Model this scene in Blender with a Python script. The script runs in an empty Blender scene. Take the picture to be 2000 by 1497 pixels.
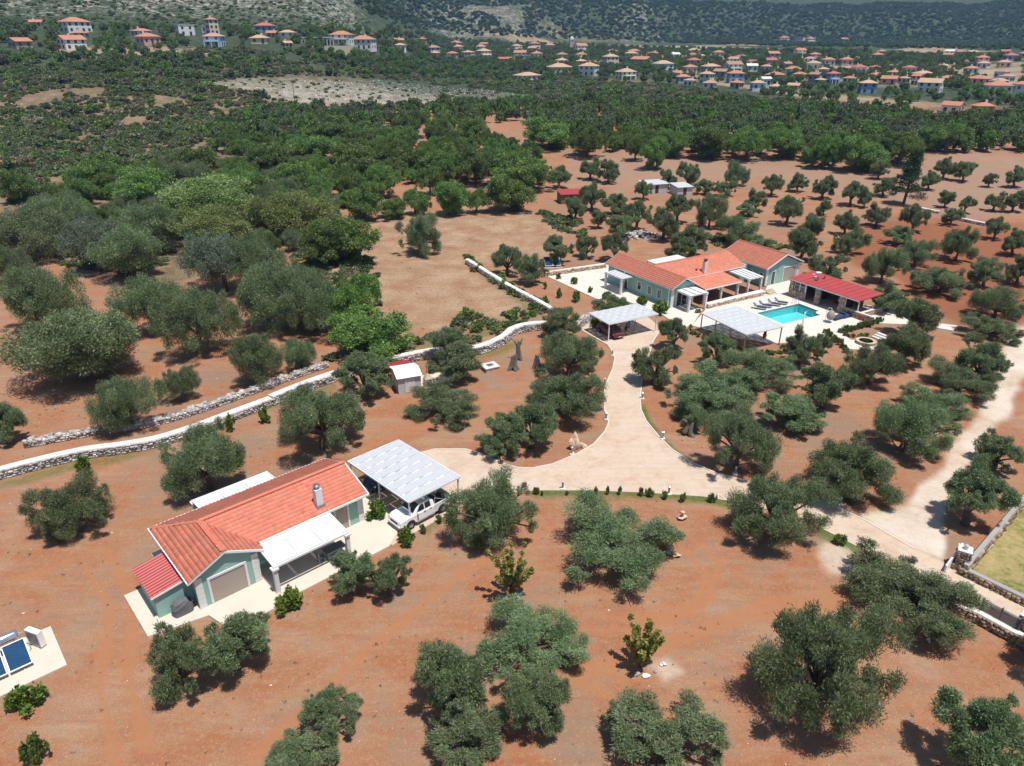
import bpy, bmesh, math, random
import numpy as np
from mathutils import Vector, Matrix

# ------------------------------------------------------------------ camera, world, sun, exposure
scene = bpy.context.scene
PITCH, CAM_H, FPX = 26.0, 35.0, 1389.0          # degrees below the horizon, metres, focal length in photo pixels (2000 wide)
cam_d = bpy.data.cameras.new('camera'); cam = bpy.data.objects.new('camera', cam_d)
scene.collection.objects.link(cam); scene.camera = cam
cam.location = (0, 0, CAM_H); cam.rotation_euler = (math.radians(90 - PITCH), 0, 0)
cam_d.sensor_width = 36.0; cam_d.lens = 36.0 * FPX / 2000.0; cam_d.clip_start = 0.5; cam_d.clip_end = 20000

SUN_EL, SUN_AZ = 73.0, -44.0                     # azimuth measured from +X (right of picture), counter-clockwise
SUN_DIR = Vector((math.cos(math.radians(SUN_EL)) * math.cos(math.radians(SUN_AZ)),
                  math.cos(math.radians(SUN_EL)) * math.sin(math.radians(SUN_AZ)), math.sin(math.radians(SUN_EL))))
world = bpy.data.worlds.new('World'); scene.world = world; world.use_nodes = True
nt = world.node_tree; nt.nodes.clear()
sky = nt.nodes.new('ShaderNodeTexSky'); sky.sky_type = 'NISHITA'; sky.sun_disc = False
sky.sun_elevation = math.radians(SUN_EL); sky.sun_rotation = math.radians(90 - SUN_AZ)
sky.air_density = 1.0; sky.dust_density = 0.6; sky.ozone_density = 1.5
bgn = nt.nodes.new('ShaderNodeBackground'); bgn.inputs[1].default_value = 0.095
wo = nt.nodes.new('ShaderNodeOutputWorld')
nt.links.new(sky.outputs[0], bgn.inputs[0]); nt.links.new(bgn.outputs[0], wo.inputs[0])
sun_d = bpy.data.lights.new('sun', 'SUN'); sun_d.energy = 4.9; sun_d.angle = math.radians(0.53); sun_d.color = (1.0, 0.955, 0.89)
sun = bpy.data.objects.new('sun', sun_d); scene.collection.objects.link(sun)
sun.rotation_euler = SUN_DIR.to_track_quat('Z', 'Y').to_euler()
sun.location = (60, -20, 150)
vs = scene.view_settings
vs.view_transform = 'Standard'; vs.look = 'None'; vs.exposure = 0.12; vs.gamma = 1.0; vs.use_curve_mapping = False
scene.render.engine = 'CYCLES'
cy = scene.cycles
cy.max_bounces = 6; cy.diffuse_bounces = 3; cy.glossy_bounces = 3; cy.transmission_bounces = 4; cy.volume_bounces = 0
cy.transparent_max_bounces = 6; cy.caustics_reflective = False; cy.caustics_refractive = False
cy.use_adaptive_sampling = True; cy.adaptive_threshold = 0.02
cy.use_denoising = True

# ------------------------------------------------------------------ pixel <-> world
_t = math.radians(PITCH)
def ray(px, py):
    u = (px - 1000.0) / FPX; v = (748.5 - py) / FPX
    return (u, math.cos(_t) + v * math.sin(_t), -math.sin(_t) + v * math.cos(_t))
def G(px, py, z=0.0):
    """point at height z under a photo pixel"""
    d = ray(px, py); s = (z - CAM_H) / d[2]
    return Vector((d[0] * s, d[1] * s, z))
def P(x, y, z=0.0):
    zz = z - CAM_H
    d = y * np.cos(_t) - zz * np.sin(_t); up = y * np.sin(_t) + zz * np.cos(_t)
    return 1000 + FPX * x / d, 748.5 - FPX * up / d
def ppm(x, y, z=0.0):
    """photo pixels per metre at a point"""
    return FPX / (y * math.cos(_t) - (z - CAM_H) * math.sin(_t))

# ------------------------------------------------------------------ numpy noise
def _hash(ix, iy, s):
    n = (ix.astype(np.int64) * 374761393 + iy.astype(np.int64) * 668265263 + s * 982451653) & 0xffffffff
    n = ((n ^ (n >> 13)) * 1274126177) & 0xffffffff
    return ((n ^ (n >> 16)) & 0xffff) / 65535.0
def vnoise(x, y, s=0):
    x = np.asarray(x, float); y = np.asarray(y, float)
    ix = np.floor(x); iy = np.floor(y); fx = x - ix; fy = y - iy
    fx = fx * fx * (3 - 2 * fx); fy = fy * fy * (3 - 2 * fy)
    a = _hash(ix, iy, s); b = _hash(ix + 1, iy, s); c = _hash(ix, iy + 1, s); d = _hash(ix + 1, iy + 1, s)
    return (a + (b - a) * fx) * (1 - fy) + (c + (d - c) * fx) * fy
def fbm(x, y, s=0, o=4):
    t = 0; a = .5; n = 0
    for k in range(o):
        t = t + a * vnoise(x * 2 ** k, y * 2 ** k, s + k); n += a; a *= .5
    return t / n
def sstep(a, b, x):
    t = np.clip((np.asarray(x, float) - a) / (b - a), 0, 1); return t * t * (3 - 2 * t)

def terrain(x, y):
    x = np.asarray(x, float); y = np.asarray(y, float)
    d = np.hypot(x, y); yy = np.maximum(y, 1.0); a = np.clip(x / yy, -1.3, 1.3)
    a = np.where(y < 1, np.sign(x) * 1.3, a)
    front = sstep(10, 120, y)
    h = 0.033 * np.maximum(0, d - 150) * sstep(150, 260, d)
    h = np.minimum(h, 26 + 0.004 * np.maximum(d - 940, 0))
    wl = sstep(-.06, -.30, a)                               # hill on the left
    rise = np.maximum(0, d - 285)
    h = h + wl * (0.13 * rise * sstep(0, 70, rise) + 0.20 * np.maximum(0, d - 560))
    wr = sstep(-.16, -.25, a)                               # its rocky shoulder
    h = h + wr * 0.25 * np.maximum(0, d - 600)
    # mountains behind
    D0 = 960 + 260 * sstep(-.05, .35, a) - 80 * np.exp(-((a + .02) / .08) ** 2) - 60 * np.exp(-((a - .16) / .05) ** 2)
    m = np.maximum(0, d - D0)
    spur = fbm(a * 7 + 3, d / 900., 11, 3)
    h = h + m * (0.13 + 0.20 * spur) * sstep(0, 220, m)
    h = np.where(d > 300, h + (fbm(x / 60., y / 60., 5, 3) - .5) * 5 * sstep(320, 900, d), h)
    h = 290 * (1 - np.exp(-np.maximum(h, 0) / 290.)) * (h > 0) + np.minimum(h, 0)
    return h * front
def on_ground(px, py, dmax=6000):
    """march the ray of a photo pixel to the terrain"""
    d = ray(px, py); n = math.hypot(d[0], d[1])
    t = np.concatenate([np.arange(20, 400, 1.0), np.arange(400, dmax, 4.0)]) / n
    X = d[0] * t; Y = d[1] * t; Z = CAM_H + d[2] * t
    hit = np.nonzero(Z <= terrain(X, Y))[0]
    if not len(hit): return None
    i = hit[0]; t0 = t[max(i - 1, 0)]; t1 = t[i]
    for _ in range(20):
        tm = .5 * (t0 + t1)
        if CAM_H + d[2] * tm <= terrain(d[0] * tm, d[1] * tm): t1 = tm
        else: t0 = tm
    return Vector((d[0] * t1, d[1] * t1, float(terrain(d[0] * t1, d[1] * t1))))

def inpoly(px, py, poly):
    px = np.asarray(px, float); py = np.asarray(py, float)
    r = np.zeros(px.shape, bool); n = len(poly); j = n - 1
    for i in range(n):
        xi, yi = poly[i]; xj, yj = poly[j]
        c = ((yi > py) != (yj > py)) & (px < (xj - xi) * (py - yi) / ((yj - yi) or 1e-9) + xi)
        r ^= c; j = i
    return r
def polydist(px, py, poly, closed=True):
    px = np.asarray(px, float); py = np.asarray(py, float)
    best = np.full(px.shape, 1e9)
    n = len(poly)
    for i in range(n if closed else n - 1):
        ax, ay = poly[i]; bx, by = poly[(i + 1) % n]
        dx, dy = bx - ax, by - ay; L = dx * dx + dy * dy or 1e-9
        t = np.clip(((px - ax) * dx + (py - ay) * dy) / L, 0, 1)
        best = np.minimum(best, np.hypot(px - ax - t * dx, py - ay - t * dy))
    return best

# ------------------------------------------------------------------ materials
M = {}
def _nodes(name):
    m = bpy.data.materials.new(name); m.use_nodes = True; M[name] = m
    n = m.node_tree.nodes; l = m.node_tree.links
    return m, n, l, n['Principled BSDF']
def ramp(n, l, fac, stops):
    r = n.new('ShaderNodeValToRGB'); e = r.color_ramp.elements
    while len(e) < len(stops): e.new(0.5)
    for k, (p, c) in enumerate(stops):
        e[k].position = p; e[k].color = (*c, 1) if len(c) == 3 else c
    l.new(fac, r.inputs[0]); return r.outputs[0]
def noise(n, l, vec, scale, detail=4, rough=.55, dist=0):
    t = n.new('ShaderNodeTexNoise'); t.inputs['Scale'].default_value = scale; t.inputs['Detail'].default_value = detail
    t.inputs['Roughness'].default_value = rough; t.inputs['Distortion'].default_value = dist
    l.new(vec, t.inputs['Vector']); return t.outputs['Fac']
def mixc(n, l, fac, a, b, mode='MIX'):
    m = n.new('ShaderNodeMix'); m.data_type = 'RGBA'; m.blend_type = mode
    for s, v in ((m.inputs[0], fac), (m.inputs[6], a), (m.inputs[7], b)):
        if hasattr(v, 'is_output'): l.new(v, s)
        elif isinstance(v, (int, float)): s.default_value = v
        else: s.default_value = (*v, 1)
    return m.outputs[2]
def math_(n, l, op, a, b=None, clamp=False):
    m = n.new('ShaderNodeMath'); m.operation = op; m.use_clamp = clamp
    for s, v in ((m.inputs[0], a), (m.inputs[1], b)):
        if v is None: continue
        if hasattr(v, 'is_output'): l.new(v, s)
        else: s.default_value = v
    return m.outputs[0]
def attr(n, name):
    a = n.new('ShaderNodeAttribute'); a.attribute_name = name; return a
def pos(n): return n.new('ShaderNodeNewGeometry').outputs['Position']
def pmat(name, col, rough=.7, var=.12, scale=1.5, fine=12., bump=.0, metal=0., spec=.4, stain=None, tint=False):
    """plain procedural paint / stone / metal: base colour with two scales of variation"""
    m, n, l, b = _nodes(name)
    v = pos(n)
    c1 = tuple(max(0, x * (1 - var)) for x in col); c2 = tuple(min(1, x * (1 + var)) for x in col)
    f = noise(n, l, v, scale, 5); f2 = noise(n, l, v, fine, 3)
    f = math_(n, l, 'ADD', math_(n, l, 'MULTIPLY', f, .65), math_(n, l, 'MULTIPLY', f2, .35))
    c = ramp(n, l, f, [(.3, c1), (.7, c2)])
    if stain:
        s = ramp(n, l, noise(n, l, v, scale * .6, 6, .65), [(.52, (0, 0, 0)), (.7, (1, 1, 1))])
        c = mixc(n, l, math_(n, l, 'MULTIPLY', s, .55), c, stain)
    if tint:
        c = mixc(n, l, 1.0, c, attr(n, 'tint').outputs['Color'], 'MULTIPLY')
    l.new(c, b.inputs['Base Color']); b.inputs['Roughness'].default_value = rough; b.inputs['Metallic'].default_value = metal
    b.inputs['Specular IOR Level'].default_value = spec
    if bump:
        bn = n.new('ShaderNodeBump'); bn.inputs['Strength'].default_value = bump; bn.inputs['Distance'].default_value = .03
        l.new(f2, bn.inputs['Height']); l.new(bn.outputs[0], b.inputs['Normal'])
    return m
def leafmat(name, dark, light, trans=.22, rvar=.25):
    m, n, l, b = _nodes(name)
    t = attr(n, 'tint').outputs['Fac']
    oi = n.new('ShaderNodeObjectInfo').outputs['Random']
    c = mixc(n, l, t, dark, light)
    hsv = n.new('ShaderNodeHueSaturation'); l.new(c, hsv.inputs['Color'])
    l.new(math_(n, l, 'ADD', math_(n, l, 'MULTIPLY', oi, .035), .4825), hsv.inputs['Hue'])
    l.new(math_(n, l, 'ADD', math_(n, l, 'MULTIPLY', oi, rvar * 2), 1 - rvar), hsv.inputs['Value'])
    n.remove(b)
    d = n.new('ShaderNodeBsdfDiffuse'); tr = n.new('ShaderNodeBsdfTranslucent'); gl = n.new('ShaderNodeBsdfGlossy')
    gl.inputs['Roughness'].default_value = .5; gl.inputs['Color'].default_value = (.8, .85, .9, 1)
    l.new(hsv.outputs[0], d.inputs[0]); l.new(hsv.outputs[0], tr.inputs[0])
    m1 = n.new('ShaderNodeMixShader'); m1.inputs[0].default_value = trans; l.new(d.outputs[0], m1.inputs[1]); l.new(tr.outputs[0], m1.inputs[2])
    m2 = n.new('ShaderNodeMixShader'); m2.inputs[0].default_value = .03; l.new(m1.outputs[0], m2.inputs[1]); l.new(gl.outputs[0], m2.inputs[2])
    l.new(m2.outputs[0], n['Material Output'].inputs[0])
    return m

pmat('teal', (.26, .465, .405), .85, .07, .8, 6, .1, stain=(.31, .47, .41))
pmat('white_paint', (.78, .77, .74), .6, .05, 1.2, 9)
pmat('white_trim', (.70, .69, .68), .75, .10, 2.5, 14, .15)
pmat('tile', (.56, .18, .115), .8, .06, .9, 7, .1, stain=(.55, .22, .15), tint=True)
pmat('tile_far', (.55, .19, .12), .8, .06, .5, 4, .1, stain=(.53, .22, .15), tint=True)
pmat('red_metal', (.36, .045, .042), .45, .12, .6, 5, 0)
pmat('red_felt', (.37, .052, .052), .85, .12, .7, 8, .1, stain=(.31, .06, .055))
pmat('concrete_cream', (.61, .54, .45), .85, .07, .5, 7, .1, stain=(.60, .52, .43))
pmat('paving_pale', (.62, .57, .50), .85, .06, .4, 5, .05, stain=(.62, .55, .48))
pmat('canvas', (.60, .615, .63), .8, .03, .8, 6)
pmat('canvas_panel', (.47, .49, .51), .7, .06, 1.2, 9)
pmat('steel_white', (.80, .80, .80), .4, .03, 1, 8, 0, .1)
pmat('metal_grey', (.35, .36, .37), .35, .1, 2, 12, 0, .8)
pmat('metal_dark', (.05, .055, .06), .45, .15, 2, 12, 0, .4)
pmat('shutter', (.36, .31, .27), .6, .05, 1, 10)
pmat('glass_dark', (.02, .028, .035), .08, .2, 1.5, 6, 0, 0, .8)
pmat('interior_dark', (.05, .045, .04), .9, .3, 1, 6)
pmat('stone_cream', (.52, .42, .31), .9, .3, 2.5, 9, .4)
pmat('stone_grey', (.44, .42, .40), .95, .4, 1.6, 8, .5, tint=True)
pmat('stone_brown', (.33, .25, .18), .95, .4, 2.0, 8, .5, tint=True)
pmat('stone_face', (.40, .30, .22), .95, .4, 4.0, 12, .5, stain=(.28, .22, .17))
pmat('cap_white', (.64, .62, .58), .85, .10, .7, 6, .2, stain=(.52, .50, .46))
pmat('block_grey', (.32, .315, .30), .9, .12, .7, 6, .2, stain=(.34, .33, .31))
pmat('rock_pink', (.62, .45, .33), .9, .25, 2.5, 9, .6, stain=(.70, .62, .52))
pmat('rock_white', (.72, .68, .62), .9, .15, 2.5, 9, .5)
pmat('rock_grey', (.36, .34, .33), .9, .3, 2.5, 9, .6)
pmat('bark', (.11, .085, .065), .95, .4, 3, 14, .8)
pmat('bark_grey', (.15, .135, .12), .95, .45, 2.5, 12, .9, stain=(.09, .075, .065))
pmat('car_white', (.80, .80, .80), .18, .02, .5, 3, 0, 0, .6)
pmat('car_navy', (.015, .03, .09), .2, .1, .5, 3, 0, 0, .6)
pmat('car_maroon', (.14, .03, .03), .25, .1, .5, 3, 0, 0, .6)
pmat('car_grey', (.30, .33, .36), .25, .1, .5, 3, 0, 0, .6)
pmat('tyre', (.02, .02, .02), .85, .2, 6, 20)
pmat('rim', (.55, .56, .57), .3, .1, 6, 20, 0, .8)
pmat('black_plastic', (.025, .025, .028), .5, .2, 4, 20)
pmat('lamp_glass', (.55, .57, .58), .12, .08, 4, 20, 0, .2)
pmat('tarp_grey', (.13, .13, .145), .75, .15, 2, 9, .3)
pmat('solar_blue', (.02, .07, .16), .12, .2, 1.5, 6, 0, .2, .6)
pmat('steel_tank', (.62, .66, .72), .22, .06, 1.5, 6, 0, .85)
pmat('navy_fabric', (.035, .05, .11), .85, .15, 3, 14, .1)
pmat('pale_fabric', (.15, .20, .26), .85, .12, 3, 14)
pmat('wicker', (.33, .29, .25), .9, .25, 12, 40, .5)
pmat('red_buoy', (.55, .08, .03), .5, .1, 3, 9)
pmat('terracotta_pot', (.35, .17, .10), .8, .15, 3, 12)
pmat('shed_white', (.50, .51, .52), .5, .05, 1, 8)
pmat('dark_soil', (.10, .06, .04), .95, .3, 2, 10, .4)
pmat('wood_brown', (.20, .12, .07), .8, .25, 2, 15)
pmat('slat_grey', (.14, .145, .16), .45, .08, 2, 12, 0, .3)

# pool water: thin reflective film over a tiled basin
m, n, l, b = _nodes('water')
n.remove(b)
gl = n.new('ShaderNodeBsdfGlossy'); gl.inputs['Roughness'].default_value = .04
tr = n.new('ShaderNodeBsdfTransparent'); tr.inputs[0].default_value = (.75, .96, .97, 1)
fr = n.new('ShaderNodeFresnel'); fr.inputs[0].default_value = 1.33
bn = n.new('ShaderNodeBump'); bn.inputs['Strength'].default_value = .12; bn.inputs['Distance'].default_value = .05
l.new(noise(n, l, pos(n), 2.2, 3), bn.inputs['Height']); l.new(bn.outputs[0], gl.inputs['Normal']); l.new(bn.outputs[0], fr.inputs['Normal'])
ms = n.new('ShaderNodeMixShader'); l.new(fr.outputs[0], ms.inputs[0]); l.new(tr.outputs[0], ms.inputs[1]); l.new(gl.outputs[0], ms.inputs[2])
l.new(ms.outputs[0], n['Material Output'].inputs[0])
pmat('pool_tile', (.20, .70, .74), .4, .08, 1.2, 8)

leafmat('olive_leaf', (.078, .128, .044), (.315, .385, .195), .42, .18)
leafmat('olive_silver', (.090, .130, .075), (.27, .325, .205), .32, .12)
leafmat('broad_leaf', (.060, .125, .022), (.255, .350, .088), .42, .30)
leafmat('light_leaf', (.11, .17, .03), (.30, .36, .13), .33, .15)
leafmat('far_leaf', (.055, .095, .050), (.145, .190, .105), .4, .2)
leafmat('scrub_leaf', (.080, .115, .042), (.25, .285, .13), .38, .30)
leafmat('dry_scrub', (.17, .135, .09), (.36, .30, .20), .3, .3)
leafmat('citrus_leaf', (.045, .110, .012), (.200, .290, .040), .25, .15)
leafmat('hedge_leaf', (.050, .095, .016), (.200, .260, .055), .25, .2)
leafmat('dark_conifer', (.025, .055, .018), (.085, .13, .045), .2, .1)
leafmat('autumn_leaf', (.16, .17, .03), (.46, .44, .11), .35, .1)

# ------------------------------------------------------------------ mesh helpers
COL = scene.collection
def link_mesh(name, me, mat=None, parent=None, loc=None):
    o = bpy.data.objects.new(name, me); COL.objects.link(o)
    if mat is not None and not me.materials: me.materials.append(M[mat] if isinstance(mat, str) else mat)
    if parent is not None: o.parent = parent
    if loc is not None: o.location = loc
    return o
def np_mesh(name, verts, faces, tint=None, smooth=False):
    """verts (n,3); faces (m,k) equal-sized or a list of lists"""
    me = bpy.data.meshes.new(name)
    if isinstance(faces, np.ndarray):
        m_, k = faces.shape
        me.vertices.add(len(verts)); me.vertices.foreach_set('co', np.asarray(verts, np.float32).ravel())
        me.loops.add(m_ * k); me.loops.foreach_set('vertex_index', faces.astype(np.int32).ravel())
        me.polygons.add(m_); me.polygons.foreach_set('loop_start', np.arange(0, m_ * k, k, dtype=np.int32))
        me.polygons.foreach_set('loop_total', np.full(m_, k, np.int32))
        me.update(calc_edges=True)
    else:
        me.from_pydata([tuple(v) for v in verts], [], [tuple(f) for f in faces]); me.update()
    if tint is not None:
        t = np.asarray(tint, np.float32)
        a = me.color_attributes.new('tint', 'FLOAT_COLOR', 'POINT')
        if t.ndim == 1: t = np.stack([t, t, t], 1)
        a.data.foreach_set('color', np.concatenate([t, np.ones((len(t), 1), np.float32)], 1).ravel())
    if smooth: me.polygons.foreach_set('use_smooth', np.ones(len(me.polygons), bool))
    return me
class MB:
    """collects simple solids and builds ONE mesh object"""
    def __init__(s): s.v = []; s.f = []
    def add(s, vs_, fs):
        o = len(s.v); s.v += [tuple(map(float, v)) for v in vs_]; s.f += [tuple(i + o for i in f) for f in fs]; return s
    def box(s, x0, x1, y0, y1, z0, z1):
        return s.hexa([(x0, y0, z0), (x1, y0, z0), (x1, y1, z0), (x0, y1, z0), (x0, y0, z1), (x1, y0, z1), (x1, y1, z1), (x0, y1, z1)])
    def hexa(s, v):
        return s.add(v, [(0, 3, 2, 1), (4, 5, 6, 7), (0, 1, 5, 4), (1, 2, 6, 5), (2, 3, 7, 6), (3, 0, 4, 7)])
    def prism(s, poly, z0, z1):
        n = len(poly); f = [tuple(range(n - 1, -1, -1)), tuple(range(n, 2 * n))]
        f += [(i, (i + 1) % n, n + (i + 1) % n, n + i) for i in range(n)]
        return s.add([(x, y, z0) for x, y in poly] + [(x, y, z1) for x, y in poly], f)
    def slab(s, quad, t):
        """thick sheet under a 3-D polygon"""
        n = len(quad); f = [tuple(range(n)), tuple(range(2 * n - 1, n - 1, -1))]
        f += [(i, n + i, n + (i + 1) % n, (i + 1) % n) for i in range(n)]
        return s.add(list(quad) + [(x, y, z - t) for x, y, z in quad], f)
    def bar(s, a, b, w, h=None):
        a = Vector(a); b = Vector(b); d = (b - a).normalized(); h = h or w
        up = Vector((0, 0, 1)) if abs(d.z) < .95 else Vector((0, 1, 0))
        r = d.cross(up).normalized(); u = r.cross(d)
        q = [(-1, -1), (1, -1), (1, 1), (-1, 1)]
        return s.hexa([a + r * w / 2 * i + u * h / 2 * j for i, j in q] + [b + r * w / 2 * i + u * h / 2 * j for i, j in q])
    def tube(s, pts, rad, k=8, cap=True):
        pts = [Vector(p) for p in pts]; rad = rad if hasattr(rad, '__len__') else [rad] * len(pts)
        vs_ = []; fs = []; ref = Vector((.31, .17, .93))
        for i, p in enumerate(pts):
            d = (pts[min(i + 1, len(pts) - 1)] - pts[max(i - 1, 0)]).normalized()
            r = d.cross(ref if abs(d.dot(ref)) < .95 else Vector((1, 0, 0))).normalized(); u = d.cross(r)
            for j in range(k):
                a = 2 * math.pi * j / k; vs_.append(p + (r * math.cos(a) + u * math.sin(a)) * rad[i])
        for i in range(len(pts) - 1):
            for j in range(k):
                fs.append((i * k + j, i * k + (j + 1) % k, (i + 1) * k + (j + 1) % k, (i + 1) * k + j))
        if cap: fs += [tuple(range(k - 1, -1, -1)), tuple((len(pts) - 1) * k + j for j in range(k))]
        return s.add(vs_, fs)
    def lathe(s, prof, c=(0, 0, 0), k=14, cap=True):
        vs_ = []; fs = []
        for r, z in prof:
            for j in range(k):
                a = 2 * math.pi * j / k; vs_.append((c[0] + r * math.cos(a), c[1] + r * math.sin(a), c[2] + z))
        for i in range(len(prof) - 1):
            for j in range(k): fs.append((i * k + j, i * k + (j + 1) % k, (i + 1) * k + (j + 1) % k, (i + 1) * k + j))
        if cap: fs += [tuple(range(k - 1, -1, -1)), tuple((len(prof) - 1) * k + j for j in range(k))]
        return s.add(vs_, fs)
    def mesh(s, name, smooth=False, bevel=0):
        me = bpy.data.meshes.new(name); me.from_pydata(s.v, [], s.f); me.update()
        bm = bmesh.new(); bm.from_mesh(me); bmesh.ops.recalc_face_normals(bm, faces=bm.faces)
        if bevel: bmesh.ops.bevel(bm, geom=list(bm.edges), offset=bevel, segments=2, affect='EDGES', profile=.6)
        bm.to_mesh(me); bm.free()
        if smooth: me.polygons.foreach_set('use_smooth', np.ones(len(me.polygons), bool))
        return me
    def build(s, name, mat, parent=None, smooth=False, bevel=0):
        return link_mesh(name, s.mesh(name, smooth, bevel), mat, parent)
def tag(o, label=None, cat=None, group=None, kind=None):
    for k, v in (('label', label), ('category', cat), ('group', group), ('kind', kind)):
        if v: o[k] = v
    return o
def empty(name, loc=(0, 0, 0), rz=0.0, scale=None):
    o = bpy.data.objects.new(name, None); COL.objects.link(o); o.location = loc; o.rotation_euler = (0, 0, rz)
    o.empty_display_size = .3
    if scale is not None: o.scale = scale
    return o
def copy_tree(o, parent=None):
    c = o.copy(); COL.objects.link(c); c.parent = parent
    for ch in list(o.children): copy_tree(ch, c)
    return c
def rocky(seed, r, k=2, squash=(1, 1, .8), rough=.25):
    rg = random.Random(seed); bm = bmesh.new(); bmesh.ops.create_icosphere(bm, subdivisions=k, radius=1)
    ph = [Vector((rg.uniform(-1, 1), rg.uniform(-1, 1), rg.uniform(-1, 1))).normalized() for _ in range(14)]
    am = [rg.uniform(.4, 1) for _ in ph]
    for v in bm.verts:
        d = v.co.normalized(); s = 1.0
        for p_, a_ in zip(ph, am):
            t = d.dot(p_)
            if t > a_ * .75 + .15: s -= (t - (a_ * .75 + .15)) * 1.1
        s += rg.uniform(-rough, rough) * .35
        v.co = Vector((d.x * squash[0], d.y * squash[1], d.z * squash[2])) * s * r
    me = bpy.data.meshes.new('rock'); bm.to_mesh(me); bm.free(); return me
from mathutils.geometry import tessellate_polygon
# ------------------------------------------------------------------ layout traced from the photograph (photo pixels on the ground)
DRIVE = [(872,1000),(880,975),(868,940),(800,905),(812,886),(850,877),(910,877),(945,888),(980,904),(1010,913),(1040,914),(1080,906),(1125,887),(1160,867),
 (1182,842),(1189,825),(1181,800),(1179,772),(1185,747),(1197,720),(1201,700),(1193,681),(1187,673),(1126,639),(1150,624),(1246,604),(1292,641),(1276,665),
 (1267,695),(1256,730),(1252,760),(1250,780),(1252,800),(1262,822),(1285,850),(1312,877),(1350,902),(1400,924),(1450,937),(1540,960),(1626,985),(1694,1018),
 (1787,1072),(1846,1100),(1900,1120),(2000,1168),(2120,1226),(2080,1250),(2000,1213),(1913,1178),(1820,1135),(1673,1067),(1600,1030),(1520,1000),(1426,979),(1374,970),(1255,962),(1150,958),(1045,958),(960,966)]
TRACK = [(1690,1010),(1760,990),(1820,930),(1870,860),(1910,800),(1945,740),(1962,680),(1980,640),(2040,620),(2070,650),(2010,720),(1980,790),(1926,870),(1878,930),(1836,985),(1838,1060),(1836,1088),(1780,1062)]
STRAW = [(622,520),(700,432),(880,405),(1040,410),(1130,470),(1010,520),(900,512),(960,560),(1035,600),(900,640),(790,645),(735,600),(640,540)]
DEEPRED = [(1660,450),(1780,425),(1900,440),(2100,450),(2100,640),(1960,640),(1880,640),(1800,600),(1740,545),(1660,515)]
MEADOW = [(1890,1112),(2010,980),(2200,900),(2200,1260),(2010,1170)]
ROCKF = [(390,165),(480,152),(560,158),(650,156),(760,158),(830,166),(960,176),(1095,196),(1000,200),(900,186),(850,207),(700,208),(590,207),(500,182)]
GRASS = [[(1040,962),(1150,961),(1255,965),(1374,974),(1430,984)], [(1252,800),(1262,825),(1285,858),(1312,884),(1345,908),(1395,930)], [(1600,1036),(1640,1058),(1672,1072)],
         [(1075,950),(1040,945)], [(830,1035),(870,1010)], [(0,950),(80,930),(160,905),(230,895),(310,870)], [(500,800),(560,780),(650,755)], [(900,700),(960,690),(1010,672)],
         [(700,700),(830,672),(930,655),(1050,610),(1000,575),(930,520)]]
SCRUBF = [(0,100),(1000,120),(1330,165),(1330,200),(900,205),(700,250),(600,330),(560,430),(480,520),(330,560),(240,480),(60,470),(0,420)]
GREYSOIL = [(1120,310),(1260,300),(1560,320),(1700,345),(1860,290),(2000,300),(2000,420),(1880,425),(1800,400),(1640,390),(1500,350),(1380,360),(1200,370),(1100,350)]

def deck(name, poly, z, mat, holes=(), side=0.3, parent=None, pix=True, label=None):
    """flat slab; top at z, from a traced outline"""
    to = (lambda q: [G(a, b, z).to_2d() for a, b in q]) if pix else (lambda q: [Vector(a) for a in q])
    rings = [to(poly)] + [[Vector(a) for a in h] for h in holes]
    tri = tessellate_polygon([[Vector((p.x, p.y, 0)) for p in r] for r in rings])
    pts = [p for r in rings for p in r]; n = len(pts)
    vs_ = [(p.x, p.y, z) for p in pts] + [(p.x, p.y, z - side) for p in pts]
    fs = []
    for t in tri:
        a, b, c = (pts[i] for i in t)
        fs.append(t if (b - a).cross(c - a) > 0 else t[::-1])
    o = 0
    for r in rings:
        k = len(r)
        fs += [(o + i, n + o + i, n + o + (i + 1) % k, o + (i + 1) % k) for i in range(k)]; o += k
    ob = link_mesh(name, np_mesh(name, vs_, fs), mat, parent)
    return ob

# local frames of the buildings (fitted to the photograph)
class Frame:
    def __init__(s, o, h): s.o = Vector((o[0], o[1])); s.h = math.radians(h); s.c = math.cos(s.h); s.s = math.sin(s.h)
    def w(s, u, v): return Vector((s.o.x + u * s.c + v * s.s, s.o.y + u * s.s - v * s.c))     # u: right-back, v: right-front
    def loc(s, z=0): return (s.o.x, s.o.y, z)
    def empty(s, name, u=0, v=0, z=0): p = s.w(u, v); return empty(name, (p.x, p.y, z), s.h)
NH = Frame((-26.4, 41.87), 42.0)            # guest house
FH = Frame((14.62, 108.57), 31.0)           # main house
BAR = Frame((41.06, 101.7), 31.0)
POOLF = Frame((34.26, 93.92), 28.0); POOL_U, POOL_V = 8.4, 4.8
NCP = Frame((-13.89, 51.2), 45.1)
FCP = Frame((10.06, 87.31), 28.0)
PERG = Frame((24.76, 87.54), 26.0)
POOL_RING = [POOLF.w(0, 0), POOLF.w(POOL_U, 0), POOLF.w(POOL_U, POOL_V - 1.2), POOLF.w(POOL_U - 1.1, POOL_V - 1.2), POOLF.w(POOL_U - 1.1, POOL_V), POOLF.w(0, POOL_V)]

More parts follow.
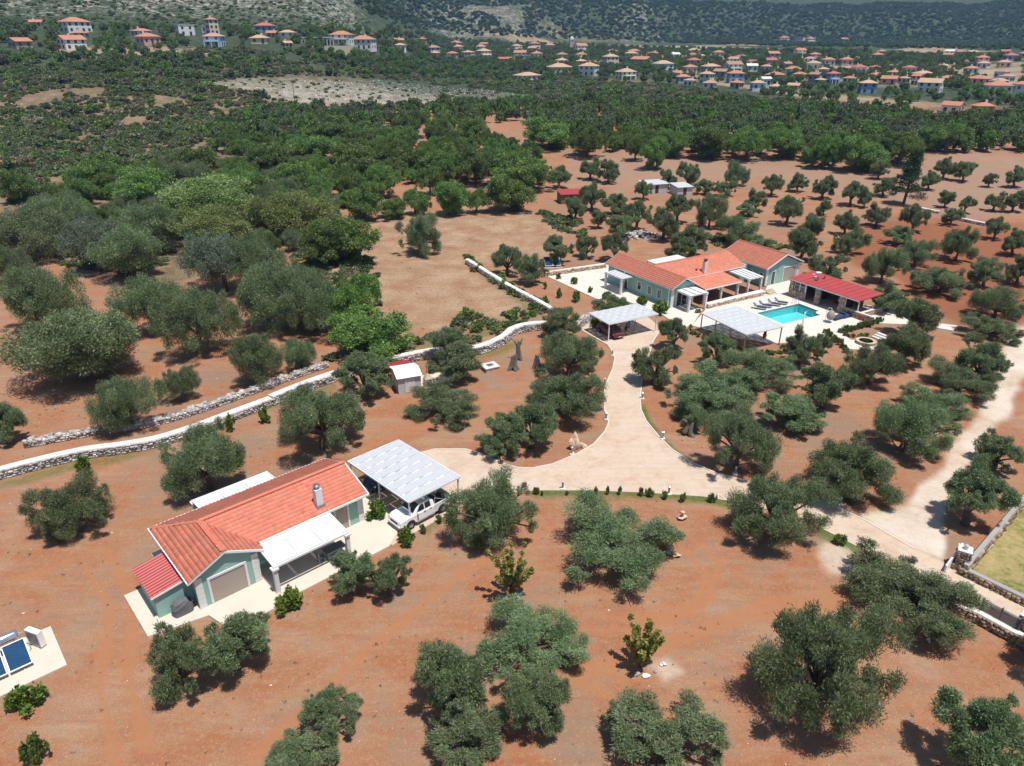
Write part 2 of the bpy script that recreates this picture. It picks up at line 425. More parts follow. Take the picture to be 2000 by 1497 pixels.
# ------------------------------------------------------------------ the ground, one polar sheet
ang = np.radians(np.concatenate([np.arange(-180, -50, 4.0), np.arange(-50, 50, 0.2), np.arange(50, 180, 4.0)]))   # from +Y, clockwise
rad = [3.0, 8, 14]; r_ = 18.0
while r_ < 7000: rad.append(r_); r_ *= 1.0125 if r_ < 1600 else 1.05
rad = np.array(rad)
A, R = np.meshgrid(ang, rad)
X = R * np.sin(A); Y = R * np.cos(A); Z = terrain(X, Y)
na, nr = len(ang), len(rad)
V = np.stack([X, Y, Z], -1).reshape(-1, 3)
idx = np.arange(na * nr).reshape(nr, na)
nxt = np.roll(idx, -1, 1)
F = np.stack([idx[:-1], nxt[:-1], nxt[1:], idx[1:]], -1)[:, :, ::-1].reshape(-1, 4)
pl = [(p.x, p.y) for p in POOL_RING]
near_pool = (polydist(V[:, 0], V[:, 1], pl) < .05) | inpoly(V[:, 0], V[:, 1], pl)
cell_c = V[F].mean(1)
F = F[~(near_pool[F].any(1) | inpoly(cell_c[:, 0], cell_c[:, 1], pl) | (polydist(cell_c[:, 0], cell_c[:, 1], pl) < .75))]
V = np.concatenate([V, [[0, 0, 0]]]); ring0 = idx[0]; 
gm = np_mesh('ground', V, F, smooth=True)
gx, gy, gz = V[:, 0], V[:, 1], V[:, 2]
yy = np.maximum(gy, 12.0)
PX, PY = P(gx, yy, gz); PX = np.where(gy > 12, PX, -9999); D = np.hypot(gx, gy)
wob = (fbm(gx / 3.0, gy / 3.0, 21, 3) - .5); wob2 = (fbm(gx / 9.0, gy / 9.0, 31, 3) - .5)
S = 22.0 / np.maximum(D, 20) * 50                       # photo px that are about a metre
def softpoly(poly, soft, wamp=0):
    d = polydist(PX, PY, poly); s = np.where(inpoly(PX, PY, poly), d, -d) + (wob * 2 + wob2 * 2) * wamp
    return sstep(-soft, soft, s)
m_dry = softpoly(STRAW, 10, 14); m_red = softpoly(DEEPRED, 14, 14); m_track = softpoly(TRACK, 9, 12); m_mead = softpoly(MEADOW, 5, 4)
m_track = np.maximum(m_track, .75 * softpoly([(1612,1052),(1660,1068),(1685,1090),(1660,1125),(1620,1120),(1596,1085)], 14, 16)); m_track = np.maximum(m_track, .6 * softpoly([(1268,1296),(1300,1290),(1335,1312),(1300,1325)], 10, 10))
m_rock = softpoly(ROCKF, 7, 16); m_scr = softpoly(SCRUBF, 14, 20); m_grey = softpoly(GREYSOIL, 10, 12)
m_grass = np.zeros(len(V))
for g in GRASS:
    w = 12 if g[0][0] > 1000 and g[0][1] > 780 else 13
    m_grass = np.maximum(m_grass, (1.0 if w == 12 else .6) * sstep(w, w * .35, polydist(PX, PY, g, False) + wob * 10))
m_rut = np.zeros(len(V))
for rp in ([(520,1460),(650,1330),(800,1200),(930,1100),(1060,1040)], [(1340,1060),(1395,1110),(1370,1180),(1250,1220),(1100,1215),(960,1140)], [(1030,1290),(1180,1330),(1330,1450)], [(1100,1330),(1300,1262),(1480,1190),(1650,1165)], [(40,1130),(180,1080),(240,1180),(220,1330),(260,1480)], [(700,880),(900,800),(1060,740)]):
    w_ = [G(*q).to_2d() for q in rp]
    for of in (-.8, .8):
        wl_ = [(p_.x + of * .7, p_.y + of * .7) for p_ in w_]; m_rut = np.maximum(m_rut, sstep(.55, .12, polydist(gx, gy, wl_, False) + wob * .8))
m_far = sstep(330, 420, D)
a_ = gx / np.maximum(gy, 1)
rk = np.exp(-((a_ + .05) / .13) ** 2) * sstep(930, 1010, D) * sstep(1500, 1250, D)          # pale spur in the middle
rk = np.maximum(rk, np.exp(-((a_ - .155) / .04) ** 2) * sstep(960, 1040, D) * .9)
rk = np.maximum(rk, sstep(-.15, -.22, a_) * sstep(520, 600, D) * 1.0)                        # rocky hill on the left
rk = np.maximum(rk, .25 * sstep(900, 1100, D))
field = sstep(.50, .62, fbm(gx / 70., gy / 40., 77, 3)) * sstep(430, 520, D) * sstep(1150, 1000, D) * sstep(-.1, .05, a_)
field = np.maximum(field, softpoly([(1850,138),(2000,130),(2000,160),(1900,152)], 3, 2))
field = np.maximum(field, softpoly([(1290,150),(1400,165),(1600,195),(1760,215),(1850,205),(1700,190),(1500,172),(1350,148)], 3, 4))
field = np.maximum(field, softpoly([(100,95),(420,95),(420,112),(100,112)], 5, 8))
for nm, arr in dict(m_dry=m_dry, m_red=m_red, m_track=m_track, m_mead=m_mead, m_rock=m_rock, m_scr=m_scr, m_grass=m_grass, m_far=m_far, m_hill=rk, m_field=field, m_grey=m_grey, m_rut=m_rut).items():
    at = gm.attributes.new(nm, 'FLOAT', 'POINT'); at.data.foreach_set('value', np.asarray(arr, np.float32))

m, n, l, b = _nodes('ground_soil')
v = pos(n)
n0 = noise(n, l, v, .05, 5, .6); n1 = noise(n, l, v, .22, 6, .58, .4); n2 = noise(n, l, v, 2.2, 5, .7); n3 = noise(n, l, v, 13.0, 4, .7)
mp = n.new('ShaderNodeMapping'); mp.inputs['Rotation'].default_value = (0, 0, math.radians(-38)); mp.inputs['Scale'].default_value = (.35, 1.9, 1); l.new(v, mp.inputs[0])
ns = noise(n, l, mp.outputs[0], .55, 5, .6, .6)                                             # ploughing / wheel streaks
soil = ramp(n, l, math_(n, l, 'ADD', math_(n, l, 'MULTIPLY', n1, .6), math_(n, l, 'MULTIPLY', ns, .4)),
            [(.34, (.315, .117, .054)), (.44, (.322, .142, .074)), (.54, (.340, .178, .102)), (.66, (.38, .242, .152))])
soil = mixc(n, l, ramp(n, l, n2, [(.48, (0, 0, 0)), (.70, (.45, .45, .45))]), soil, (.37, .245, .155))
fg = ramp(n, l, n3, [(.30, (.62, .62, .64)), (.5, (1, 1, 1)), (.70, (1.28, 1.28, 1.26))])
soil = mixc(n, l, 1.0, soil, fg, 'MULTIPLY')
grey = ramp(n, l, math_(n, l, 'ADD', math_(n, l, 'MULTIPLY', n1, .5), math_(n, l, 'MULTIPLY', n0, .5)), [(.49, (0, 0, 0)), (.61, (.72, .72, .72))])
soil = mixc(n, l, grey, soil, (.225, .155, .11))
soil = mixc(n, l, ramp(n, l, noise(n, l, v, .8, 6, .75, .3), [(.54, (0, 0, 0)), (.68, (.7, .7, .7))]), soil, (.24, .165, .115))
soil = mixc(n, l, ramp(n, l, noise(n, l, v, 4.5, 5, .8), [(.56, (0, 0, 0)), (.66, (.65, .65, .65))]), soil, (.43, .32, .215))
soil = mixc(n, l, ramp(n, l, noise(n, l, v, 6.5, 4, .8), [(.60, (0, 0, 0)), (.68, (.7, .7, .7))]), soil, (.17, .115, .08))
A_ = lambda k: attr(n, k).outputs['Fac']
soil = mixc(n, l, math_(n, l, 'MULTIPLY', A_('m_rut'), .75), soil, (.37, .165, .08))
soil = mixc(n, l, math_(n, l, 'MULTIPLY', A_('m_grey'), .55), soil, (.29, .205, .15))
soil = mixc(n, l, math_(n, l, 'MULTIPLY', A_('m_red'), math_(n, l, 'ADD', math_(n, l, 'MULTIPLY', n1, .8), .35), True), soil, (.225, .075, .034))
dryc = ramp(n, l, math_(n, l, 'ADD', math_(n, l, 'MULTIPLY', n2, .5), math_(n, l, 'MULTIPLY', n1, .5)), [(.38, (.25, .135, .075)), (.5, (.32, .205, .125)), (.62, (.42, .305, .195))])
soil = mixc(n, l, math_(n, l, 'MULTIPLY', A_('m_dry'), .85), soil, dryc)
trk = ramp(n, l, math_(n, l, 'ADD', math_(n, l, 'MULTIPLY', n1, .5), math_(n, l, 'ADD', math_(n, l, 'MULTIPLY', n2, .25), math_(n, l, 'MULTIPLY', n3, .25))), [(.40, (.47, .35, .255)), (.5, (.57, .48, .39)), (.66, (.66, .60, .52))])
soil = mixc(n, l, A_('m_track'), soil, trk)
mead = ramp(n, l, math_(n, l, 'ADD', math_(n, l, 'MULTIPLY', n1, .6), math_(n, l, 'MULTIPLY', n2, .4)), [(.40, (.11, .145, .035)), (.5, (.30, .25, .10)), (.64, (.46, .34, .18))])
soil = mixc(n, l, A_('m_mead'), soil, mead)
grs = ramp(n, l, n2, [(.35, (.05, .095, .018)), (.6, (.12, .15, .045)), (.75, (.26, .20, .10))])
soil = mixc(n, l, math_(n, l, 'MULTIPLY', A_('m_grass'), .95), soil, grs)
scr = ramp(n, l, math_(n, l, 'ADD', math_(n, l, 'MULTIPLY', n2, .5), math_(n, l, 'MULTIPLY', n1, .5)), [(.38, (.10, .085, .045)), (.5, (.19, .135, .08)), (.62, (.28, .19, .125)), (.70, (.40, .33, .27))])
soil = mixc(n, l, A_('m_scr'), soil, scr)
vor = n.new('ShaderNodeTexVoronoi'); vor.inputs['Scale'].default_value = .55; l.new(v, vor.inputs['Vector'])
rocky_c = ramp(n, l, math_(n, l, 'ADD', math_(n, l, 'MULTIPLY', n2, .6), math_(n, l, 'MULTIPLY', n1, .4)), [(.40, (.085, .095, .05)), (.48, (.24, .20, .145)), (.56, (.36, .335, .30)), (.68, (.50, .48, .45))])
soil = mixc(n, l, A_('m_rock'), soil, rocky_c)
# far land: scrub green broken by pale rock
nf1 = noise(n, l, v, .06, 8, .72); nf2 = noise(n, l, v, .018, 5, .6); nf3 = noise(n, l, v, .21, 4, .7)
green = ramp(n, l, nf3, [(.34, (.030, .050, .026)), (.5, (.046, .064, .035)), (.66, (.080, .086, .052))])
fieldc = ramp(n, l, nf1, [(.4, (.28, .20, .125)), (.6, (.40, .31, .21))])
pale = ramp(n, l, nf3, [(.4, (.19, .175, .145)), (.62, (.33, .315, .28))])
nf4 = noise(n, l, v, .33, 4, .7)
rs = math_(n, l, 'ADD', math_(n, l, 'MULTIPLY', nf1, .4), math_(n, l, 'MULTIPLY', nf4, .6))
thr = math_(n, l, 'ADD', rs, math_(n, l, 'MULTIPLY', A_('m_hill'), .115))
farc = mixc(n, l, ramp(n, l, thr, [(.59, (0, 0, 0)), (.68, (1, 1, 1))]), green, pale)
farc = mixc(n, l, math_(n, l, 'MULTIPLY', A_('m_field'), .8), farc, fieldc)
soil = mixc(n, l, A_('m_far'), soil, farc)
l.new(soil, b.inputs['Base Color']); b.inputs['Roughness'].default_value = .95; b.inputs['Specular IOR Level'].default_value = .15
bn = n.new('ShaderNodeBump'); bn.inputs['Strength'].default_value = .75; bn.inputs['Distance'].default_value = .12
l.new(math_(n, l, 'ADD', math_(n, l, 'MULTIPLY', n2, .7), math_(n, l, 'MULTIPLY', n3, .4)), bn.inputs['Height']); l.new(bn.outputs[0], b.inputs['Normal'])
ground = link_mesh('ground', gm, 'ground_soil'); tag(ground, 'red brown dry soil with straw, rising to green hills', None, None, 'structure')

# driveway: pink concrete with kerb edge, joints and tyre dust
m, n, l, b = _nodes('pink_concrete')
v = pos(n); a1 = noise(n, l, v, .18, 5, .6); a2 = noise(n, l, v, 1.6, 5, .65); a3 = noise(n, l, v, 14, 3, .6)
mp = n.new('ShaderNodeMapping'); mp.inputs['Rotation'].default_value = (0, 0, math.radians(20)); mp.inputs['Scale'].default_value = (.3, 2.4, 1); l.new(v, mp.inputs[0])
a4 = noise(n, l, mp.outputs[0], .8, 5, .65)
c = ramp(n, l, math_(n, l, 'ADD', math_(n, l, 'MULTIPLY', a1, .55), math_(n, l, 'MULTIPLY', a4, .45)), [(.36, (.50, .375, .28)), (.5, (.545, .435, .34)), (.64, (.56, .465, .38))])
c = mixc(n, l, ramp(n, l, a2, [(.5, (0, 0, 0)), (.72, (.45, .45, .45))]), c, (.44, .285, .20))
c = mixc(n, l, ramp(n, l, noise(n, l, v, .45, 7, .72, .5), [(.50, (0, 0, 0)), (.70, (.65, .65, .65))]), c, (.43, .265, .175))
mp2 = n.new('ShaderNodeMapping'); mp2.inputs['Rotation'].default_value = (0, 0, math.radians(-25)); mp2.inputs['Scale'].default_value = (.12, 1.6, 1); l.new(v, mp2.inputs[0])
c = mixc(n, l, ramp(n, l, noise(n, l, mp2.outputs[0], 1.2, 4, .6, .8), [(.56, (0, 0, 0)), (.70, (.35, .35, .35))]), c, (.40, .345, .30))
l.new(c, b.inputs['Base Color']); b.inputs['Roughness'].default_value = .9; b.inputs['Specular IOR Level'].default_value = .2
bn = n.new('ShaderNodeBump'); bn.inputs['Strength'].default_value = .2; bn.inputs['Distance'].default_value = .02; l.new(a3, bn.inputs['Height']); l.new(bn.outputs[0], b.inputs['Normal'])
driveway = deck('driveway', DRIVE, .06, 'pink_concrete'); tag(driveway, 'pink concrete driveway forking between the olive trees', None, None, 'structure')
kb = MB()
def edge_strip(pts, w=.14, z0=0, z1=.10):
    q = [G(a, b_, z1) for a, b_ in pts]
    for a, b_ in zip(q[:-1], q[1:]): kb.bar((a.x, a.y, (z0 + z1) / 2), (b_.x, b_.y, (z0 + z1) / 2), w, z1 - z0)
edge_strip(DRIVE[4:24]); edge_strip(DRIVE[26:43])
tag(kb.build('kerb', 'concrete_cream', None), 'thin pale concrete edging along the pink driveway', None, None, 'structure')
jb = MB()
for a, b_ in (((1100,900),(1130,958)), ((1218,762),(1210,870)), ((1312,878),(1330,962)), ((1210,872),(1312,878)), ((1692,1017),(1668,1064)), ((1190,720),(1262,722)), ((1182,790),(1251,790)), ((1188,826),(1264,826))):
    p, q = G(*a, .064), G(*b_, .064); jb.bar((p.x, p.y, .0625), (q.x, q.y, .0625), .02, .004)
o = jb.build('joint', 'stone_cream', driveway)

# paved areas
deck('guest_terrace', [NH.w(-3.05, 2.6).to_tuple(), NH.w(-3.05, 7.65).to_tuple(), NH.w(.6, 8.4).to_tuple(), NH.w(1.2, 10.7).to_tuple(), NH.w(4.6, 10.75).to_tuple(), NH.w(4.7, 10.45).to_tuple(), NH.w(13.6, 10.4).to_tuple(), NH.w(15.0, 9.4).to_tuple(), NH.w(16, 8.6).to_tuple(), NH.w(16, -.8).to_tuple(), NH.w(-.2, -.8).to_tuple(), NH.w(-.2, 2.6).to_tuple()], .12, 'concrete_cream', pix=False)
tag(bpy.data.objects['guest_terrace'], 'cream concrete terrace around the small green house', None, None, 'structure')
cpad = [NCP.w(-.3, -.3), NCP.w(6.2, -.3), NCP.w(6.2, 8.9), NCP.w(-2.2, 8.9), NCP.w(-2.2, 6.0), NCP.w(-.3, 5.4)]
deck('carport_pad', [p.to_tuple() for p in cpad], .075, 'pink_concrete', pix=False)
tag(bpy.data.objects['carport_pad'], 'pink concrete parking pad under the near carport', None, None, 'structure')
POOLDECK = [(1352,636),(1382,600),(1440,590),(1490,578),(1500,556),(1530,545),(1548,550),(1600,560),(1690,596),(1755,600),(1800,628),(1870,636),(1862,646),(1790,634),(1725,632),(1697,630),(1645,650),(1662,664),(1720,668),(1712,684),(1660,682),(1640,664),(1612,652),(1560,668),(1506,671),(1440,660)]
deck('pool_deck', POOLDECK, .10, 'paving_pale', holes=[[p.to_tuple() for p in POOL_RING]])
tag(bpy.data.objects['pool_deck'], 'pale paved deck around the swimming pool', None, None, 'structure')
PATIO = [(1058,535),(1184,514),(1260,545),(1330,590),(1372,604),(1352,636),(1330,640),(1290,612),(1246,596),(1228,590),(1165,584)]
deck('patio', PATIO, .09, 'paving_pale')
tag(bpy.data.objects['patio'], 'white paved patio left of the main house', None, None, 'structure')
# ------------------------------------------------------------------ roofing helpers (local frame: x = u, y = -v)
def tile_field(quad, tw, th, mat, parent, seed=0, name='roof_tiles', lift=.02):
    """courses of curved roof tiles on a planar polygon; quad[0]->quad[1] runs along the eave"""
    rg = np.random.default_rng(seed)
    q = [Vector(p) for p in quad]; O = q[0]; ex = (q[1] - q[0]).normalized(); nrm = ex.cross(q[2] - q[0]).normalized()
    if nrm.z < 0: nrm = -nrm
    ey = nrm.cross(ex)
    if ey.z < 0: ey = -ey
    p2 = [((p - O).dot(ex), (p - O).dot(ey)) for p in q]
    s0, s1 = min(a for a, _ in p2), max(a for a, _ in p2); t1 = max(b for _, b in p2)
    cs, ct = np.meshgrid(np.arange(s0 + tw / 2, s1, tw), np.arange(th / 2, t1 + th * .4, th)); cs = cs.ravel(); ct = ct.ravel()
    ok = inpoly(cs, ct, p2) | (polydist(cs, ct, p2) < tw * .25); cs = cs[ok]; ct = ct[ok]; N = len(cs)
    px_ = np.array([-.5, -.22, .05, .28, .5]) * tw; pz_ = np.array([0.0, .005, .11, .11, 0.0]) * tw
    jit = rg.normal(0, .006, N)
    vs_ = []
    for (tt, zz) in ((-.54, .0), (-.54, .030), (.55, .010)):
        for k in range(5):
            a = cs + px_[k]; c_ = ct + tt * th; h = lift + pz_[k] * (1 if zz or tt > 0 else 0) + zz + jit * (tt < 0)
            vs_.append(np.stack([O[i] + ex[i] * a + ey[i] * c_ + nrm[i] * h for i in range(3)], 1))
    vs_ = np.stack(vs_, 1).reshape(-1, 3)
    f = []
    for r0 in (0, 1):
        for k in range(4): f.append([r0 * 5 + k, r0 * 5 + k + 1, r0 * 5 + 5 + k + 1, r0 * 5 + 5 + k])
    f = (np.arange(N)[:, None, None] * 15 + np.array(f)[None]).reshape(-1, 4)
    br = np.clip(rg.normal(1, .055, (N, 1)), .8, 1.2); tint = np.repeat(br * (1 + rg.normal(0, .03, (N, 3))), 15, 0)
    o = link_mesh(name, np_mesh(name, vs_, f, tint, False), mat, parent); o['kind'] = 'stuff'
    return o
def ridge_caps(pts, parent, mat='tile', r=.13, name='ridge_cap', step=.4):
    me_ = MB()
    for a, b_ in pts:
        a = Vector(a); b_ = Vector(b_); L = (b_ - a).length; k = max(1, int(L / step))
        for i in range(k):
            p = a.lerp(b_, i / k); q = a.lerp(b_, min(1, (i + 1.12) / k)); me_.tube([p, q], [r * .92, r * 1.06], 7)
    o = me_.build(name, mat, parent); 
    a = o.data.color_attributes.new('tint', 'FLOAT_COLOR', 'POINT'); a.data.foreach_set('color', np.full(len(o.data.vertices) * 4, 1.0, np.float32))
    o['kind'] = 'stuff'; return o
def one_tint(o):
    a = o.data.color_attributes.new('tint', 'FLOAT_COLOR', 'POINT'); a.data.foreach_set('color', np.full(len(o.data.vertices) * 4, 1.0, np.float32)); return o
def L3(u, v, z): return (u, -v, z)
def quoins(parent, u, v, z1, du=.45, dv=.06, side='v', mat='white_trim', h=.42):
    """corner stones of alternating length on a wall corner, facing +v (front)"""
    z = .12; k = 0
    while z < z1 - .05:
        w = du; zz = min(z + h - .025, z1)
        mb = MB()
        if side == 'v+': mb.box(u - w, u + .03, -v - dv, -v + .05, z, zz)       # left of the corner
        elif side == 'v-': mb.box(u - .03, u + w, -v - dv, -v + .05, z, zz)
        mb.build('corner_stone', mat, parent); z += h; k += 1
def opening(parent, u0, u1, z0, z1, v, face='v', fill='shutter', frame=True, name='window', fr=.16, mull=0):
    """window or door on a wall facing +v (front) or -u (left): white surround, set-back filling"""
    w = MB()
    def bx(mb, a0, a1, zz0, zz1, d0, d1):
        if face == 'v': mb.box(a0, a1, -v - d1, -v - d0, zz0, zz1)
        else: mb.box(v - d1, v - d0, -a1, -a0, zz0, zz1)
    bx(w, u0, u1, z0, z1, -.05, .012)
    o = w.build(name, fill, parent)
    if frame:
        f = MB()
        bx(f, u0 - fr, u0, z0, z1 + fr, -.02, .07); bx(f, u1, u1 + fr, z0, z1 + fr, -.02, .07); bx(f, u0, u1, z1, z1 + fr, -.02, .068)
        if z0 > .5: bx(f, u0 - fr * 1.3, u1 + fr * 1.3, z0 - .09, z0, -.02, .12)
        f.build('frame', 'white_trim', o)
    for k in range(mull):
        x = u0 + (u1 - u0) * (k + 1) / (mull + 1); f = MB(); bx(f, x - .03, x + .03, z0 + .002, z1 - .002, .0125, .04); f.build('mullion', 'white_paint', o)
    return o

# ------------------------------------------------------------------ guest house (near)
D_, W_, LW, LM, EZ, RZ = 6.79, 5.16, 7.73, 14.21, 2.78, 4.02
gh = NH.empty('guest_house'); tag(gh, 'small mint green house with L-shaped orange tile roof, lower left', 'house')
oh = .42
wall = MB()
wall.box(oh, LM - .32, -(D_ - .5), -oh, 0, EZ - .14)
wall.box(oh + .003, W_ - oh, -(LW - .22), -(D_ - .5) + .01, 0, EZ - .14)
wz = EZ - .14
def gable_u(mb, u0, u1, v0, v1, z, zr):      # gable end of a ridge running along v, facing front
    um = (u0 + u1) / 2; mb.add([L3(u0, v0, z), L3(u1, v0, z), L3(um, v0, zr), L3(u0, v1, z), L3(u1, v1, z), L3(um, v1, zr)], [(0, 1, 2), (5, 4, 3), (0, 3, 4, 1), (1, 4, 5, 2), (2, 5, 3, 0)])
gable_u(wall, oh + .003, W_ - oh, LW - .22, LW - .9, wz - .01, RZ - .30)
vm = D_ / 2
wall.add([L3(LM - .32, .45, wz - .01), L3(LM - .32, D_ - .5, wz - .01), L3(LM - .32, vm, RZ - .22), L3(LM - .8, .45, wz - .01), L3(LM - .8, D_ - .5, wz - .01), L3(LM - .8, vm, RZ - .22)], [(0, 2, 1), (3, 4, 5), (0, 1, 4, 3), (1, 2, 5, 4), (2, 0, 3, 5)])
wall.build('wall', 'teal', gh)
um = W_ / 2; J = L3(um, vm, RZ)
slopes = dict(front=[L3(W_, D_, EZ), L3(LM, D_, EZ), L3(LM, vm, RZ), J], back=[L3(LM, 0, EZ), L3(0, 0, EZ), J, L3(LM, vm, RZ)],
              wing_left=[L3(0, 0, EZ), L3(0, LW, EZ), L3(um, LW, RZ), J], wing_right=[L3(W_, LW, EZ), L3(W_, D_, EZ), J, L3(um, LW, RZ)])
sl = MB()
for q in slopes.values(): sl.slab(q, .13)
roof = one_tint(sl.build('roof', 'tile', gh))
for k, (nm, q) in enumerate(slopes.items()):
    tile_field(q, .29, .345, 'tile', roof, k)
ridge_caps([(J, L3(LM, vm, RZ)), (J, L3(um, LW, RZ)), (L3(.05, .05, EZ), J)], roof)
gut = MB()
def gutter(mb, a, b_, w=.13, h=.15): mb.bar(a, b_, w, h)
gutter(gut, L3(-.05, -.1, EZ - .06), L3(-.05, LW + .08, EZ - .06)); gutter(gut, L3(W_ + .12, D_ + .06, EZ - .06), L3(LM + .05, D_ + .06, EZ - .06)); gutter(gut, L3(.02, -.07, EZ - .06), L3(LM + .05, -.07, EZ - .06))
gut.build('gutter', 'white_paint', gh)
vb = MB(); 
vb.bar(L3(-.02, LW + .04, EZ - .07), L3(um, LW + .04, RZ - .07), .09, .16); vb.bar(L3(um, LW + .04, RZ - .07), L3(W_ + .02, LW + .04, EZ - .07), .09, .16)
vb.build('verge_board', 'white_paint', gh); vb = MB()
vb.bar(L3(LM + .03, 0, EZ - .07), L3(LM + .03, vm, RZ - .07), .09, .16); vb.bar(L3(LM + .03, vm, RZ - .07), L3(LM + .03, D_, EZ - .07), .09, .16)
vb.build('verge_board', 'white_paint', gh)
quoins(gh, oh + .003, LW - .22, wz, side='v-'); quoins(gh, W_ - oh, LW - .22, wz, side='v+'); quoins(gh, LM - .32, D_ - .5, wz, side='v+')
opening(gh, 1.35, 3.75, .14, 2.15, LW - .22, fill='shutter', name='roller_shutter')
opening(gh, 11.5, 12.5, .14, 2.2, D_ - .5, fill='shutter', name='door')
opening(gh, 6.3, 8.0, .14, 2.15, D_ - .5, fill='glass_dark', name='patio_door', mull=1)
opening(gh, 9.0, 10.0, .9, 2.1, D_ - .5, fill='glass_dark', name='window', mull=1)
MB().lathe([(.02, 0), (.14, .02), (.15, .1), (.06, .2)], L3(2.6, LW - .36, 2.36)).build('wall_lamp', 'steel_white', gh)
MB().box(4.28, 4.42, -(LW - .22) - .05, -(LW - .22), .55, .70).build('vent', 'metal_grey', gh)
# chimney
ch = MB(); cu, cv = 10.45, 6.0
ch.box(cu - .26, cu + .26, -cv - .26, -cv + .26, 2.7, 4.55); ch.build('chimney', 'white_trim', gh)
fl = MB(); fl.lathe([(.14, 0), (.14, .22), (.26, .24), (.27, .30), (.10, .38)], L3(cu, cv, 4.54)); fl.build('chimney_cowl', 'metal_grey', gh)
cs_ = MB(); cs_.box(cu - .34, cu + .34, -cv - .36, -cv + .34, 2.9, 3.18); cs_.build('chimney_flashing', 'metal_grey', gh)
# lean-to with red sheet roof
an = MB(); an.box(-1.95, oh + .02, -6.5, -2.85, 0, 1.95); an.add([L3(-1.95, 2.85, 1.94), L3(-1.95, 6.5, 1.94), L3(.35, 6.5, 2.3), L3(.35, 2.85, 2.3), L3(.35, 6.5, 1.94), L3(.35, 2.85, 1.94)], [(0, 1, 2, 3), (1, 4, 2), (0, 3, 5), (4, 5, 3, 2), (0, 5, 4, 1)])
an.build('lean_to', 'teal', gh)
rib = MB(); N = 30
us = np.linspace(2.7, 6.62, 13 * 4 + 1)
vs_ = []
for i, vv in enumerate(us):
    k = i % 4; dz = .06 if k in (1, 2) else 0
    vs_ += [L3(-2.15, vv, 1.99 + dz), L3(.36, vv, 2.38 + dz)]
rib.add(vs_, [(2 * i, 2 * i + 1, 2 * i + 3, 2 * i + 2) for i in range(len(us) - 1)])
rib.slab([L3(-2.13, 2.72, 1.985), L3(-2.13, 6.6, 1.985), L3(.35, 6.6, 2.37), L3(.35, 2.72, 2.37)], .07)
rib.build('lean_to_roof', 'red_metal', gh)
MB().bar(L3(-2.15, 6.65, 1.95), L3(.36, 6.65, 2.33), .05, .12).build('lean_to_fascia', 'white_paint', gh)
# terrace pergola with three white canvas panels
def awning(label, fr_, u0, v0, u1, v1, zb, zf, npan, posts, mat='canvas', name='pergola', col='white_trim', sag=.06):
    p_ = fr_.empty(name, u0, v0); tag(p_, label, 'pergola')
    U, Vv = u1 - u0, v1 - v0; w = U / npan
    fm = MB()
    for k in range(npan + 1): fm.bar(L3(k * w, 0, zb + .03), L3(k * w, Vv, zf + .03), .07, .10)
    fm.bar(L3(-.05, Vv + .04, zf), L3(U + .05, Vv + .04, zf), .12, .16); fm.bar(L3(-.05, .03, zb), L3(U + .05, .03, zb), .08, .12)
    fm.build('frame', 'steel_white', p_)
    for k in range(npan):
        g = []; nx, ny = 5, 9
        for j in range(ny):
            for i in range(nx):
                s, t = i / (nx - 1), j / (ny - 1)
                g.append(L3(k * w + .045 + s * (w - .09), .06 + t * (Vv - .16), zb + (zf - zb) * t + .05 - sag * math.sin(math.pi * t) * (.6 + .4 * math.sin(math.pi * s)) ))
        f = [(j * nx + i, j * nx + i + 1, (j + 1) * nx + i + 1, (j + 1) * nx + i) for j in range(ny - 1) for i in range(nx - 1)]
        me_ = np_mesh('canopy', g, f, smooth=True); link_mesh('canopy', me_, mat, p_)
    for (pu, pv, zt) in posts:
        c_ = MB(); c_.box(pu - .17, pu + .17, -pv - .17, -pv + .17, 0, .25); c_.box(pu - .14, pu + .14, -pv - .14, -pv + .14, .25, zt - .22); c_.box(pu - .24, pu + .24, -pv - .24, -pv + .24, zt - .22, zt - .08)
        c_.build('column', col, p_)
    return p_
awning('white three-panel canvas pergola over the terrace of the small house', NH, 5.0, 6.95, 10.75, 9.6, 2.62, 2.42, 3, [(.05, 2.62, 2.42), (5.65, 2.62, 2.42)])
awning('white canvas pergola behind the small house', NH, 3.7, -2.0, 9.85, -.3, 2.42, 2.55, 3, [(.1, .1, 2.42), (6.05, .1, 2.42)])
# outdoor table and chairs in the pergola's shade
def table_set(fr_, u, v, lab, n=4, z=.12, mat='metal_grey'):
    t = fr_.empty('garden_table', u, v, z); tag(t, lab, 'table')
    MB().box(-.8, .8, -.45, .45, .70, .74).build('table_top', 'slat_grey', t, bevel=.008)
    for a in (-.7, .7):
        for b_ in (-.37, .37): MB().box(a - .03, a + .03, b_ - .03, b_ + .03, 0, .70).build('leg', mat, t)
    return t
def chair(fr_, u, v, rz, lab, z=.12, grp=None, mat='metal_grey'):
    p = fr_.w(u, v); c_ = empty('garden_chair', (p.x, p.y, z), fr_.h + rz); tag(c_, lab, 'chair', grp)
    MB().box(-.24, .24, -.24, .24, .43, .47).build('seat', 'pale_fabric', c_)
    bk = MB()
    for k in range(5): bk.box(-.22 + k * .1, -.17 + k * .1, .22, .25, .47, .90)
    bk.box(-.24, .24, .215, .255, .88, .93); bk.build('backrest', mat, c_)
    for a in (-.21, .21):
        for b_ in (-.21, .21): MB().box(a - .02, a + .02, b_ - .02, b_ + .02, 0, .43).build('leg', mat, c_)
    return c_
table_set(NH, 10.0, 8.6, 'grey garden table in the shade of the terrace pergola')
chair(NH, 9.5, 9.45, math.pi, 'slatted grey chair at the terrace table, left of the two in front'); chair(NH, 10.5, 9.45, math.pi, 'slatted grey chair at the terrace table, right of the two in front')
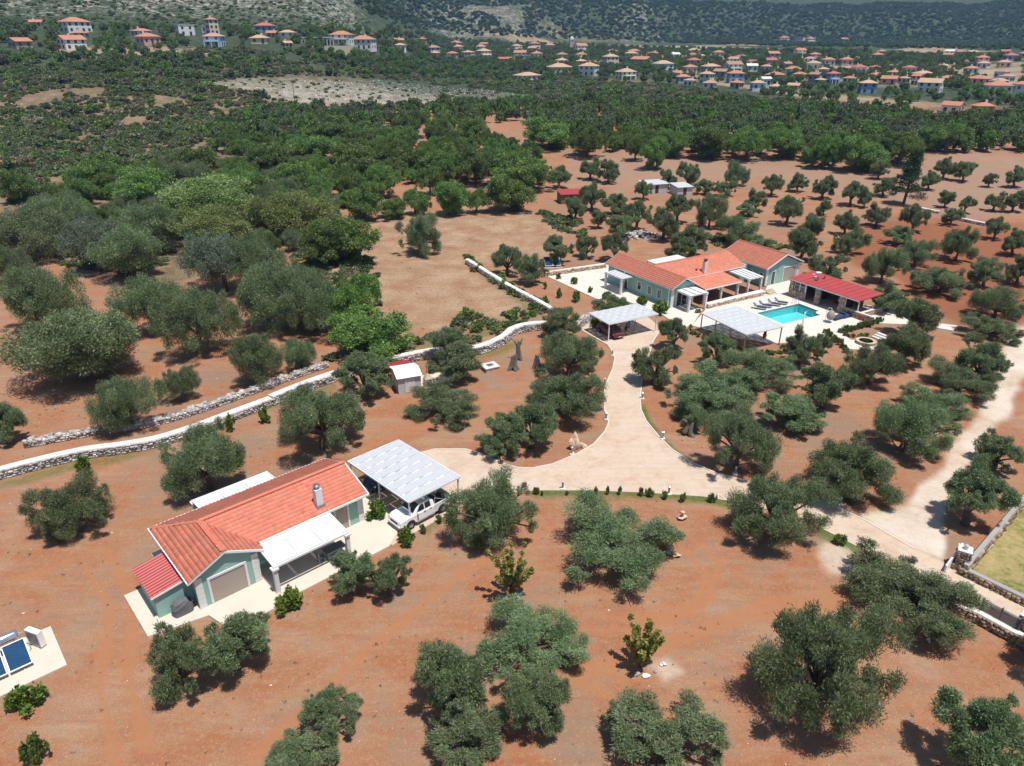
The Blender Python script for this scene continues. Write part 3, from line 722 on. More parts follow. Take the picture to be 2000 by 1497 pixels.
chair(NH, 8.85, 8.6, math.pi / 2, 'slatted grey chair at the left end of the terrace table')
# covered barbecue
bq = NH.empty('covered_barbecue', -.55, 7.0, .12); tag(bq, 'barbecue under a dark grey cover beside the red-roofed lean-to', 'barbecue')
g = []; rg = random.Random(4)
prof = [(0, .64, .36), (.3, .66, .38), (.62, .68, .40), (.78, .62, .38), (.95, .52, .34), (1.08, .36, .26), (1.14, .10, .08)]
for z, a, b_ in prof:
    for k in range(16):
        t = 2 * math.pi * k / 16; c_, s_ = math.cos(t), math.sin(t); e = .55
        g.append((a * math.copysign(abs(c_) ** e, c_) + rg.uniform(-.025, .025), b_ * math.copysign(abs(s_) ** e, s_) + rg.uniform(-.025, .025), z + rg.uniform(-.02, .02) * (z > .1)))
f = [(i * 16 + j, i * 16 + (j + 1) % 16, (i + 1) * 16 + (j + 1) % 16, (i + 1) * 16 + j) for i in range(len(prof) - 1) for j in range(16)] + [tuple((len(prof) - 1) * 16 + j for j in range(16))]
link_mesh('cover', np_mesh('cover', g, f), 'tarp_grey', bq)
hd = MB(); hd.bar((.66, -.3, .8), (.66, .3, .8), .05); hd.bar((.5, -.28, .8), (.66, -.28, .8), .04); hd.bar((.5, .28, .8), (.66, .28, .8), .04); hd.build('handle_bulge', 'tarp_grey', bq)

# ------------------------------------------------------------------ carports with woven white strips
def carport(fr_, U, Vv, z, nu, nv, posts, label, name='carport', tilt=0, catz='carport', pm='steel_white', seed=1):
    """roof of staggered overlapping panels on a thin steel frame"""
    c_ = fr_.empty(name); tag(c_, label, catz)
    zz = lambda u: z + tilt * u / U
    fm = MB(); fm.bar(L3(0, 0, z), L3(U, 0, zz(U)), .10, .14); fm.bar(L3(0, Vv, z), L3(U, Vv, zz(U)), .10, .14); fm.bar(L3(0, 0, z), L3(0, Vv, z), .09, .137); fm.bar(L3(U, 0, zz(U)), L3(U, Vv, zz(U)), .09, .137)
    for k in range(1, 4): fm.bar(L3(.05, Vv * k / 4, z - .04), L3(U - .05, Vv * k / 4, zz(U) - .04), .06, .09)
    fm.build('frame', 'steel_white', c_)
    lw = Vv / nv; pl_ = U / nu; rg = random.Random(seed)
    for j in range(nv):
        off = (j % 3) / 3 * pl_
        k0 = -1
        for k in range(-1, nu + 1):
            a = max(.05, k * pl_ + off); b_ = min(U - .05, (k + 1) * pl_ + off)
            if b_ - a < .12: continue
            v0, v1 = j * lw + .012, (j + 1) * lw - .012
            h0 = .085 + rg.uniform(0, .006); h1 = h0 + .035
            g0 = .0 if a < .06 else .035
            mb = MB(); mb.slab([L3(a + g0, v0, zz(a) + h0), L3(a + g0, v1, zz(a) + h0 + .004), L3(b_, v1, zz(b_) + h1 + .004), L3(b_, v0, zz(b_) + h1)], .012)
            mb.build('roof_panel', 'canvas_panel', c_)
            if b_ < U - .06:                                     # bright lap strip at the open end
                s = MB(); ua = max(a + .05, b_ - .85); za_ = zz(ua) + h0 + (h1 - h0) * (ua - a - g0) / max(b_ - a - g0, .01) + .010; s.slab([L3(ua, v0 + .02, za_), L3(ua, v0 + .11, za_ + .001), L3(b_ - .06, v0 + .11, zz(b_) + h1 + .010), L3(b_ - .06, v0 + .02, zz(b_) + h1 + .009)], .006)
                s.build('lap_strip', 'white_paint', c_)
    for (pu, pv) in posts:
        mb = MB(); mb.box(pu - .055, pu + .055, -pv - .055, -pv + .055, 0, zz(pu) - .07); mb.box(pu - .13, pu + .13, -pv - .13, -pv + .13, .06, .10)
        mb.build('post', pm, c_)
    return c_
carport(NCP, 5.3, 8.34, 2.62, 4, 8, [(.12, .12), (.12, 4.2), (.12, 8.2), (5.15, .12), (5.15, 4.2), (5.15, 8.2)], 'white carport roofed with staggered panels beside the small house, sheltering the pickup', tilt=-.12)
carport(FCP, 7.8, 4.45, 2.5, 6, 5, [(.15, .12), (.15, 4.33), (7.65, .12), (7.65, 4.33)], 'white carport with staggered roof panels at the far end of the driveway', seed=2)
carport(PERG, 6.0, 8.3, 2.42, 5, 8, [(.1, .1), (.1, 2.8), (.1, 5.5), (.1, 8.2), (5.9, .1), (5.9, 4.1), (5.9, 8.2)], 'white shade pergola of staggered panels beside the swimming pool', 'shade_pergola', catz='pergola', pm='metal_grey', seed=3)
# ------------------------------------------------------------------ main house
mh = FH.empty('main_house'); tag(mh, 'long mint green house with orange tile roofs beside the pool', 'house')
def gable_block(par, u0, u1, v0, v1, axis, ez, rz, mat='tile_far', oh=.4, tw=.3, th=.36, seed=0, wallmat='teal'):
    w = MB(); a0, a1, b0, b1 = u0 + oh, u1 - oh, v0 + oh, v1 - oh; wz_ = ez - .13
    w.box(a0, a1, -b1, -b0, 0, wz_)
    if axis == 'v':
        um_ = (u0 + u1) / 2; zr = wz_ + (rz - ez) * (a1 - a0) / (u1 - u0)
        w.add([L3(a0, b0, wz_ - .01), L3(a1, b0, wz_ - .01), L3(um_, b0, zr), L3(a0, b1, wz_ - .01), L3(a1, b1, wz_ - .01), L3(um_, b1, zr)], [(0, 2, 1), (3, 4, 5), (0, 1, 4, 3), (1, 2, 5, 4), (2, 0, 3, 5)])
        sl_ = [[L3(u0, v0, ez), L3(u0, v1, ez), L3(um_, v1, rz), L3(um_, v0, rz)], [L3(u1, v1, ez), L3(u1, v0, ez), L3(um_, v0, rz), L3(um_, v1, rz)]]
        rl = (L3(um_, v0, rz), L3(um_, v1, rz)); ends = [((u0, v1), (um_, v1), (u1, v1)), ((u0, v0), (um_, v0), (u1, v0))]
    else:
        vm_ = (v0 + v1) / 2; zr = wz_ + (rz - ez) * (b1 - b0) / (v1 - v0)
        w.add([L3(a0, b0, wz_ - .01), L3(a0, b1, wz_ - .01), L3(a0, vm_, zr), L3(a1, b0, wz_ - .01), L3(a1, b1, wz_ - .01), L3(a1, vm_, zr)], [(0, 1, 2), (3, 5, 4), (0, 3, 4, 1), (1, 4, 5, 2), (2, 5, 3, 0)])
        sl_ = [[L3(u0, v1, ez), L3(u1, v1, ez), L3(u1, vm_, rz), L3(u0, vm_, rz)], [L3(u1, v0, ez), L3(u0, v0, ez), L3(u0, vm_, rz), L3(u1, vm_, rz)]]
        rl = (L3(u0, vm_, rz), L3(u1, vm_, rz)); ends = [((u1, v0), (u1, vm_), (u1, v1)), ((u0, v0), (u0, vm_), (u0, v1))]
    w.build('wall', wallmat, par)
    sb = MB(); [sb.slab(q, .12) for q in sl_]; r = one_tint(sb.build('roof', mat, par))
    for k, q in enumerate(sl_): tile_field(q, tw, th, mat, r, seed + k)
    ridge_caps([rl], r, mat)
    e = MB()
    for q in sl_: e.bar((q[0][0], q[0][1], ez - .05), (q[1][0], q[1][1], ez - .05), .12, .14)
    for (p0, p1, p2) in ends:
        d = .03 if (axis == 'v' and p0[1] == v1) or (axis == 'u' and p0[0] == u1) else -.03
        for s_, t_, zs, zt in ((p0, p1, ez, rz), (p1, p2, rz, ez)):
            if axis == 'v': e.bar(L3(s_[0], s_[1] + d, zs - .07), L3(t_[0], t_[1] + d, zt - .07), .08, .15)
            else: e.bar(L3(s_[0] + d, s_[1], zs - .07), L3(t_[0] + d, t_[1], zt - .07), .08, .15)
    e.build('eaves_trim', 'white_paint', par)
    return r
gable_block(mh, 0, 5.21, 0, 15.2, 'v', 3.0, 4.25, seed=10)
gable_block(mh, 2.6, 17.6, 4.6, 12.5, 'u', 3.02, 4.45, seed=20)
gable_block(mh, 19.2, 27.6, 5.5, 15.4, 'v', 3.0, 4.75, seed=30)
cw = MB(); cw.box(17.1, 19.7, -11.5, -5.5, 0, 2.8); cw.build('link_wall', 'teal', mh)
# porch
pr = MB(); pr.slab([L3(5.3, 16.4, 2.42), L3(12.7, 16.4, 2.42), L3(12.7, 12.2, 2.86), L3(5.3, 12.2, 2.86)], .12); prf = one_tint(pr.build('porch_roof', 'tile_far', mh))
tile_field([L3(5.3, 16.4, 2.42), L3(12.7, 16.4, 2.42), L3(12.7, 12.2, 2.86), L3(5.3, 12.2, 2.86)], .3, .36, 'tile_far', prf, 41)
MB().bar(L3(5.3, 16.43, 2.36), L3(12.7, 16.43, 2.36), .10, .15).build('porch_fascia', 'white_paint', mh)
for u in (5.7, 9.0, 12.4):
    c_ = MB(); c_.box(u - .15, u + .15, -16.2, -15.9, 0, 2.3); c_.box(u - .2, u + .2, -16.25, -15.85, 2.14, 2.28); c_.build('column', 'white_trim', mh)
opening(mh, 6.6, 8.6, .5, 2.3, 12.1, fill='glass_dark', name='patio_door', mull=1); opening(mh, 10.0, 11.8, .5, 2.3, 12.1, fill='glass_dark', name='patio_door', mull=1)
opening(mh, 14.0, 15.2, .9, 2.2, 12.1, fill='glass_dark', name='window', mull=1)
# left wall windows, front openings
for v0 in (7.6, 9.9, 12.0): opening(mh, v0, v0 + .75, .9, 2.05, .4, face='u', fill='glass_dark', name='window', fr=.13)
opening(mh, 3.6, 5.2, .12, 2.2, .4, face='u', fill='glass_dark', name='patio_door', fr=.12, mull=1)
opening(mh, 1.5, 3.4, .12, 2.2, 14.8, fill='glass_dark', name='patio_door', mull=1)
opening(mh, 20.9, 21.6, .2, 2.2, 15.0, fill='glass_dark', name='door', fr=.12)
opening(mh, 23.6, 26.4, .2, 2.4, 15.0, fill='shutter', name='garage_door')
opening(mh, 11.5, 12.3, .9, 2.0, 19.6, face='u', fill='glass_dark', name='window', fr=.12); opening(mh, 13.8, 14.4, .9, 2.0, 19.6, face='u', fill='glass_dark', name='window', fr=.12)
quoins(mh, 19.6, 15.0, 2.8, side='v-'); quoins(mh, 27.2, 15.0, 2.8, side='v+'); quoins(mh, .4, 14.8, 2.8, side='v-')
for u in (20.4, 22.4): MB().lathe([(.02, 0), (.1, .02), (.1, .1), (.03, .16)], L3(u, 15.06, 2.3)).build('wall_lamp', 'metal_grey', mh)
MB().bar(L3(-.06, 14.75, .1), L3(-.06, 14.75, 2.9), .09, .09).build('downpipe', 'white_paint', mh)
MB().bar(L3(-.06, 4.9, .1), L3(-.06, 4.9, 2.9), .09, .09).build('downpipe', 'white_paint', mh)
ch = MB(); ch.box(9.0, 9.55, -12.35, -11.8, 2.9, 4.9); ch.build('chimney', 'white_trim', mh)
cc = MB(); cc.box(9.12, 9.43, -12.23, -11.92, 4.9, 5.15); cc.box(8.98, 9.57, -12.37, -11.78, 5.15, 5.2); cc.build('chimney_cowl', 'metal_dark', mh)
MB().lathe([(.1, 0), (.1, .35), (.16, .37), (.16, .42)], L3(8.3, 11.4, 3.3)).build('roof_vent', 'metal_dark', mh)
# white canopies round the house
def louvre(fr_, u0, v0, u1, v1, z, zf, n_, posts, label):
    p_ = fr_.empty('pergola', u0, v0); tag(p_, label, 'pergola'); U, Vv = u1 - u0, v1 - v0
    f_ = MB(); f_.bar(L3(0, 0, z), L3(0, Vv, zf), .12, .16); f_.bar(L3(U, 0, z), L3(U, Vv, zf), .12, .16); f_.bar(L3(-.1, Vv, zf), L3(U + .1, Vv, zf), .12, .16); f_.bar(L3(-.1, 0, z), L3(U + .1, 0, z), .1, .14); f_.build('frame', 'white_trim', p_)
    for k in range(n_):
        t0, t1 = k / n_, (k + .92) / n_
        s = MB(); 
        g = [L3(.05 + U * t0, -.1, z + .14), L3(.05 + U * t0, Vv + .15, zf + .14), L3(U * t1, Vv + .15, zf + .09), L3(U * t1, -.1, z + .09)]
        s.slab(g, .02); s.build('canopy', 'canvas', p_)
        f2 = MB(); f2.bar(L3(U * t0 + .02, -.1, z + .12), L3(U * t0 + .02, Vv + .2, zf + .12), .06, .12); f2.build('rafter', 'white_paint', p_)
    for (pu, pv) in posts:
        c_ = MB(); c_.box(pu - .14, pu + .14, -pv - .14, -pv + .14, 0, (z if pv < Vv / 2 else zf) - .08); c_.box(pu - .2, pu + .2, -pv - .2, -pv + .2, (z if pv < Vv / 2 else zf) - .22, (z if pv < Vv / 2 else zf) - .085); c_.build('column', 'white_trim', p_)
    return p_
louvre(FH, -2.1, 2.8, .3, 6.7, 2.5, 2.5, 4, [(.1, .1), (.1, 3.8)], 'white pergola on the left side of the main house, over the patio')
louvre(FH, 1.2, 14.9, 4.6, 17.6, 2.55, 2.45, 3, [(.12, 2.6), (3.3, 2.6)], 'white pergola in front of the left gable of the main house')
louvre(FH, 14.2, 12.6, 17.2, 16.4, 2.6, 2.4, 4, [(.12, 3.7), (2.9, 3.7)], 'white pergola between the porch and the garage block of the main house')
bs = FH.empty('pergola', 6.2, 2.6); tag(bs, 'low white canopy behind the roof of the main house', 'pergola')
MB().box(0, 6.5, -2.2, 0, 3.05, 3.13).build('canopy', 'canvas', bs)
for a in (.1, 6.4): MB().box(a - .08, a + .08, -.2, -.04, 0, 3.05).build('post', 'white_trim', bs)
# raised terrace with stone retaining wall
tw_ = FH.empty('terrace_wall', 4.9, 17.5); tag(tw_, 'low cream stone retaining wall with planters below the porch', 'wall')
MB().box(0, 11.6, -.35, 0, 0, .62).build('wall', 'stone_face', tw_)
MB().box(-.05, 11.65, -.4, .5, .62, .70).build('coping', 'cap_white', tw_)
def stone_skin(parent, segs, size, mat, seed, name='stones', depth=.10):
    """face of a wall covered with uneven stones; segs = list of (p0, p1, zlow, zhigh, outward normal)"""
    rg = np.random.default_rng(seed); vs_ = []; fs = []; tn = []
    base = np.array([(-1, -1, 0), (1, -1, 0), (1, 1, 0), (-1, 1, 0), (-.72, -.72, 1), (.72, -.72, 1), (.72, .72, 1), (-.72, .72, 1)], float)
    fc = [(4, 5, 6, 7), (0, 1, 5, 4), (1, 2, 6, 5), (2, 3, 7, 6), (3, 0, 4, 7)]
    for (p0, p1, z0, z1, nn) in segs:
        p0 = np.array(p0, float); p1 = np.array(p1, float); L = np.linalg.norm(p1 - p0); t = (p1 - p0) / max(L, 1e-6); nn = np.array([nn[0], nn[1], 0.]); t3 = np.array([t[0], t[1], 0.])
        z = z0
        while z < z1 - .04:
            h = size * rg.uniform(.55, .95); x = -rg.uniform(0, size)
            while x < L:
                w = size * rg.uniform(.7, 1.7); xc = x + w / 2; zc = min(z + h / 2, z1 - .03)
                q = base.copy() + rg.uniform(-.22, .22, (8, 3)) * np.array([1, 1, .6])
                if 0 < xc < L:
                    c_ = np.array([p0[0], p0[1], 0]) + t3 * xc
                    vv = c_ + t3 * (q[:, :1] * w * .47) + np.array([0, 0, 1]) * (q[:, 1:2] * h * .47 + zc) + nn * (q[:, 2:3] * depth * rg.uniform(.5, 1.3))
                    o_ = len(vs_) * 8; vs_.append(vv); fs += [tuple(i + o_ for i in f_) for f_ in fc]; tn += [np.clip(rg.normal(1, .25), .5, 1.6) * (1 + rg.normal(0, .04, 3))] * 8
                x += w
            z += h
    V_ = np.concatenate(vs_); o = link_mesh(name, np_mesh(name, V_, np.array(fs), np.array(tn)), mat, parent); o['kind'] = 'stuff'
    return o
pmat('stone_cream_v', (.52, .40, .29), .9, .25, 2.5, 9, .4, tint=True)
stone_skin(tw_, [((0, -.35), (11.6, -.35), .02, .62, (0, -1))], .30, 'stone_cream_v', 5)
stp = FH.empty('garden_steps', 17.0, 17.2); tag(stp, 'short flight of terracotta steps from the porch terrace to the pool deck', 'steps')
for k in range(4): MB().box(0, 1.6, -.32 * (k + 1), -.32 * k, 0, .62 - .15 * k).build('step', 'stone_cream', stp)

# ------------------------------------------------------------------ pool
pool = POOLF.empty('swimming_pool'); tag(pool, 'turquoise swimming pool with a stepped corner in the pale deck', 'pool')
ring = [(u, -v) for u, v in ((0, 0), (POOL_U, 0), (POOL_U, POOL_V - 1.2), (POOL_U - 1.1, POOL_V - 1.2), (POOL_U - 1.1, POOL_V), (0, POOL_V))]
bs_ = MB(); n_ = len(ring)
bs_.add([(x, y, -1.15) for x, y in ring] + [(x, y, .095) for x, y in ring], [tuple(range(n_ - 1, -1, -1))[::-1]] + [(i, n_ + i, n_ + (i + 1) % n_, (i + 1) % n_) for i in range(n_)])
bo = link_mesh('basin', np_mesh('basin', bs_.v, bs_.f), 'pool_tile', pool)
wq = np_mesh('water', [(x, y, -.06) for x, y in ring], [tuple(range(n_ - 1, -1, -1))]); link_mesh('water', wq, 'water', pool)
cp = MB()
for i in range(n_):
    a, b_ = Vector(ring[i]), Vector(ring[(i + 1) % n_]); d = (b_ - a).normalized(); o_ = Vector((-d.y, d.x)) * .15
    cp.bar((a + o_ * 1).to_3d() + Vector((0, 0, .11)), (b_ + o_ * 1).to_3d() + Vector((0, 0, .11)), .30, .04)
cp.build('coping', 'rock_white', pool)
ld = MB()
for s_ in (0, .5): ld.tube([(7.55 + s_, .55, .1), (7.55 + s_, .55, .75), (7.55 + s_, .35, .95), (7.55 + s_, .0, .9), (7.55 + s_, -.16, .6), (7.55 + s_, -.16, -.8)], .03, 6)
for z in (-.2, -.45): ld.bar((7.55, -.16, z), (8.05, -.16, z), .05)
lo = ld.build('pool_ladder', 'rim', None); lo.parent = pool
# loungers
def lounger(p, rz, lab):
    r = empty('sun_lounger', (p.x, p.y, .10), rz); tag(r, lab, 'sun lounger', 'sun loungers by the pool')
    f_ = MB(); f_.bar((-.3, -.95, .28), (-.3, .95, .28), .05, .06); f_.bar((.3, -.95, .28), (.3, .95, .28), .05, .06); f_.bar((-.3, -.95, .28), (.3, -.95, .28), .05, .06); f_.build('frame', 'steel_white', r)
    for a in (-.3, .3):
        for b_ in (-.8, .75): MB().box(a - .025, a + .025, b_ - .025, b_ + .025, 0, .28).build('leg', 'steel_white', r)
    MB().hexa([(-.3, -1.0, .3), (.3, -1.0, .3), (.3, .35, .3), (-.3, .35, .3), (-.3, -1.0, .4), (.3, -1.0, .4), (.3, .35, .4), (-.3, .35, .4)]).build('cushion', 'navy_fabric', r, bevel=.02)
    MB().hexa([(-.3, .36, .3), (.3, .36, .3), (.3, .95, .78), (-.3, .95, .78), (-.3, .30, .38), (.3, .30, .38), (.3, .88, .86), (-.3, .88, .86)]).build('backrest', 'pale_fabric', r, bevel=.02)
for (px_, py_), lb in zip(((1483,604), (1494,600), (1511,597), (1524,594)), ('leftmost of the four', 'second from left of the four', 'third from left of the four', 'rightmost of the four')):
    lounger(G(px_, py_, .1), math.radians(28 + 33), f'navy cushioned sun lounger, {lb} beside the pool')
# hanging egg chair, daybeds, cactus pot, pool shower
p = G(1620, 630, .1); eg = empty('egg_chair', (p.x, p.y, .1), .4); tag(eg, 'wicker hanging egg chair at the right corner of the pool', 'chair')
sh = MB(); sh.lathe([(.05, .35), (.38, .45), (.52, .75), (.54, 1.05), (.45, 1.4), (.25, 1.65), (.05, 1.72)], k=14); sh.build('shell', 'wicker', eg, smooth=True)
st = MB(); st.lathe([(.5, 0), (.5, .05), (.04, .08)], (0, .35, 0)); st.tube([(0, .75, .05), (0, .85, 1.2), (0, .6, 1.9), (0, .1, 2.0), (0, 0, 1.75)], .035, 6); st.build('stand', 'steel_white', eg)
MB().lathe([(.05, .5), (.34, .52), (.36, .62), (.1, .68)]).build('cushion', 'canvas', eg)
for (px_, py_, lb) in ((1636, 623, 'dark navy daybed nearer the egg chair'), (1653, 619, 'dark navy daybed nearer the stone bar wall')):
    p = G(px_, py_, .1); db = empty('daybed', (p.x, p.y, .1), math.radians(31)); tag(db, lb, 'daybed', 'navy daybeds by the pool')
    MB().box(-1.1, 1.1, -.42, .42, 0, .30).build('base', 'navy_fabric', db, bevel=.05)
    MB().hexa([(-1.08, -.4, .3), (.9, -.4, .3), (.9, .4, .3), (-1.08, .4, .3), (-1.08, -.4, .38), (.9, -.4, .48), (.9, .4, .48), (-1.08, .4, .38)]).build('mattress', 'navy_fabric', db, bevel=.03)
    MB().box(.85, 1.1, -.42, .42, .3, .75).build('backrest', 'navy_fabric', db, bevel=.05)
p = G(1493, 660, .1); cpot = empty('potted_cactus', (p.x, p.y, .1)); tag(cpot, 'tall potted cactus beside the shade pergola', 'plant')
MB().lathe([(.2, 0), (.28, .4), (.3, .45)]).build('pot', 'terracotta_pot', cpot)
cx = MB()
for a, b_, h in ((0, 0, 1.9), (.12, .06, 1.4), (-.1, .08, 1.6), (.05, -.12, 1.2)): cx.tube([(a * .6, b_ * .6, .4), (a, b_, h * .6), (a * 1.6, b_ * 1.6, h)], [.07, .09, .04], 7)
cx.build('stems', 'dark_conifer', cpot)
p = G(1566, 640, .1); shw = empty('pool_shower', (p.x, p.y, .1), .5); tag(shw, 'white curved solar shower at the near pool edge', 'shower')
MB().tube([(0, 0, 0), (0, 0, 1.0), (.03, 0, 1.7), (.15, 0, 2.1), (.38, 0, 2.25)], [.11, .11, .10, .08, .06], 8).build('column', 'steel_white', shw, smooth=True)
MB().lathe([(.1, 0), (.12, .04), (.02, .08)], (.40, 0, 2.15)).build('shower_head', 'metal_grey', shw); MB().lathe([(.2, 0), (.2, .05), (.1, .06)]).build('base', 'metal_grey', shw)

# ------------------------------------------------------------------ pool bar with red roof
br = BAR.empty('pool_bar'); tag(br, 'stone and glass pool house under a flat red roof', 'building')
BU, BV, BZ = 5.5, 11.76, 2.75
rf = MB(); rf.slab([L3(0, 0, BZ), L3(0, BV, BZ - .05), L3(BU, BV, BZ + .05), L3(BU, 0, BZ + .25)], .16); rfo = rf.build('roof', 'red_felt', br)
for k in range(1, 12):
    v = BV * k / 12; MB().bar(L3(.02, v, BZ + .012), L3(BU - .02, v, BZ + .20), .04, .012).build('roof_seam', 'red_felt', rfo)
MB().bar(L3(-.03, 0, BZ - .12), L3(-.03, BV, BZ - .17), .05, .12).build('fascia', 'white_trim', br)
w = MB(); w.box(.35, .75, -.75, -.15, .1, BZ - .15); w.box(.35, BU - .3, -.45, -.15, .1, BZ - .1); w.box(BU - .6, BU - .3, -BV + 2.5, -.3, .1, BZ - .08); w.build('wall', 'stone_face', br)
for nm, v0, v1, z1 in (('low_wall', .75, 2.9, 1.05), ('pier', 4.6, 5.4, BZ - .16), ('pier', 8.6, 9.4, BZ - .16)):
    q = MB(); q.box(.36, .74, -v1, -v0, .1, z1); pp = q.build(nm, 'stone_face', br)
    stone_skin(pp, [((.36, -v1), (.36, -v0), .12, z1, (-1, 0))], .32, 'stone_cream_v', int(v0 * 10))
stone_skin(br, [((.35, -.75), (.35, -.15), .12, BZ - .16, (-1, 0)), ((.35, -.15), (.35, -.149), .12, .2, (-1, 0))], .32, 'stone_cream_v', 99)
for v0, v1, z0 in ((.95, 1.8, 1.07), (1.9, 2.8, 1.07)):
    q = MB(); q.box(.5, .53, -v1, -v0, z0, BZ - .2); gl = q.build('window', 'glass_dark', br)
    f_ = MB(); f_.bar((.5, -v0, z0), (.5, -v0, BZ - .2), .07); f_.bar((.5, -v1, z0), (.5, -v1, BZ - .2), .07); f_.bar((.5, -v0, z0 + .03), (.5, -v1, z0 + .03), .07); f_.bar((.5, -v0, 1.9), (.5, -v1, 1.9), .05); f_.build('frame', 'white_paint', gl)
for v in (2.95, 9.55, 11.55): MB().box(.42, .52, -v - .05, -v + .05, .1, BZ - .17).build('post', 'white_paint', br)
MB().box(BU - .5, BU - .4, -11.6, -11.5, .1, BZ - .1).build('post', 'white_paint', br)
MB().bar((.47, -2.9, BZ - .22), (.47, -11.6, BZ - .26), .08, .12).build('beam', 'white_paint', br)
MB().box(.4, BU - .4, -11.5, -.4, .102, .125).build('floor', 'concrete_cream', br)
for v0 in (3.2, 6.0, 7.4): MB().box(3.2, 3.9, -v0 - 1.1, -v0, .125, 1.1).build('counter', 'interior_dark', br)
MB().box(4.7, 4.9, -8.5, -.8, .9, 2.2).build('back_cabinet', 'interior_dark', br)
q = MB(); q.box(.3, .6, -14.0, -9.3, 0, .98); lw_ = q.build('low_wall', 'stone_face', br); stone_skin(lw_, [((.3, -14.0), (.3, -9.3), .1, .95, (-1, 0))], .30, 'stone_brown', 31)
MB().box(.25, .65, -14.05, -9.25, .98, 1.04).build('coping', 'cap_white', br)
q = MB(); q.box(.6, BU - .3, -12.1, -11.8, 0, .88); lw2 = q.build('low_wall', 'stone_face', br); MB().box(.66, BU - .25, -12.15, -11.75, .88, .94).build('coping', 'cap_white', br)
for a, z in (((.9, -3.2), 0), ((2.4, -3.3), 0)): MB().lathe([(.1, 0), (.1, .45), (.2, .47), (.2, .52)], (a[0] + 1.4, a[1], BZ + .15)).build('roof_vent', 'metal_grey', rfo)
dish = MB(); dish.bar((3.2, -2.6, BZ + .1), (3.2, -2.6, BZ + .95), .05); dish.lathe([(.05, 0), (.3, .05), (.42, .14)], (3.2, -2.6, BZ + .9)); dish.box(2.5, 2.9, -2.9, -2.4, BZ + .12, BZ + .5); dish.box(2.4, 3.4, -2.2, -2.1, BZ + .7, BZ + .74); dish.build('rooftop_unit', 'steel_white', rfo)
buoy = MB(); pts = [(.22, -12.4 + .3 * math.cos(t), .55 + .3 * math.sin(t)) for t in np.linspace(0, 2 * math.pi, 17)]; buoy.tube(pts, .08, 7, False); bo_ = buoy.build('life_ring', 'red_buoy', None); bo_.location = br.location; bo_.rotation_euler = br.rotation_euler
tag(bo_, 'red life ring hanging on the low stone wall beside the pool bar', 'life ring')
# round planter and steps
p = G(1690, 672, 0); pln = empty('round_planter', (p.x, p.y, 0)); tag(pln, 'round stone planter at the end of the pool path', 'planter')
q = MB(); q.lathe([(1.15, 0), (1.15, .42), (.85, .42), (.85, .2)], k=20); q.build('wall', 'stone_face', pln); q = MB(); q.lathe([(1.2, .42), (1.2, .48), (.84, .48), (.84, .42)], k=20); q.build('coping', 'stone_cream', pln); MB().lathe([(.86, .2), (.86, .33), (.02, .36)], k=20).build('soil', 'dark_soil', pln)
p = G(1712, 664, 0); gs = empty('garden_steps', (p.x, p.y, 0), math.radians(28 - 90)); tag(gs, 'three white curved steps beside the round planter', 'steps')
for k in range(3): MB().box(-.9, .9, .1 + k * .45, .55 + k * .45, 0, .16 * (k + 1)).build('step', 'cap_white', gs)
# ------------------------------------------------------------------ vehicles
def loft(mb, secs, k):
    """secs: list of rings with k points each"""
    vs_ = [p for s in secs for p in s]; fs = []
    for i in range(len(secs) - 1):
        for j in range(k): fs.append((i * k + j, i * k + (j + 1) % k, (i + 1) * k + (j + 1) % k, (i + 1) * k + j))
    fs += [tuple(range(k - 1, -1, -1)), tuple((len(secs) - 1) * k + j for j in range(k))]
    mb.add(vs_, fs)
def wheel(par, x, y, r=.38, w=.24):
    o = MB()
    o.lathe([(r * .55, -w / 2), (r * .93, -w / 2), (r, -w * .3), (r, w * .3), (r * .93, w / 2), (r * .55, w / 2)], k=20, cap=False)
    me_ = o.mesh('tyre'); t = link_mesh('tyre', me_, 'tyre'); wh = empty('wheel', (x, y, r)); wh.parent = par
    wh.rotation_euler = (math.pi / 2, 0, 0); t.parent = wh
    rm = MB(); rm.lathe([(.05, -w * .42), (r * .16, -w * .46), (r * .2, -w * .3), (r * .2, w * .3), (r * .16, w * .46), (.05, w * .42)], k=10)
    for k in range(5):
        a = 2 * math.pi * k / 5
        for s_ in (-1, 1): rm.bar((0, 0, s_ * w * .40), (math.cos(a) * r * .56, math.sin(a) * r * .56, s_ * w * .40), .075, .03)
    rm.tube([(math.cos(t_) * r * .57, math.sin(t_) * r * .57, 0) for t_ in np.linspace(0, 2 * math.pi, 21)], w * .44, 4, False)
    link_mesh('rim', rm.mesh('rim'), 'rim', wh)
def ring8(x, hw, z0, z1, rb=.12, rt=.12, tw=1.0):
    a, b_ = hw, hw * tw
    return [(x, -a + rb, z0), (x, a - rb, z0), (x, a, z0 + rb), (x, b_, z1 - rt), (x, b_ - rt, z1), (x, -b_ + rt, z1), (x, -b_, z1 - rt), (x, -a, z0 + rb)]
def glasspanel(par, name, pts, mat='glass_dark', off=.01):
    mb = MB(); mb.add(pts, [tuple(range(len(pts)))]); return mb.build(name, mat, par)
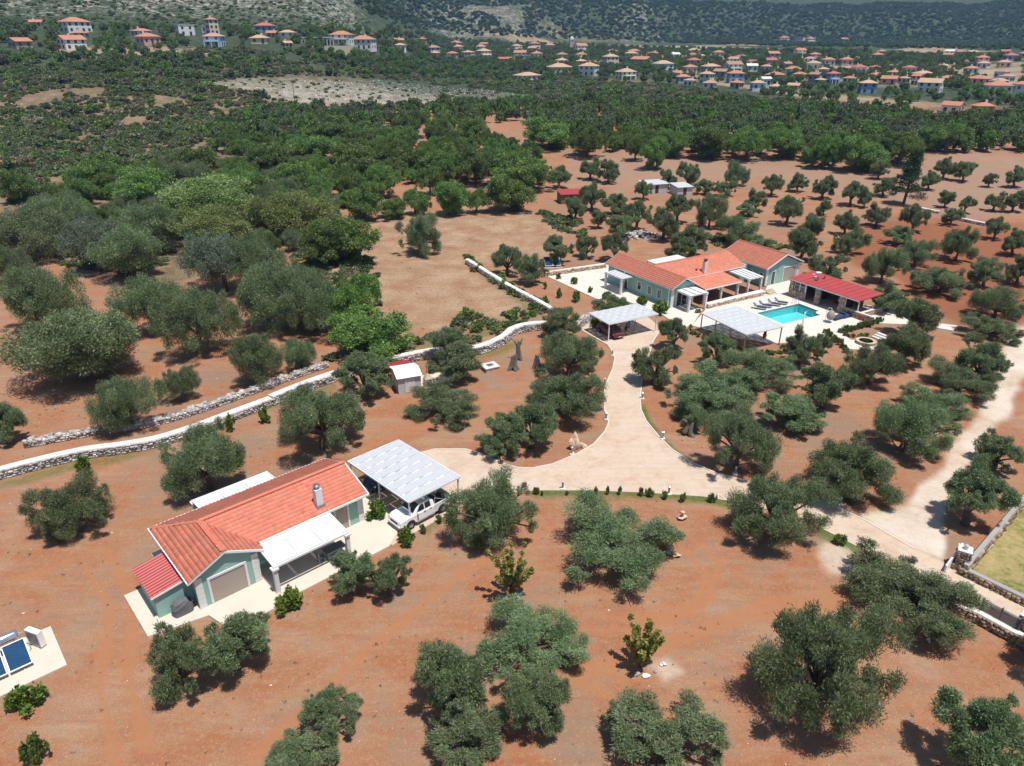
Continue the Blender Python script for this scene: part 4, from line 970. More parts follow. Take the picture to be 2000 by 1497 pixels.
def vehicle(loc, rz, lab, paint, kind='pickup'):
    """front towards -x"""
    pk = kind == 'pickup'; L = 5.25 if pk else 4.1; hw = .96 if pk else .88
    r = empty('pickup_truck' if pk else 'car', loc, rz); tag(r, lab, 'pickup' if pk else 'car')
    h = L / 2; body = MB()
    if pk:
        S = [(-h, .72, .55, .86, .9), (-h + .06, .86, .42, .98, .92), (-h + .35, .94, .36, 1.07, .93), (-h + 1.25, hw, .34, 1.16, .93), (-h + 1.5, hw, .34, 1.14, .95), (-h + 3.35, hw, .34, 1.14, .96)]
    else:
        S = [(-h, .66, .45, .68, .9), (-h + .08, .78, .34, .78, .92), (-h + .4, .85, .28, .86, .93), (-h + 1.05, hw, .26, .95, .93), (-h + 2.6, hw, .26, .95, .95), (h - .12, .84, .30, .95, .95), (h, .76, .45, .85, .92)]
    loft(body, [ring8(x, w_, z0, z1, .10, .10, tw_) for x, w_, z0, z1, tw_ in S], 8)
    body.build('body', paint, r, smooth=False, bevel=0)
    cab = MB()
    if pk: C = [(-h + 1.28, .88, 1.10, 1.16, .97), (-h + 2.02, .86, 1.10, 1.76, .82), (-h + 2.4, .86, 1.10, 1.80, .80), (-h + 3.05, .86, 1.10, 1.78, .80), (-h + 3.36, .86, 1.10, 1.50, .86)]
    else: C = [(-h + .98, .80, .92, .97, .97), (-h + 1.7, .80, .92, 1.42, .78), (-h + 2.2, .80, .92, 1.48, .76), (-h + 3.3, .80, .92, 1.42, .78), (h - .15, .78, .92, 1.0, .92)]
    loft(cab, [ring8(x, w_, z0, z1, .03, .06, tw_) for x, w_, z0, z1, tw_ in C], 8); cab.build('cabin', paint, r)
    def side_at(i, t, z, s):                 # point on the cabin side between section i and i+1
        (x0, w0, a0, b0, t0), (x1, w1, a1, b1, t1) = C[i], C[i + 1]
        x = x0 + (x1 - x0) * t; w_ = w0 + (w1 - w0) * t; za = a0; zb = b0 + (b1 - b0) * t; tw_ = t0 + (t1 - t0) * t
        f = (z - za) / max(zb - za, .01); return (x, s * (w_ + (w_ * tw_ - w_) * f + .012), z)
    x0, w0, a0, b0, t0 = C[0]; x1, w1, a1, b1, t1 = C[1]
    up = .014
    glasspanel(r, 'windscreen', [(x0 + .05, -w0 * t0 * .88, b0 + .04 + up), (x0 + .05, w0 * t0 * .88, b0 + .04 + up), (x1 - .04, w1 * t1 * .86, b1 - .04 + up), (x1 - .04, -w1 * t1 * .86, b1 - .04 + up)])
    x2, w2, a2, b2, t2 = C[-2]; x3, w3, a3, b3, t3 = C[-1]
    glasspanel(r, 'rear_window', [(x2 + .04, -w2 * t2 * .82, b2 - .05 + up), (x2 + .04, w2 * t2 * .82, b2 - .05 + up), (x3 - .02, w3 * t3 * .82, b3 + .02 + up), (x3 - .02, -w3 * t3 * .82, b3 + .02 + up)])
    zs = (1.18, 1.66) if pk else (1.0, 1.36)
    for s_ in (-1, 1):
        glasspanel(r, 'side_window', [side_at(0, .45, zs[0], s_), side_at(1, .95, zs[0], s_), side_at(1, .95, zs[1], s_), side_at(1, .05, zs[1], s_)])
        glasspanel(r, 'side_window', [side_at(2, .1, zs[0], s_), side_at(2, .95, zs[0], s_), side_at(2, .92, zs[1], s_), side_at(2, .1, zs[1], s_)])
        mb = MB(); mb.box(-.08, .08, -.1, .1, -.08, .08); mi = mb.build('mirror', paint, r, bevel=.02); mi.location = (C[0][0] + .38, s_ * (hw + .10), zs[0] + .02)
        mb = MB(); xh = -h + .16; mb.hexa([(xh - .05, s_ * .50, .74), (xh - .02, s_ * .82, .76), (xh + .30, s_ * .93, .82), (xh + .05, s_ * .5, .80), (xh - .03, s_ * .50, .90), (xh + .02, s_ * .80, .93), (xh + .32, s_ * .90, .96), (xh + .06, s_ * .5, .93)] if pk else [(xh - .1, s_ * .45, .56), (xh - .02, s_ * .74, .57), (xh + .22, s_ * .84, .62), (xh + .05, s_ * .45, .60), (xh - .06, s_ * .45, .70), (xh, s_ * .72, .72), (xh + .26, s_ * .82, .76), (xh + .06, s_ * .45, .72)])
        mb.build('headlight', 'lamp_glass', r)
        for zz_, x_ in ((zs[0] - .14, C[1][0] + .35), (zs[0] - .14, C[2][0] + .55)):
            MB().box(x_ - .08, x_ + .08, s_ * (hw - .01) - .02, s_ * (hw - .01) + .02, zz_ - .02, zz_ + .02).build('door_handle', 'black_plastic', r)
        wr = .39 if pk else .31
        for x_ in ((-h + .93, h - 1.15) if pk else (-h + .75, h - .75)):
            arch = MB(); pts = [(x_ + (wr + .07) * math.cos(t), s_ * (hw + .004), wr + (wr + .07) * math.sin(t)) for t in np.linspace(0, math.pi, 12)]; arch.add(pts, [tuple(range(12))]); arch.build('wheel_arch', 'black_plastic', r)
            wheel(r, x_, s_ * (hw - .07), wr)
    g0 = MB(); g0.box(-h - .015, -h + .1, -.46, .46, .62 if pk else .48, .84 if pk else .62); g0.build('grille', 'black_plastic', r, bevel=.01)
    b0_ = MB(); b0_.box(-h - .06, -h + .25, -.80, .80, .40 if pk else .30, .58 if pk else .44); b0_.build('front_bumper', paint, r, bevel=.05)
    MB().box(-h - .075, -h - .055, -.24, .24, .46 if pk else .34, .56 if pk else .43).build('number_plate', 'white_paint', r)
    if pk:
        x0 = -h + 3.36; bd = MB(); t = .07
        bd.box(x0, h - .02, -hw + .02, -hw + .02 + t, .42, 1.13); bd.box(x0, h - .02, hw - .02 - t, hw - .02, .42, 1.13); bd.box(x0, x0 + t, -hw + .09, hw - .09, .42, 1.12); bd.build('cargo_bed', paint, r)
        MB().box(h - .09, h - .015, -hw + .09, hw - .09, .55, 1.12).build('tailgate', paint, r)
        MB().box(x0 + .05, h - .06, -hw + .07, hw - .07, .55, .62).build('bed_liner', 'black_plastic', r)
        rb = MB(); 
        for s_ in (-.72, .72): rb.tube([(x0 + .15, s_, 1.1), (x0 + .18, s_, 1.55), (x0 + .3, s_ * .92, 1.66)], .04, 6); rb.tube([(x0 + .2, s_, 1.58), (x0 + 1.0, s_ * 1.1, 1.12)], .035, 6)
        rb.tube([(x0 + .3, -.66, 1.66), (x0 + .3, .66, 1.66)], .04, 6); rb.build('roll_bar', 'rim', r)
        MB().box(h - .02, h + .16, -.85, .85, .42, .54).build('rear_bumper', 'rim', r)
        for s_ in (-1, 1): MB().box(-h + 1.5, -h + 3.3, s_ * (hw - .02) - .07, s_ * (hw - .02) + .07, .36, .42).build('side_step', 'rim', r)
        rr = MB()
        for s_ in (-.6, .6): rr.bar((-h + 2.1, s_, 1.83), (-h + 3.0, s_, 1.83), .04, .04)
        rr.build('roof_rail', 'rim', r)
    return r
p = NCP.w(1.75, 7.45)
vehicle((p.x, p.y, .08), NCP.h - math.radians(1), 'white double-cab pickup nosing out of the near carport', 'car_white')
p = NCP.w(2.6, 1.6); vehicle((p.x, p.y, .08), NCP.h, 'dark navy car in the shade at the back of the near carport', 'car_navy', 'car')
p = FCP.w(1.9, 2.3); vehicle((p.x, p.y, .06), FCP.h + math.pi * .5, 'maroon car in the deep shade of the far carport', 'car_maroon', 'car')
# motorbike under the far carport
p = FCP.w(5.0, 1.8); mbk = empty('motorbike', (p.x, p.y, .06), FCP.h + .6); tag(mbk, 'dark motorbike parked beside the maroon car in the far carport', 'motorbike')
for x_ in (-.65, .65):
    q = MB(); q.lathe([(.2, -.05), (.31, -.05), (.31, .05), (.2, .05)], k=16); w_ = link_mesh('wheel', q.mesh('wheel'), 'tyre', mbk); w_.location = (x_, 0, .31); w_.rotation_euler = (math.pi / 2, 0, 0)
q = MB(); q.box(-.35, .35, -.12, .12, .32, .62); q.hexa([(-.15, -.14, .62), (.35, -.14, .62), (.35, .14, .62), (-.15, .14, .62), (-.1, -.12, .85), (.3, -.12, .8), (.3, .12, .8), (-.1, .12, .85)]); q.build('body', 'car_grey', mbk, bevel=.03)
MB().hexa([(.2, -.13, .72), (.85, -.10, .78), (.85, .10, .78), (.2, .13, .72), (.2, -.13, .80), (.85, -.10, .86), (.85, .10, .86), (.2, .13, .80)]).build('seat', 'black_plastic', mbk)
q = MB(); q.tube([(-.65, -.08, .31), (-.4, -.08, .95)], .03, 6); q.tube([(-.65, .08, .31), (-.4, .08, .95)], .03, 6); q.tube([(-.38, -.35, 1.02), (-.42, 0, .96), (-.38, .35, 1.02)], .022, 6); q.build('fork', 'metal_dark', mbk)

# ------------------------------------------------------------------ solar water heater on its slab, lower left corner
SO = Frame(G(98.5, 1223, .1).to_2d(), 42.0)
sd = deck('equipment_slab', [p_.to_tuple() for p_ in (SO.w(0, 0), SO.w(0, 4.3), SO.w(-7.5, 4.3), SO.w(-7.5, 0))], .10, 'concrete_cream', pix=False); tag(sd, 'cream concrete slab under the solar water heater', None, None, 'structure')
shh = SO.empty('solar_water_heater', -2.7, 1.5, .1); tag(shh, 'solar water heater with two blue collectors and a steel tank, lower left', 'solar heater')
for k in range(2):
    x0 = -1.35 + k * 1.32
    c_ = MB(); c_.hexa([(x0, -1.55, .25), (x0 + 1.22, -1.55, .25), (x0 + 1.22, .15, 1.0), (x0, .15, 1.0), (x0, -1.60, .34), (x0 + 1.22, -1.60, .34), (x0 + 1.22, .10, 1.09), (x0, .10, 1.09)]); cl = c_.build('collector', 'steel_white', shh)
    c_ = MB(); e = .05; c_.add([(x0 + e, -1.60 + e, .365), (x0 + 1.22 - e, -1.60 + e, .365), (x0 + 1.22 - e, .10 - e, 1.071), (x0 + e, .10 - e, 1.071)], [(0, 1, 2, 3)]); c_.build('collector_glass', 'solar_blue', cl)
c_ = MB(); c_.lathe([(.05, -1.0), (.25, -.97), (.30, -.85), (.30, .85), (.25, .97), (.05, 1.0)], k=18); tk = link_mesh('tank', c_.mesh('tank', True), 'steel_tank', shh); tk.location = (0, .55, 1.25); tk.rotation_euler = (0, math.pi / 2, 0)
q = MB()
for x_ in (-.7, .7):
    q.bar((x_, .75, 0), (x_, .6, 1.0), .05); q.bar((x_, .2, 0), (x_, .5, 1.0), .05); q.bar((x_, -1.5, 0), (x_, .2, .95), .05)
q.build('stand', 'metal_grey', shh)
MB().tube([(1.0, .55, 1.25), (1.25, .5, 1.2), (1.35, .3, .8), (1.35, -.1, .6), (1.25, -.3, .9)], .025, 6).build('pipe', 'rim', shh)
hp = SO.empty('heat_pump', -.95, 1.3, .1); tag(hp, 'tall white heat pump unit standing on the slab by the solar heater', 'heat pump'); hp.rotation_euler.z += math.radians(-62)
MB().box(-.55, .55, -.18, .18, .08, 1.25).build('casing', 'white_paint', hp, bevel=.02)
for x_ in (-.4, .4): MB().box(x_ - .05, x_ + .05, -.2, .2, 0, .08).build('foot', 'metal_dark', hp)
q = MB()
for k in range(12): q.box(-.48, .48, -.20, -.182, .18 + k * .085, .22 + k * .085)
q.build('grille', 'metal_grey', hp)
q = MB(); q.lathe([(.36, 0), (.36, .02), (.05, .04)], k=18); fan = link_mesh('fan_guard', q.mesh('fan_guard'), 'metal_dark', hp); fan.location = (0, .185, .66); fan.rotation_euler = (-math.pi / 2, 0, 0)
# photovoltaic frame above the patio
p = G(1078, 520, 0); pv = empty('solar_array', (p.x, p.y, 0), math.radians(10)); tag(pv, 'tilted blue solar panel standing on soil behind the white patio', 'solar panel')
for k in range(2):
    x0 = -1.35 + k * 1.4; q = MB(); q.hexa([(x0, -1.0, .3), (x0 + 1.3, -1.0, .3), (x0 + 1.3, .9, 1.35), (x0, .9, 1.35), (x0, -1.04, .36), (x0 + 1.3, -1.04, .36), (x0 + 1.3, .86, 1.41), (x0, .86, 1.41)]); m_ = q.build('module', 'steel_white', pv)
    q = MB(); q.add([(x0 + .05, -.99, .395), (x0 + 1.25, -.99, .395), (x0 + 1.25, .81, 1.39), (x0 + .05, .81, 1.39)], [(0, 1, 2, 3)]); q.build('cells', 'solar_blue', m_)
q = MB(); [q.bar((x_, .8, 0), (x_, .8, 1.35), .05) for x_ in (-1.2, 1.2)]; [q.bar((x_, -1, 0), (x_, -1, .3), .05) for x_ in (-1.2, 1.2)]; q.build('stand', 'metal_grey', pv)
MB().box(-1.6, 1.6, -1.3, -1.1, 0, .12).build('kerb', 'cap_white', pv)

# ------------------------------------------------------------------ garden shed
SH = Frame(G(779, 771, 0).to_2d(), 22.0)
sh_ = SH.empty('garden_shed'); tag(sh_, 'white metal garden shed with red lean-to roof by the stone wall', 'shed')
q = MB(); q.box(0, 2.55, 0, 3.2, 0, 1.9); q.add([(0, 0, 1.89), (2.55, 0, 1.89), (0, 3.2, 1.89), (2.55, 3.2, 1.89), (0, 1.5, 2.3), (2.55, 1.5, 2.3)], [(0, 4, 2), (1, 3, 5), (0, 1, 5, 4), (2, 4, 5, 3), (0, 2, 3, 1)]); q.build('wall', 'shed_white', sh_)
q = MB(); q.slab([(-.15, -.2, 1.94), (2.7, -.2, 1.94), (2.7, 1.5, 2.4), (-.15, 1.5, 2.4)], .05); q.slab([(-.15, 1.5, 2.4), (2.7, 1.5, 2.4), (2.7, 3.4, 1.92), (-.15, 3.4, 1.92)], .05); q.build('roof', 'white_paint', sh_)
q = MB(); 
for k in range(6): q.slab([(-.1 + k * .42, 3.45, 1.95), (.27 + k * .42, 3.45, 1.95), (.27 + k * .42, 5.0, 1.7), (-.1 + k * .42, 5.0, 1.7)], .05)
q.slab([(-.08, 3.46, 1.90), (2.4, 3.46, 1.90), (2.4, 4.98, 1.65), (-.08, 4.98, 1.65)], .03); q.build('lean_to_roof', 'red_metal', sh_)
for x_ in (.05, 2.35): MB().box(x_ - .04, x_ + .04, 4.8, 4.88, 0, 1.66).build('post', 'wood_brown', sh_)
dr = MB(); dr.box(.75, 1.85, -.03, -.002, .08, 1.75); do_ = dr.build('door', 'white_paint', sh_)
q = MB(); [q.box(.75 + k * .137, .79 + k * .137, -.045, -.031, .1, 1.73) for k in range(8)]; q.build('door_rib', 'shed_white', do_)
sp = deck('shed_pad', [p_.to_tuple() for p_ in (SH.w(2.5, -.1), SH.w(6.2, -.1), SH.w(6.2, -3.6), SH.w(2.5, -3.6))], .07, 'concrete_cream', pix=False); tag(sp, 'small cream concrete pad beside the garden shed', None, None, 'structure')
ov = SH.empty('outdoor_oven', 3.6, -1.0, .07); tag(ov, 'small grey stone barbecue oven with metal flue beside the shed', 'oven')
MB().box(-.45, .45, -.4, .4, 0, .85).build('base', 'stone_cream', ov, bevel=.03); MB().hexa([(-.45, -.4, .85), (.45, -.4, .85), (.45, .4, .85), (-.45, .4, .85), (-.15, -.1, 1.35), (.15, -.1, 1.35), (.15, .2, 1.35), (-.15, .2, 1.35)]).build('hood', 'stone_cream', ov); MB().tube([(0, .05, 1.3), (0, .05, 2.4)], .1, 10).build('flue', 'steel_tank', ov)
MB().box(-.3, .3, -.42, -.402, .3, .75).build('fire_opening', 'interior_dark', ov)
# well head
p = G(957, 722, 0); wl_ = empty('stone_well_head', (p.x, p.y, 0), math.radians(28)); tag(wl_, 'square cream stone cistern head with a hatch on red soil', 'well')
q = MB(); q.box(-.85, .85, -.75, .75, 0, .48); q.build('base', 'stone_cream', wl_); q = MB(); q.box(-.92, .92, -.82, .82, .48, .56); q.build('top_slab', 'cap_white', wl_); MB().box(-.35, .35, -.3, .3, .56, .62).build('hatch', 'metal_grey', wl_)

# ------------------------------------------------------------------ stone walls
def wall_path(pts_px, ztop): return [G(a, b_, ztop) for a, b_ in pts_px]
def drywall(label, pts_px, h, w, cap=True, capmat='cap_white', name='stone_wall', stone='stone_grey', size=.28, seed=0, both=False, lab_cat='wall', pts=None):
    pts = pts or wall_path(pts_px, h); r = empty(name, (pts[0].x, pts[0].y, 0)); tag(r, label, lab_cat)
    o_ = Vector((pts[0].x, pts[0].y)); q = [Vector((p_.x, p_.y)) - o_ for p_ in pts]
    core = MB(); nrms = []
    for i in range(len(q)):
        d = (q[min(i + 1, len(q) - 1)] - q[max(i - 1, 0)]).normalized(); nrms.append(Vector((d.y, -d.x)))
    cl = MB()
    rg = random.Random(seed)
    def strip(mb, hw0, hw1, z0, z1):
        vs_ = []
        for p_, n__ in zip(q, nrms):
            a, b_ = p_ - n__ * hw0, p_ + n__ * hw0; c_, d_ = p_ - n__ * hw1, p_ + n__ * hw1
            vs_ += [(a.x, a.y, z0), (b_.x, b_.y, z0), (d_.x, d_.y, z1), (c_.x, c_.y, z1)]
        fs = []
        for i in range(len(q) - 1):
            for j in range(4): fs.append((i * 4 + j, i * 4 + (j + 1) % 4, (i + 1) * 4 + (j + 1) % 4, (i + 1) * 4 + j))
        fs += [(0, 1, 2, 3), tuple((len(q) - 1) * 4 + j for j in (3, 2, 1, 0))]; mb.add(vs_, fs)
    strip(core, w / 2 * 1.1, w / 2 * .95, -.05, h - .05); core.build('core', 'stone_face', r)
    segs = []
    for i in range(len(q) - 1):
        n_ = nrms[i]
        segs.append((q[i] + n_ * w / 2, q[i + 1] + nrms[i + 1] * w / 2, 0, h - .04, n_))
        if both: segs.append((q[i + 1] - nrms[i + 1] * w / 2, q[i] - n_ * w / 2, 0, h - .04, -n_))
    stone_skin(r, segs, size, stone, seed, depth=.16)
    if cap:
        c_ = MB(); strip(c_, w / 2 + .06, w / 2 + .03, h - .06, h + .05); c_.build('capping', capmat, r)
    else:
        tops = []; rg2 = np.random.default_rng(seed + 7)
        vs_, fs, tn = [], [], []
        for i in range(len(q) - 1):
            L = (q[i + 1] - q[i]).length
            for k in range(int(L / .2) * 2):
                t = rg2.uniform(); c_ = q[i].lerp(q[i + 1], t) + nrms[i] * rg2.uniform(-w / 2, w / 2); s_ = rg2.uniform(.08, .22)
                v8 = (np.array([(x, y, z) for z in (-1, 1) for x, y in ((-1, -1), (1, -1), (1, 1), (-1, 1))], float) * rg2.uniform(.6, 1.2, (8, 3))) * s_ * np.array([1, 1, .7])
                o8 = len(vs_) * 8; vs_.append(v8 + np.array([c_.x, c_.y, h - .02 + rg2.uniform(-.08, .1)])); fs += [tuple(j + o8 for j in f_) for f_ in ((0, 3, 2, 1), (4, 5, 6, 7), (0, 1, 5, 4), (1, 2, 6, 5), (2, 3, 7, 6), (3, 0, 4, 7))]; tn += [np.full(3, np.clip(rg2.normal(1, .25), .5, 1.5))] * 8
        o2 = link_mesh('top_stones', np_mesh('top_stones', np.concatenate(vs_), np.array(fs), np.array(tn)), stone, r); o2['kind'] = 'stuff'
    return r
def dens(pts, n=3):
    """smooth polyline"""
    out = []
    P_ = [np.array(p_, float) for p_ in pts]
    for i in range(len(P_) - 1):
        a, b_, c_, d_ = P_[max(i - 1, 0)], P_[i], P_[i + 1], P_[min(i + 2, len(P_) - 1)]
        for k in range(n):
            t = k / n; out.append(tuple(.5 * (2 * b_ + (c_ - a) * t + (2 * a - 5 * b_ + 4 * c_ - d_) * t * t + (3 * b_ - a - 3 * c_ + d_) * t ** 3)))
    out.append(tuple(P_[-1])); return out
WALL1 = [(-60,932),(0,916),(57,901),(120,886),(175,875),(232,868),(300,856),(370,835),(457,803),(528,777)]
WALL1B = [(528,774),(587,750),(650,728),(717,708),(760,699),(842,683),(922,679),(977,659),(1000,641),(1030,632),(1066,629)]
drywall('white-capped dry stone wall, long left stretch behind the small house', dens(WALL1), .85, .75, seed=1)
drywall('white-capped dry stone wall curving from the shed to the stumps', dens(WALL1B), 1.0, .75, seed=2)
drywall('white-capped stone wall running up beside the young fruit trees', dens([(1093,611),(1060,592),(1035,578),(1000,560),(961,536),(912,506)]), .8, .6, seed=3, both=True)
drywall('short grey stone wall behind the far carport', dens([(1118,634),(1136,622),(1152,612)]), 1.1, .6, cap=False, seed=4)
drywall('rough uncapped rubble wall below the large trees on the left', dens([(45,862),(120,848),(190,836),(305,818),(400,790),(500,755),(560,733),(637,707)]), .6, .7, cap=False, seed=5)
for k, (pts_, lab) in enumerate((([(1641,340),(1690,343),(1744,350)], 'pale low field wall behind the grove, left of the conifer'), ([(1790,359),(1820,364),(1856,370)], 'pale low field wall behind the grove, right of the conifer'), ([(1800,406),(1835,413)], 'short pale field wall in the right grove, upper of two'), ([(1877,426),(1926,436)], 'short pale field wall in the right grove, lower of two'))):
    drywall(lab, dens(pts_), .7, .6, seed=10 + k)
PATW = [(1058,533),(1120,524),(1183,515)]
drywall('cream stone wall along the back of the white patio', PATW, .75, .4, seed=20, stone='stone_cream_v')
# boundary wall, gate and louvred fence at the entrance
drywall('straight grey concrete boundary wall beside the dry meadow', [(1887,1105),(2000,972)], .95, .26, seed=21, capmat='block_grey', size=.4, stone='stone_brown', pts=[G(1887, 1105, .95), G(1887, 1105, .95).lerp(G(2000, 972, .95), 2.2)])
drywall('low brown stone wall with pale coping along the entrance road', [(1880,1108),(1940,1137),(2000,1166),(2080,1206)], .6, .3, seed=22, stone='stone_brown', capmat='block_grey')
ew = drywall('stone front wall with white coping under the louvred fence', [(1840,1166),(1913,1196),(2000,1243),(2060,1276)], .75, .4, seed=23, stone='stone_brown', size=.24)
a, b_ = G(1913, 1190, .8), G(1990, 1232, .8); d = (b_ - a); L = d.length; fe = empty('louvred_fence', (a.x, a.y, .8), math.atan2(d.y, d.x)); tag(fe, 'dark grey horizontal slat fence on the entrance wall', 'fence')
for k in range(7): MB().hexa([(0, -.02, .05 + k * .13), (L, -.02, .05 + k * .13), (L, .05, .09 + k * .13), (0, .05, .09 + k * .13), (0, -.02, .07 + k * .13), (L, -.02, .07 + k * .13), (L, .05, .11 + k * .13), (0, .05, .11 + k * .13)]).build('slat', 'slat_grey', fe)
for x_ in (.04, L / 2, L - .04): MB().box(x_ - .04, x_ + .04, -.05, .07, 0, 1.0).build('post', 'slat_grey', fe)
p = G(1994, 1243, 0); gp2 = empty('gate_pillar', (p.x, p.y, 0), fe.rotation_euler.z); tag(gp2, 'stone gate pillar with white cap at the right end of the louvred fence', 'pillar')
MB().box(-.35, .35, -.35, .35, 0, 1.7).build('shaft', 'stone_face', gp2); stone_skin(gp2, [((-.35, -.35), (.35, -.35), 0, 1.68, (0, -1)), ((-.35, .35), (-.35, -.35), 0, 1.68, (-1, 0))], .24, 'stone_brown', 61); MB().box(-.42, .42, -.42, .42, 1.7, 1.8).build('cap', 'cap_white', gp2)
p = G(1873, 1110, 0); gp = empty('gate_pillar', (p.x, p.y, 0), math.radians(58)); tag(gp, 'stone gate pillar with white cap and lamp beside the boundary wall', 'pillar')
MB().box(-.4, .4, -.4, .4, 0, 1.7).build('shaft', 'stone_face', gp); stone_skin(gp, [((-.4, -.4), (.4, -.4), 0, 1.68, (0, -1)), ((-.4, .4), (-.4, -.4), 0, 1.68, (-1, 0)), ((.4, -.4), (.4, .4), 0, 1.68, (1, 0))], .24, 'stone_brown', 62); MB().box(-.46, .46, -.46, .46, 1.7, 1.78).build('cap', 'cap_white', gp); MB().lathe([(.08, 0), (.16, .05), (.16, .3), (.05, .4)], (0, 0, 1.78)).build('lamp', 'lamp_glass', gp)
gw = [G(1845, 1118, 0), G(1868, 1098, 0)]; d = gw[1] - gw[0]; gt = empty('sliding_gate', (gw[0].x, gw[0].y, .06), math.atan2(d.y, d.x)); tag(gt, 'pale white gate leaf standing open beside the stone pillar', 'gate')
q = MB(); Lg = d.length; q.hexa([(-.1, -.05, 0), (Lg, -.05, 0), (Lg, .05, 0), (-.1, .05, 0), (-.1, -.05, .55), (Lg, -.05, 1.65), (Lg, .05, 1.65), (-.1, .05, .55)]); q.build('leaf', 'white_paint', gt)
q = MB(); q.bar((-.1, 0, .58), (Lg, 0, 1.68), .12, .06); q.build('top_rail', 'steel_white', gt)

# ------------------------------------------------------------------ bollard lamps on little plinths
def bollard(px_, py_, lab):
    p_ = G(px_, py_, 0); r = empty('bollard_lamp', (p_.x, p_.y, 0)); tag(r, lab, 'bollard lamp', 'bollard lamps along the driveway')
    MB().box(-.22, .22, -.22, .22, 0, .14).build('plinth', 'cap_white', r, bevel=.02)
    MB().lathe([(.085, .14), (.085, .55), (.11, .56), (.11, .60), (.07, .61)], k=10).build('post', 'metal_grey', r)
    MB().lathe([(.07, .61), (.07, .74), (.12, .75), (.13, .79), (.03, .86)], k=10).build('lantern', 'lamp_glass', r)
for px_, py_, lb in ((957,889,'under the olive at the left fork of the driveway'), (1117,888,'beside the big pale boulder'), (1184,820,'on the left edge of the driveway at its narrowest bend'), (1181,752,'on the left edge of the driveway by the twin olives'), (1196,695,'on the left edge just below the far carport'), (1254,780,'on the right edge opposite the twin olives'), (1294,858,'on the right edge by the gnarled stump'), (1436,927,'on the right edge below the big paired olive'), (1099,956,'left end of the shrub row below the driveway'), (1306,966,'in the middle of the shrub row below the driveway'), (1640,987,'on the right edge near the gravel track')):
    bollard(px_, py_, f'grey bollard lamp {lb}')
# ------------------------------------------------------------------ rocks
def rock(px_, py_, r, mat, lab, seed, sq=(1, 1, .8), name='boulder', z=0):
    p_ = G(px_, py_, 0); o_ = link_mesh(name, rocky(seed, r, 3, sq), mat); o_.location = (p_.x, p_.y, z + r * sq[2] * .55); tag(o_, lab, 'rock'); return o_
rock(1122, 876, .85, 'rock_pink', 'tall pale pink boulder inside the driveway fork', 3, (.75, .7, 1.35))
rock(1138, 876, .5, 'rock_pink', 'lower pink boulder leaning on the tall one at the driveway fork', 9, (1, .8, .9))
rock(1331, 1014, .42, 'rock_pink', 'lower stone of the two-stone pink cairn', 11, (1.1, .9, .75)); rock(1332, 1014, .30, 'rock_pink', 'upper stone of the two-stone pink cairn', 12, (1, .9, .8), z=.50)
rock(1320, 1087, .40, 'rock_pink', 'flat pink rock right of the round olive', 13, (1.3, .8, .7)); rock(1306, 1080, .48, 'rock_grey', 'grey rock right of the round olive', 14, (1, .9, 1)); rock(1268, 1118, .42, 'rock_white', 'white rock under the round olive', 15, (1, .9, .9))
rock(1812, 1254, .20, 'rock_white', 'white ball-shaped stone below the entrance olive', 16, (1, 1, 1))
for k, (a, b_, s_) in enumerate(((978,1165,.24), (988,1172,.2), (1012,1172,.28), (1022,1160,.2), (1243,1318,.22), (1262,1322,.24), (1282,1312,.2), (1295,1300,.25))):
    rock(a, b_, s_, 'rock_white' if k % 2 else 'rock_grey', 'small pale stone ringing the %s sapling, %s from left' % ('upper' if k < 4 else 'lower', ('leftmost', 'second', 'third', 'rightmost')[k % 4]), 30 + k, (1.1, .9, .6), 'edging_stone')
# rubble heap
p = G(1248, 462, 0); rg = np.random.default_rng(8); vs_, fs, tn = [], [], []
for k in range(420):
    rr = abs(rg.normal(0, 1.0)); a = rg.uniform(0, 6.28); s_ = rg.uniform(.1, .28)
    c_ = np.array([rr * 2.4 * math.cos(a), rr * 1.5 * math.sin(a), max(0, 1.0 * math.exp(-rr * rr) * rg.uniform(.3, 1))])
    v8 = (np.array([(x, y, z) for z in (-1, 1) for x, y in ((-1, -1), (1, -1), (1, 1), (-1, 1))], float) * rg.uniform(.5, 1.2, (8, 3))) * s_
    o8 = len(vs_) * 8; vs_.append(v8 + c_); fs += [tuple(j + o8 for j in f_) for f_ in ((0, 3, 2, 1), (4, 5, 6, 7), (0, 1, 5, 4), (1, 2, 6, 5), (2, 3, 7, 6), (3, 0, 4, 7))]; tn += [np.full(3, np.clip(rg.normal(1, .25), .5, 1.5))] * 8
hp_ = link_mesh('rubble_heap', np_mesh('rubble_heap', np.concatenate(vs_), np.array(fs), np.array(tn)), 'stone_grey'); hp_.location = (p.x, p.y, 0); tag(hp_, 'heap of grey field stones behind the main house', 'stone heap', None, 'stuff')
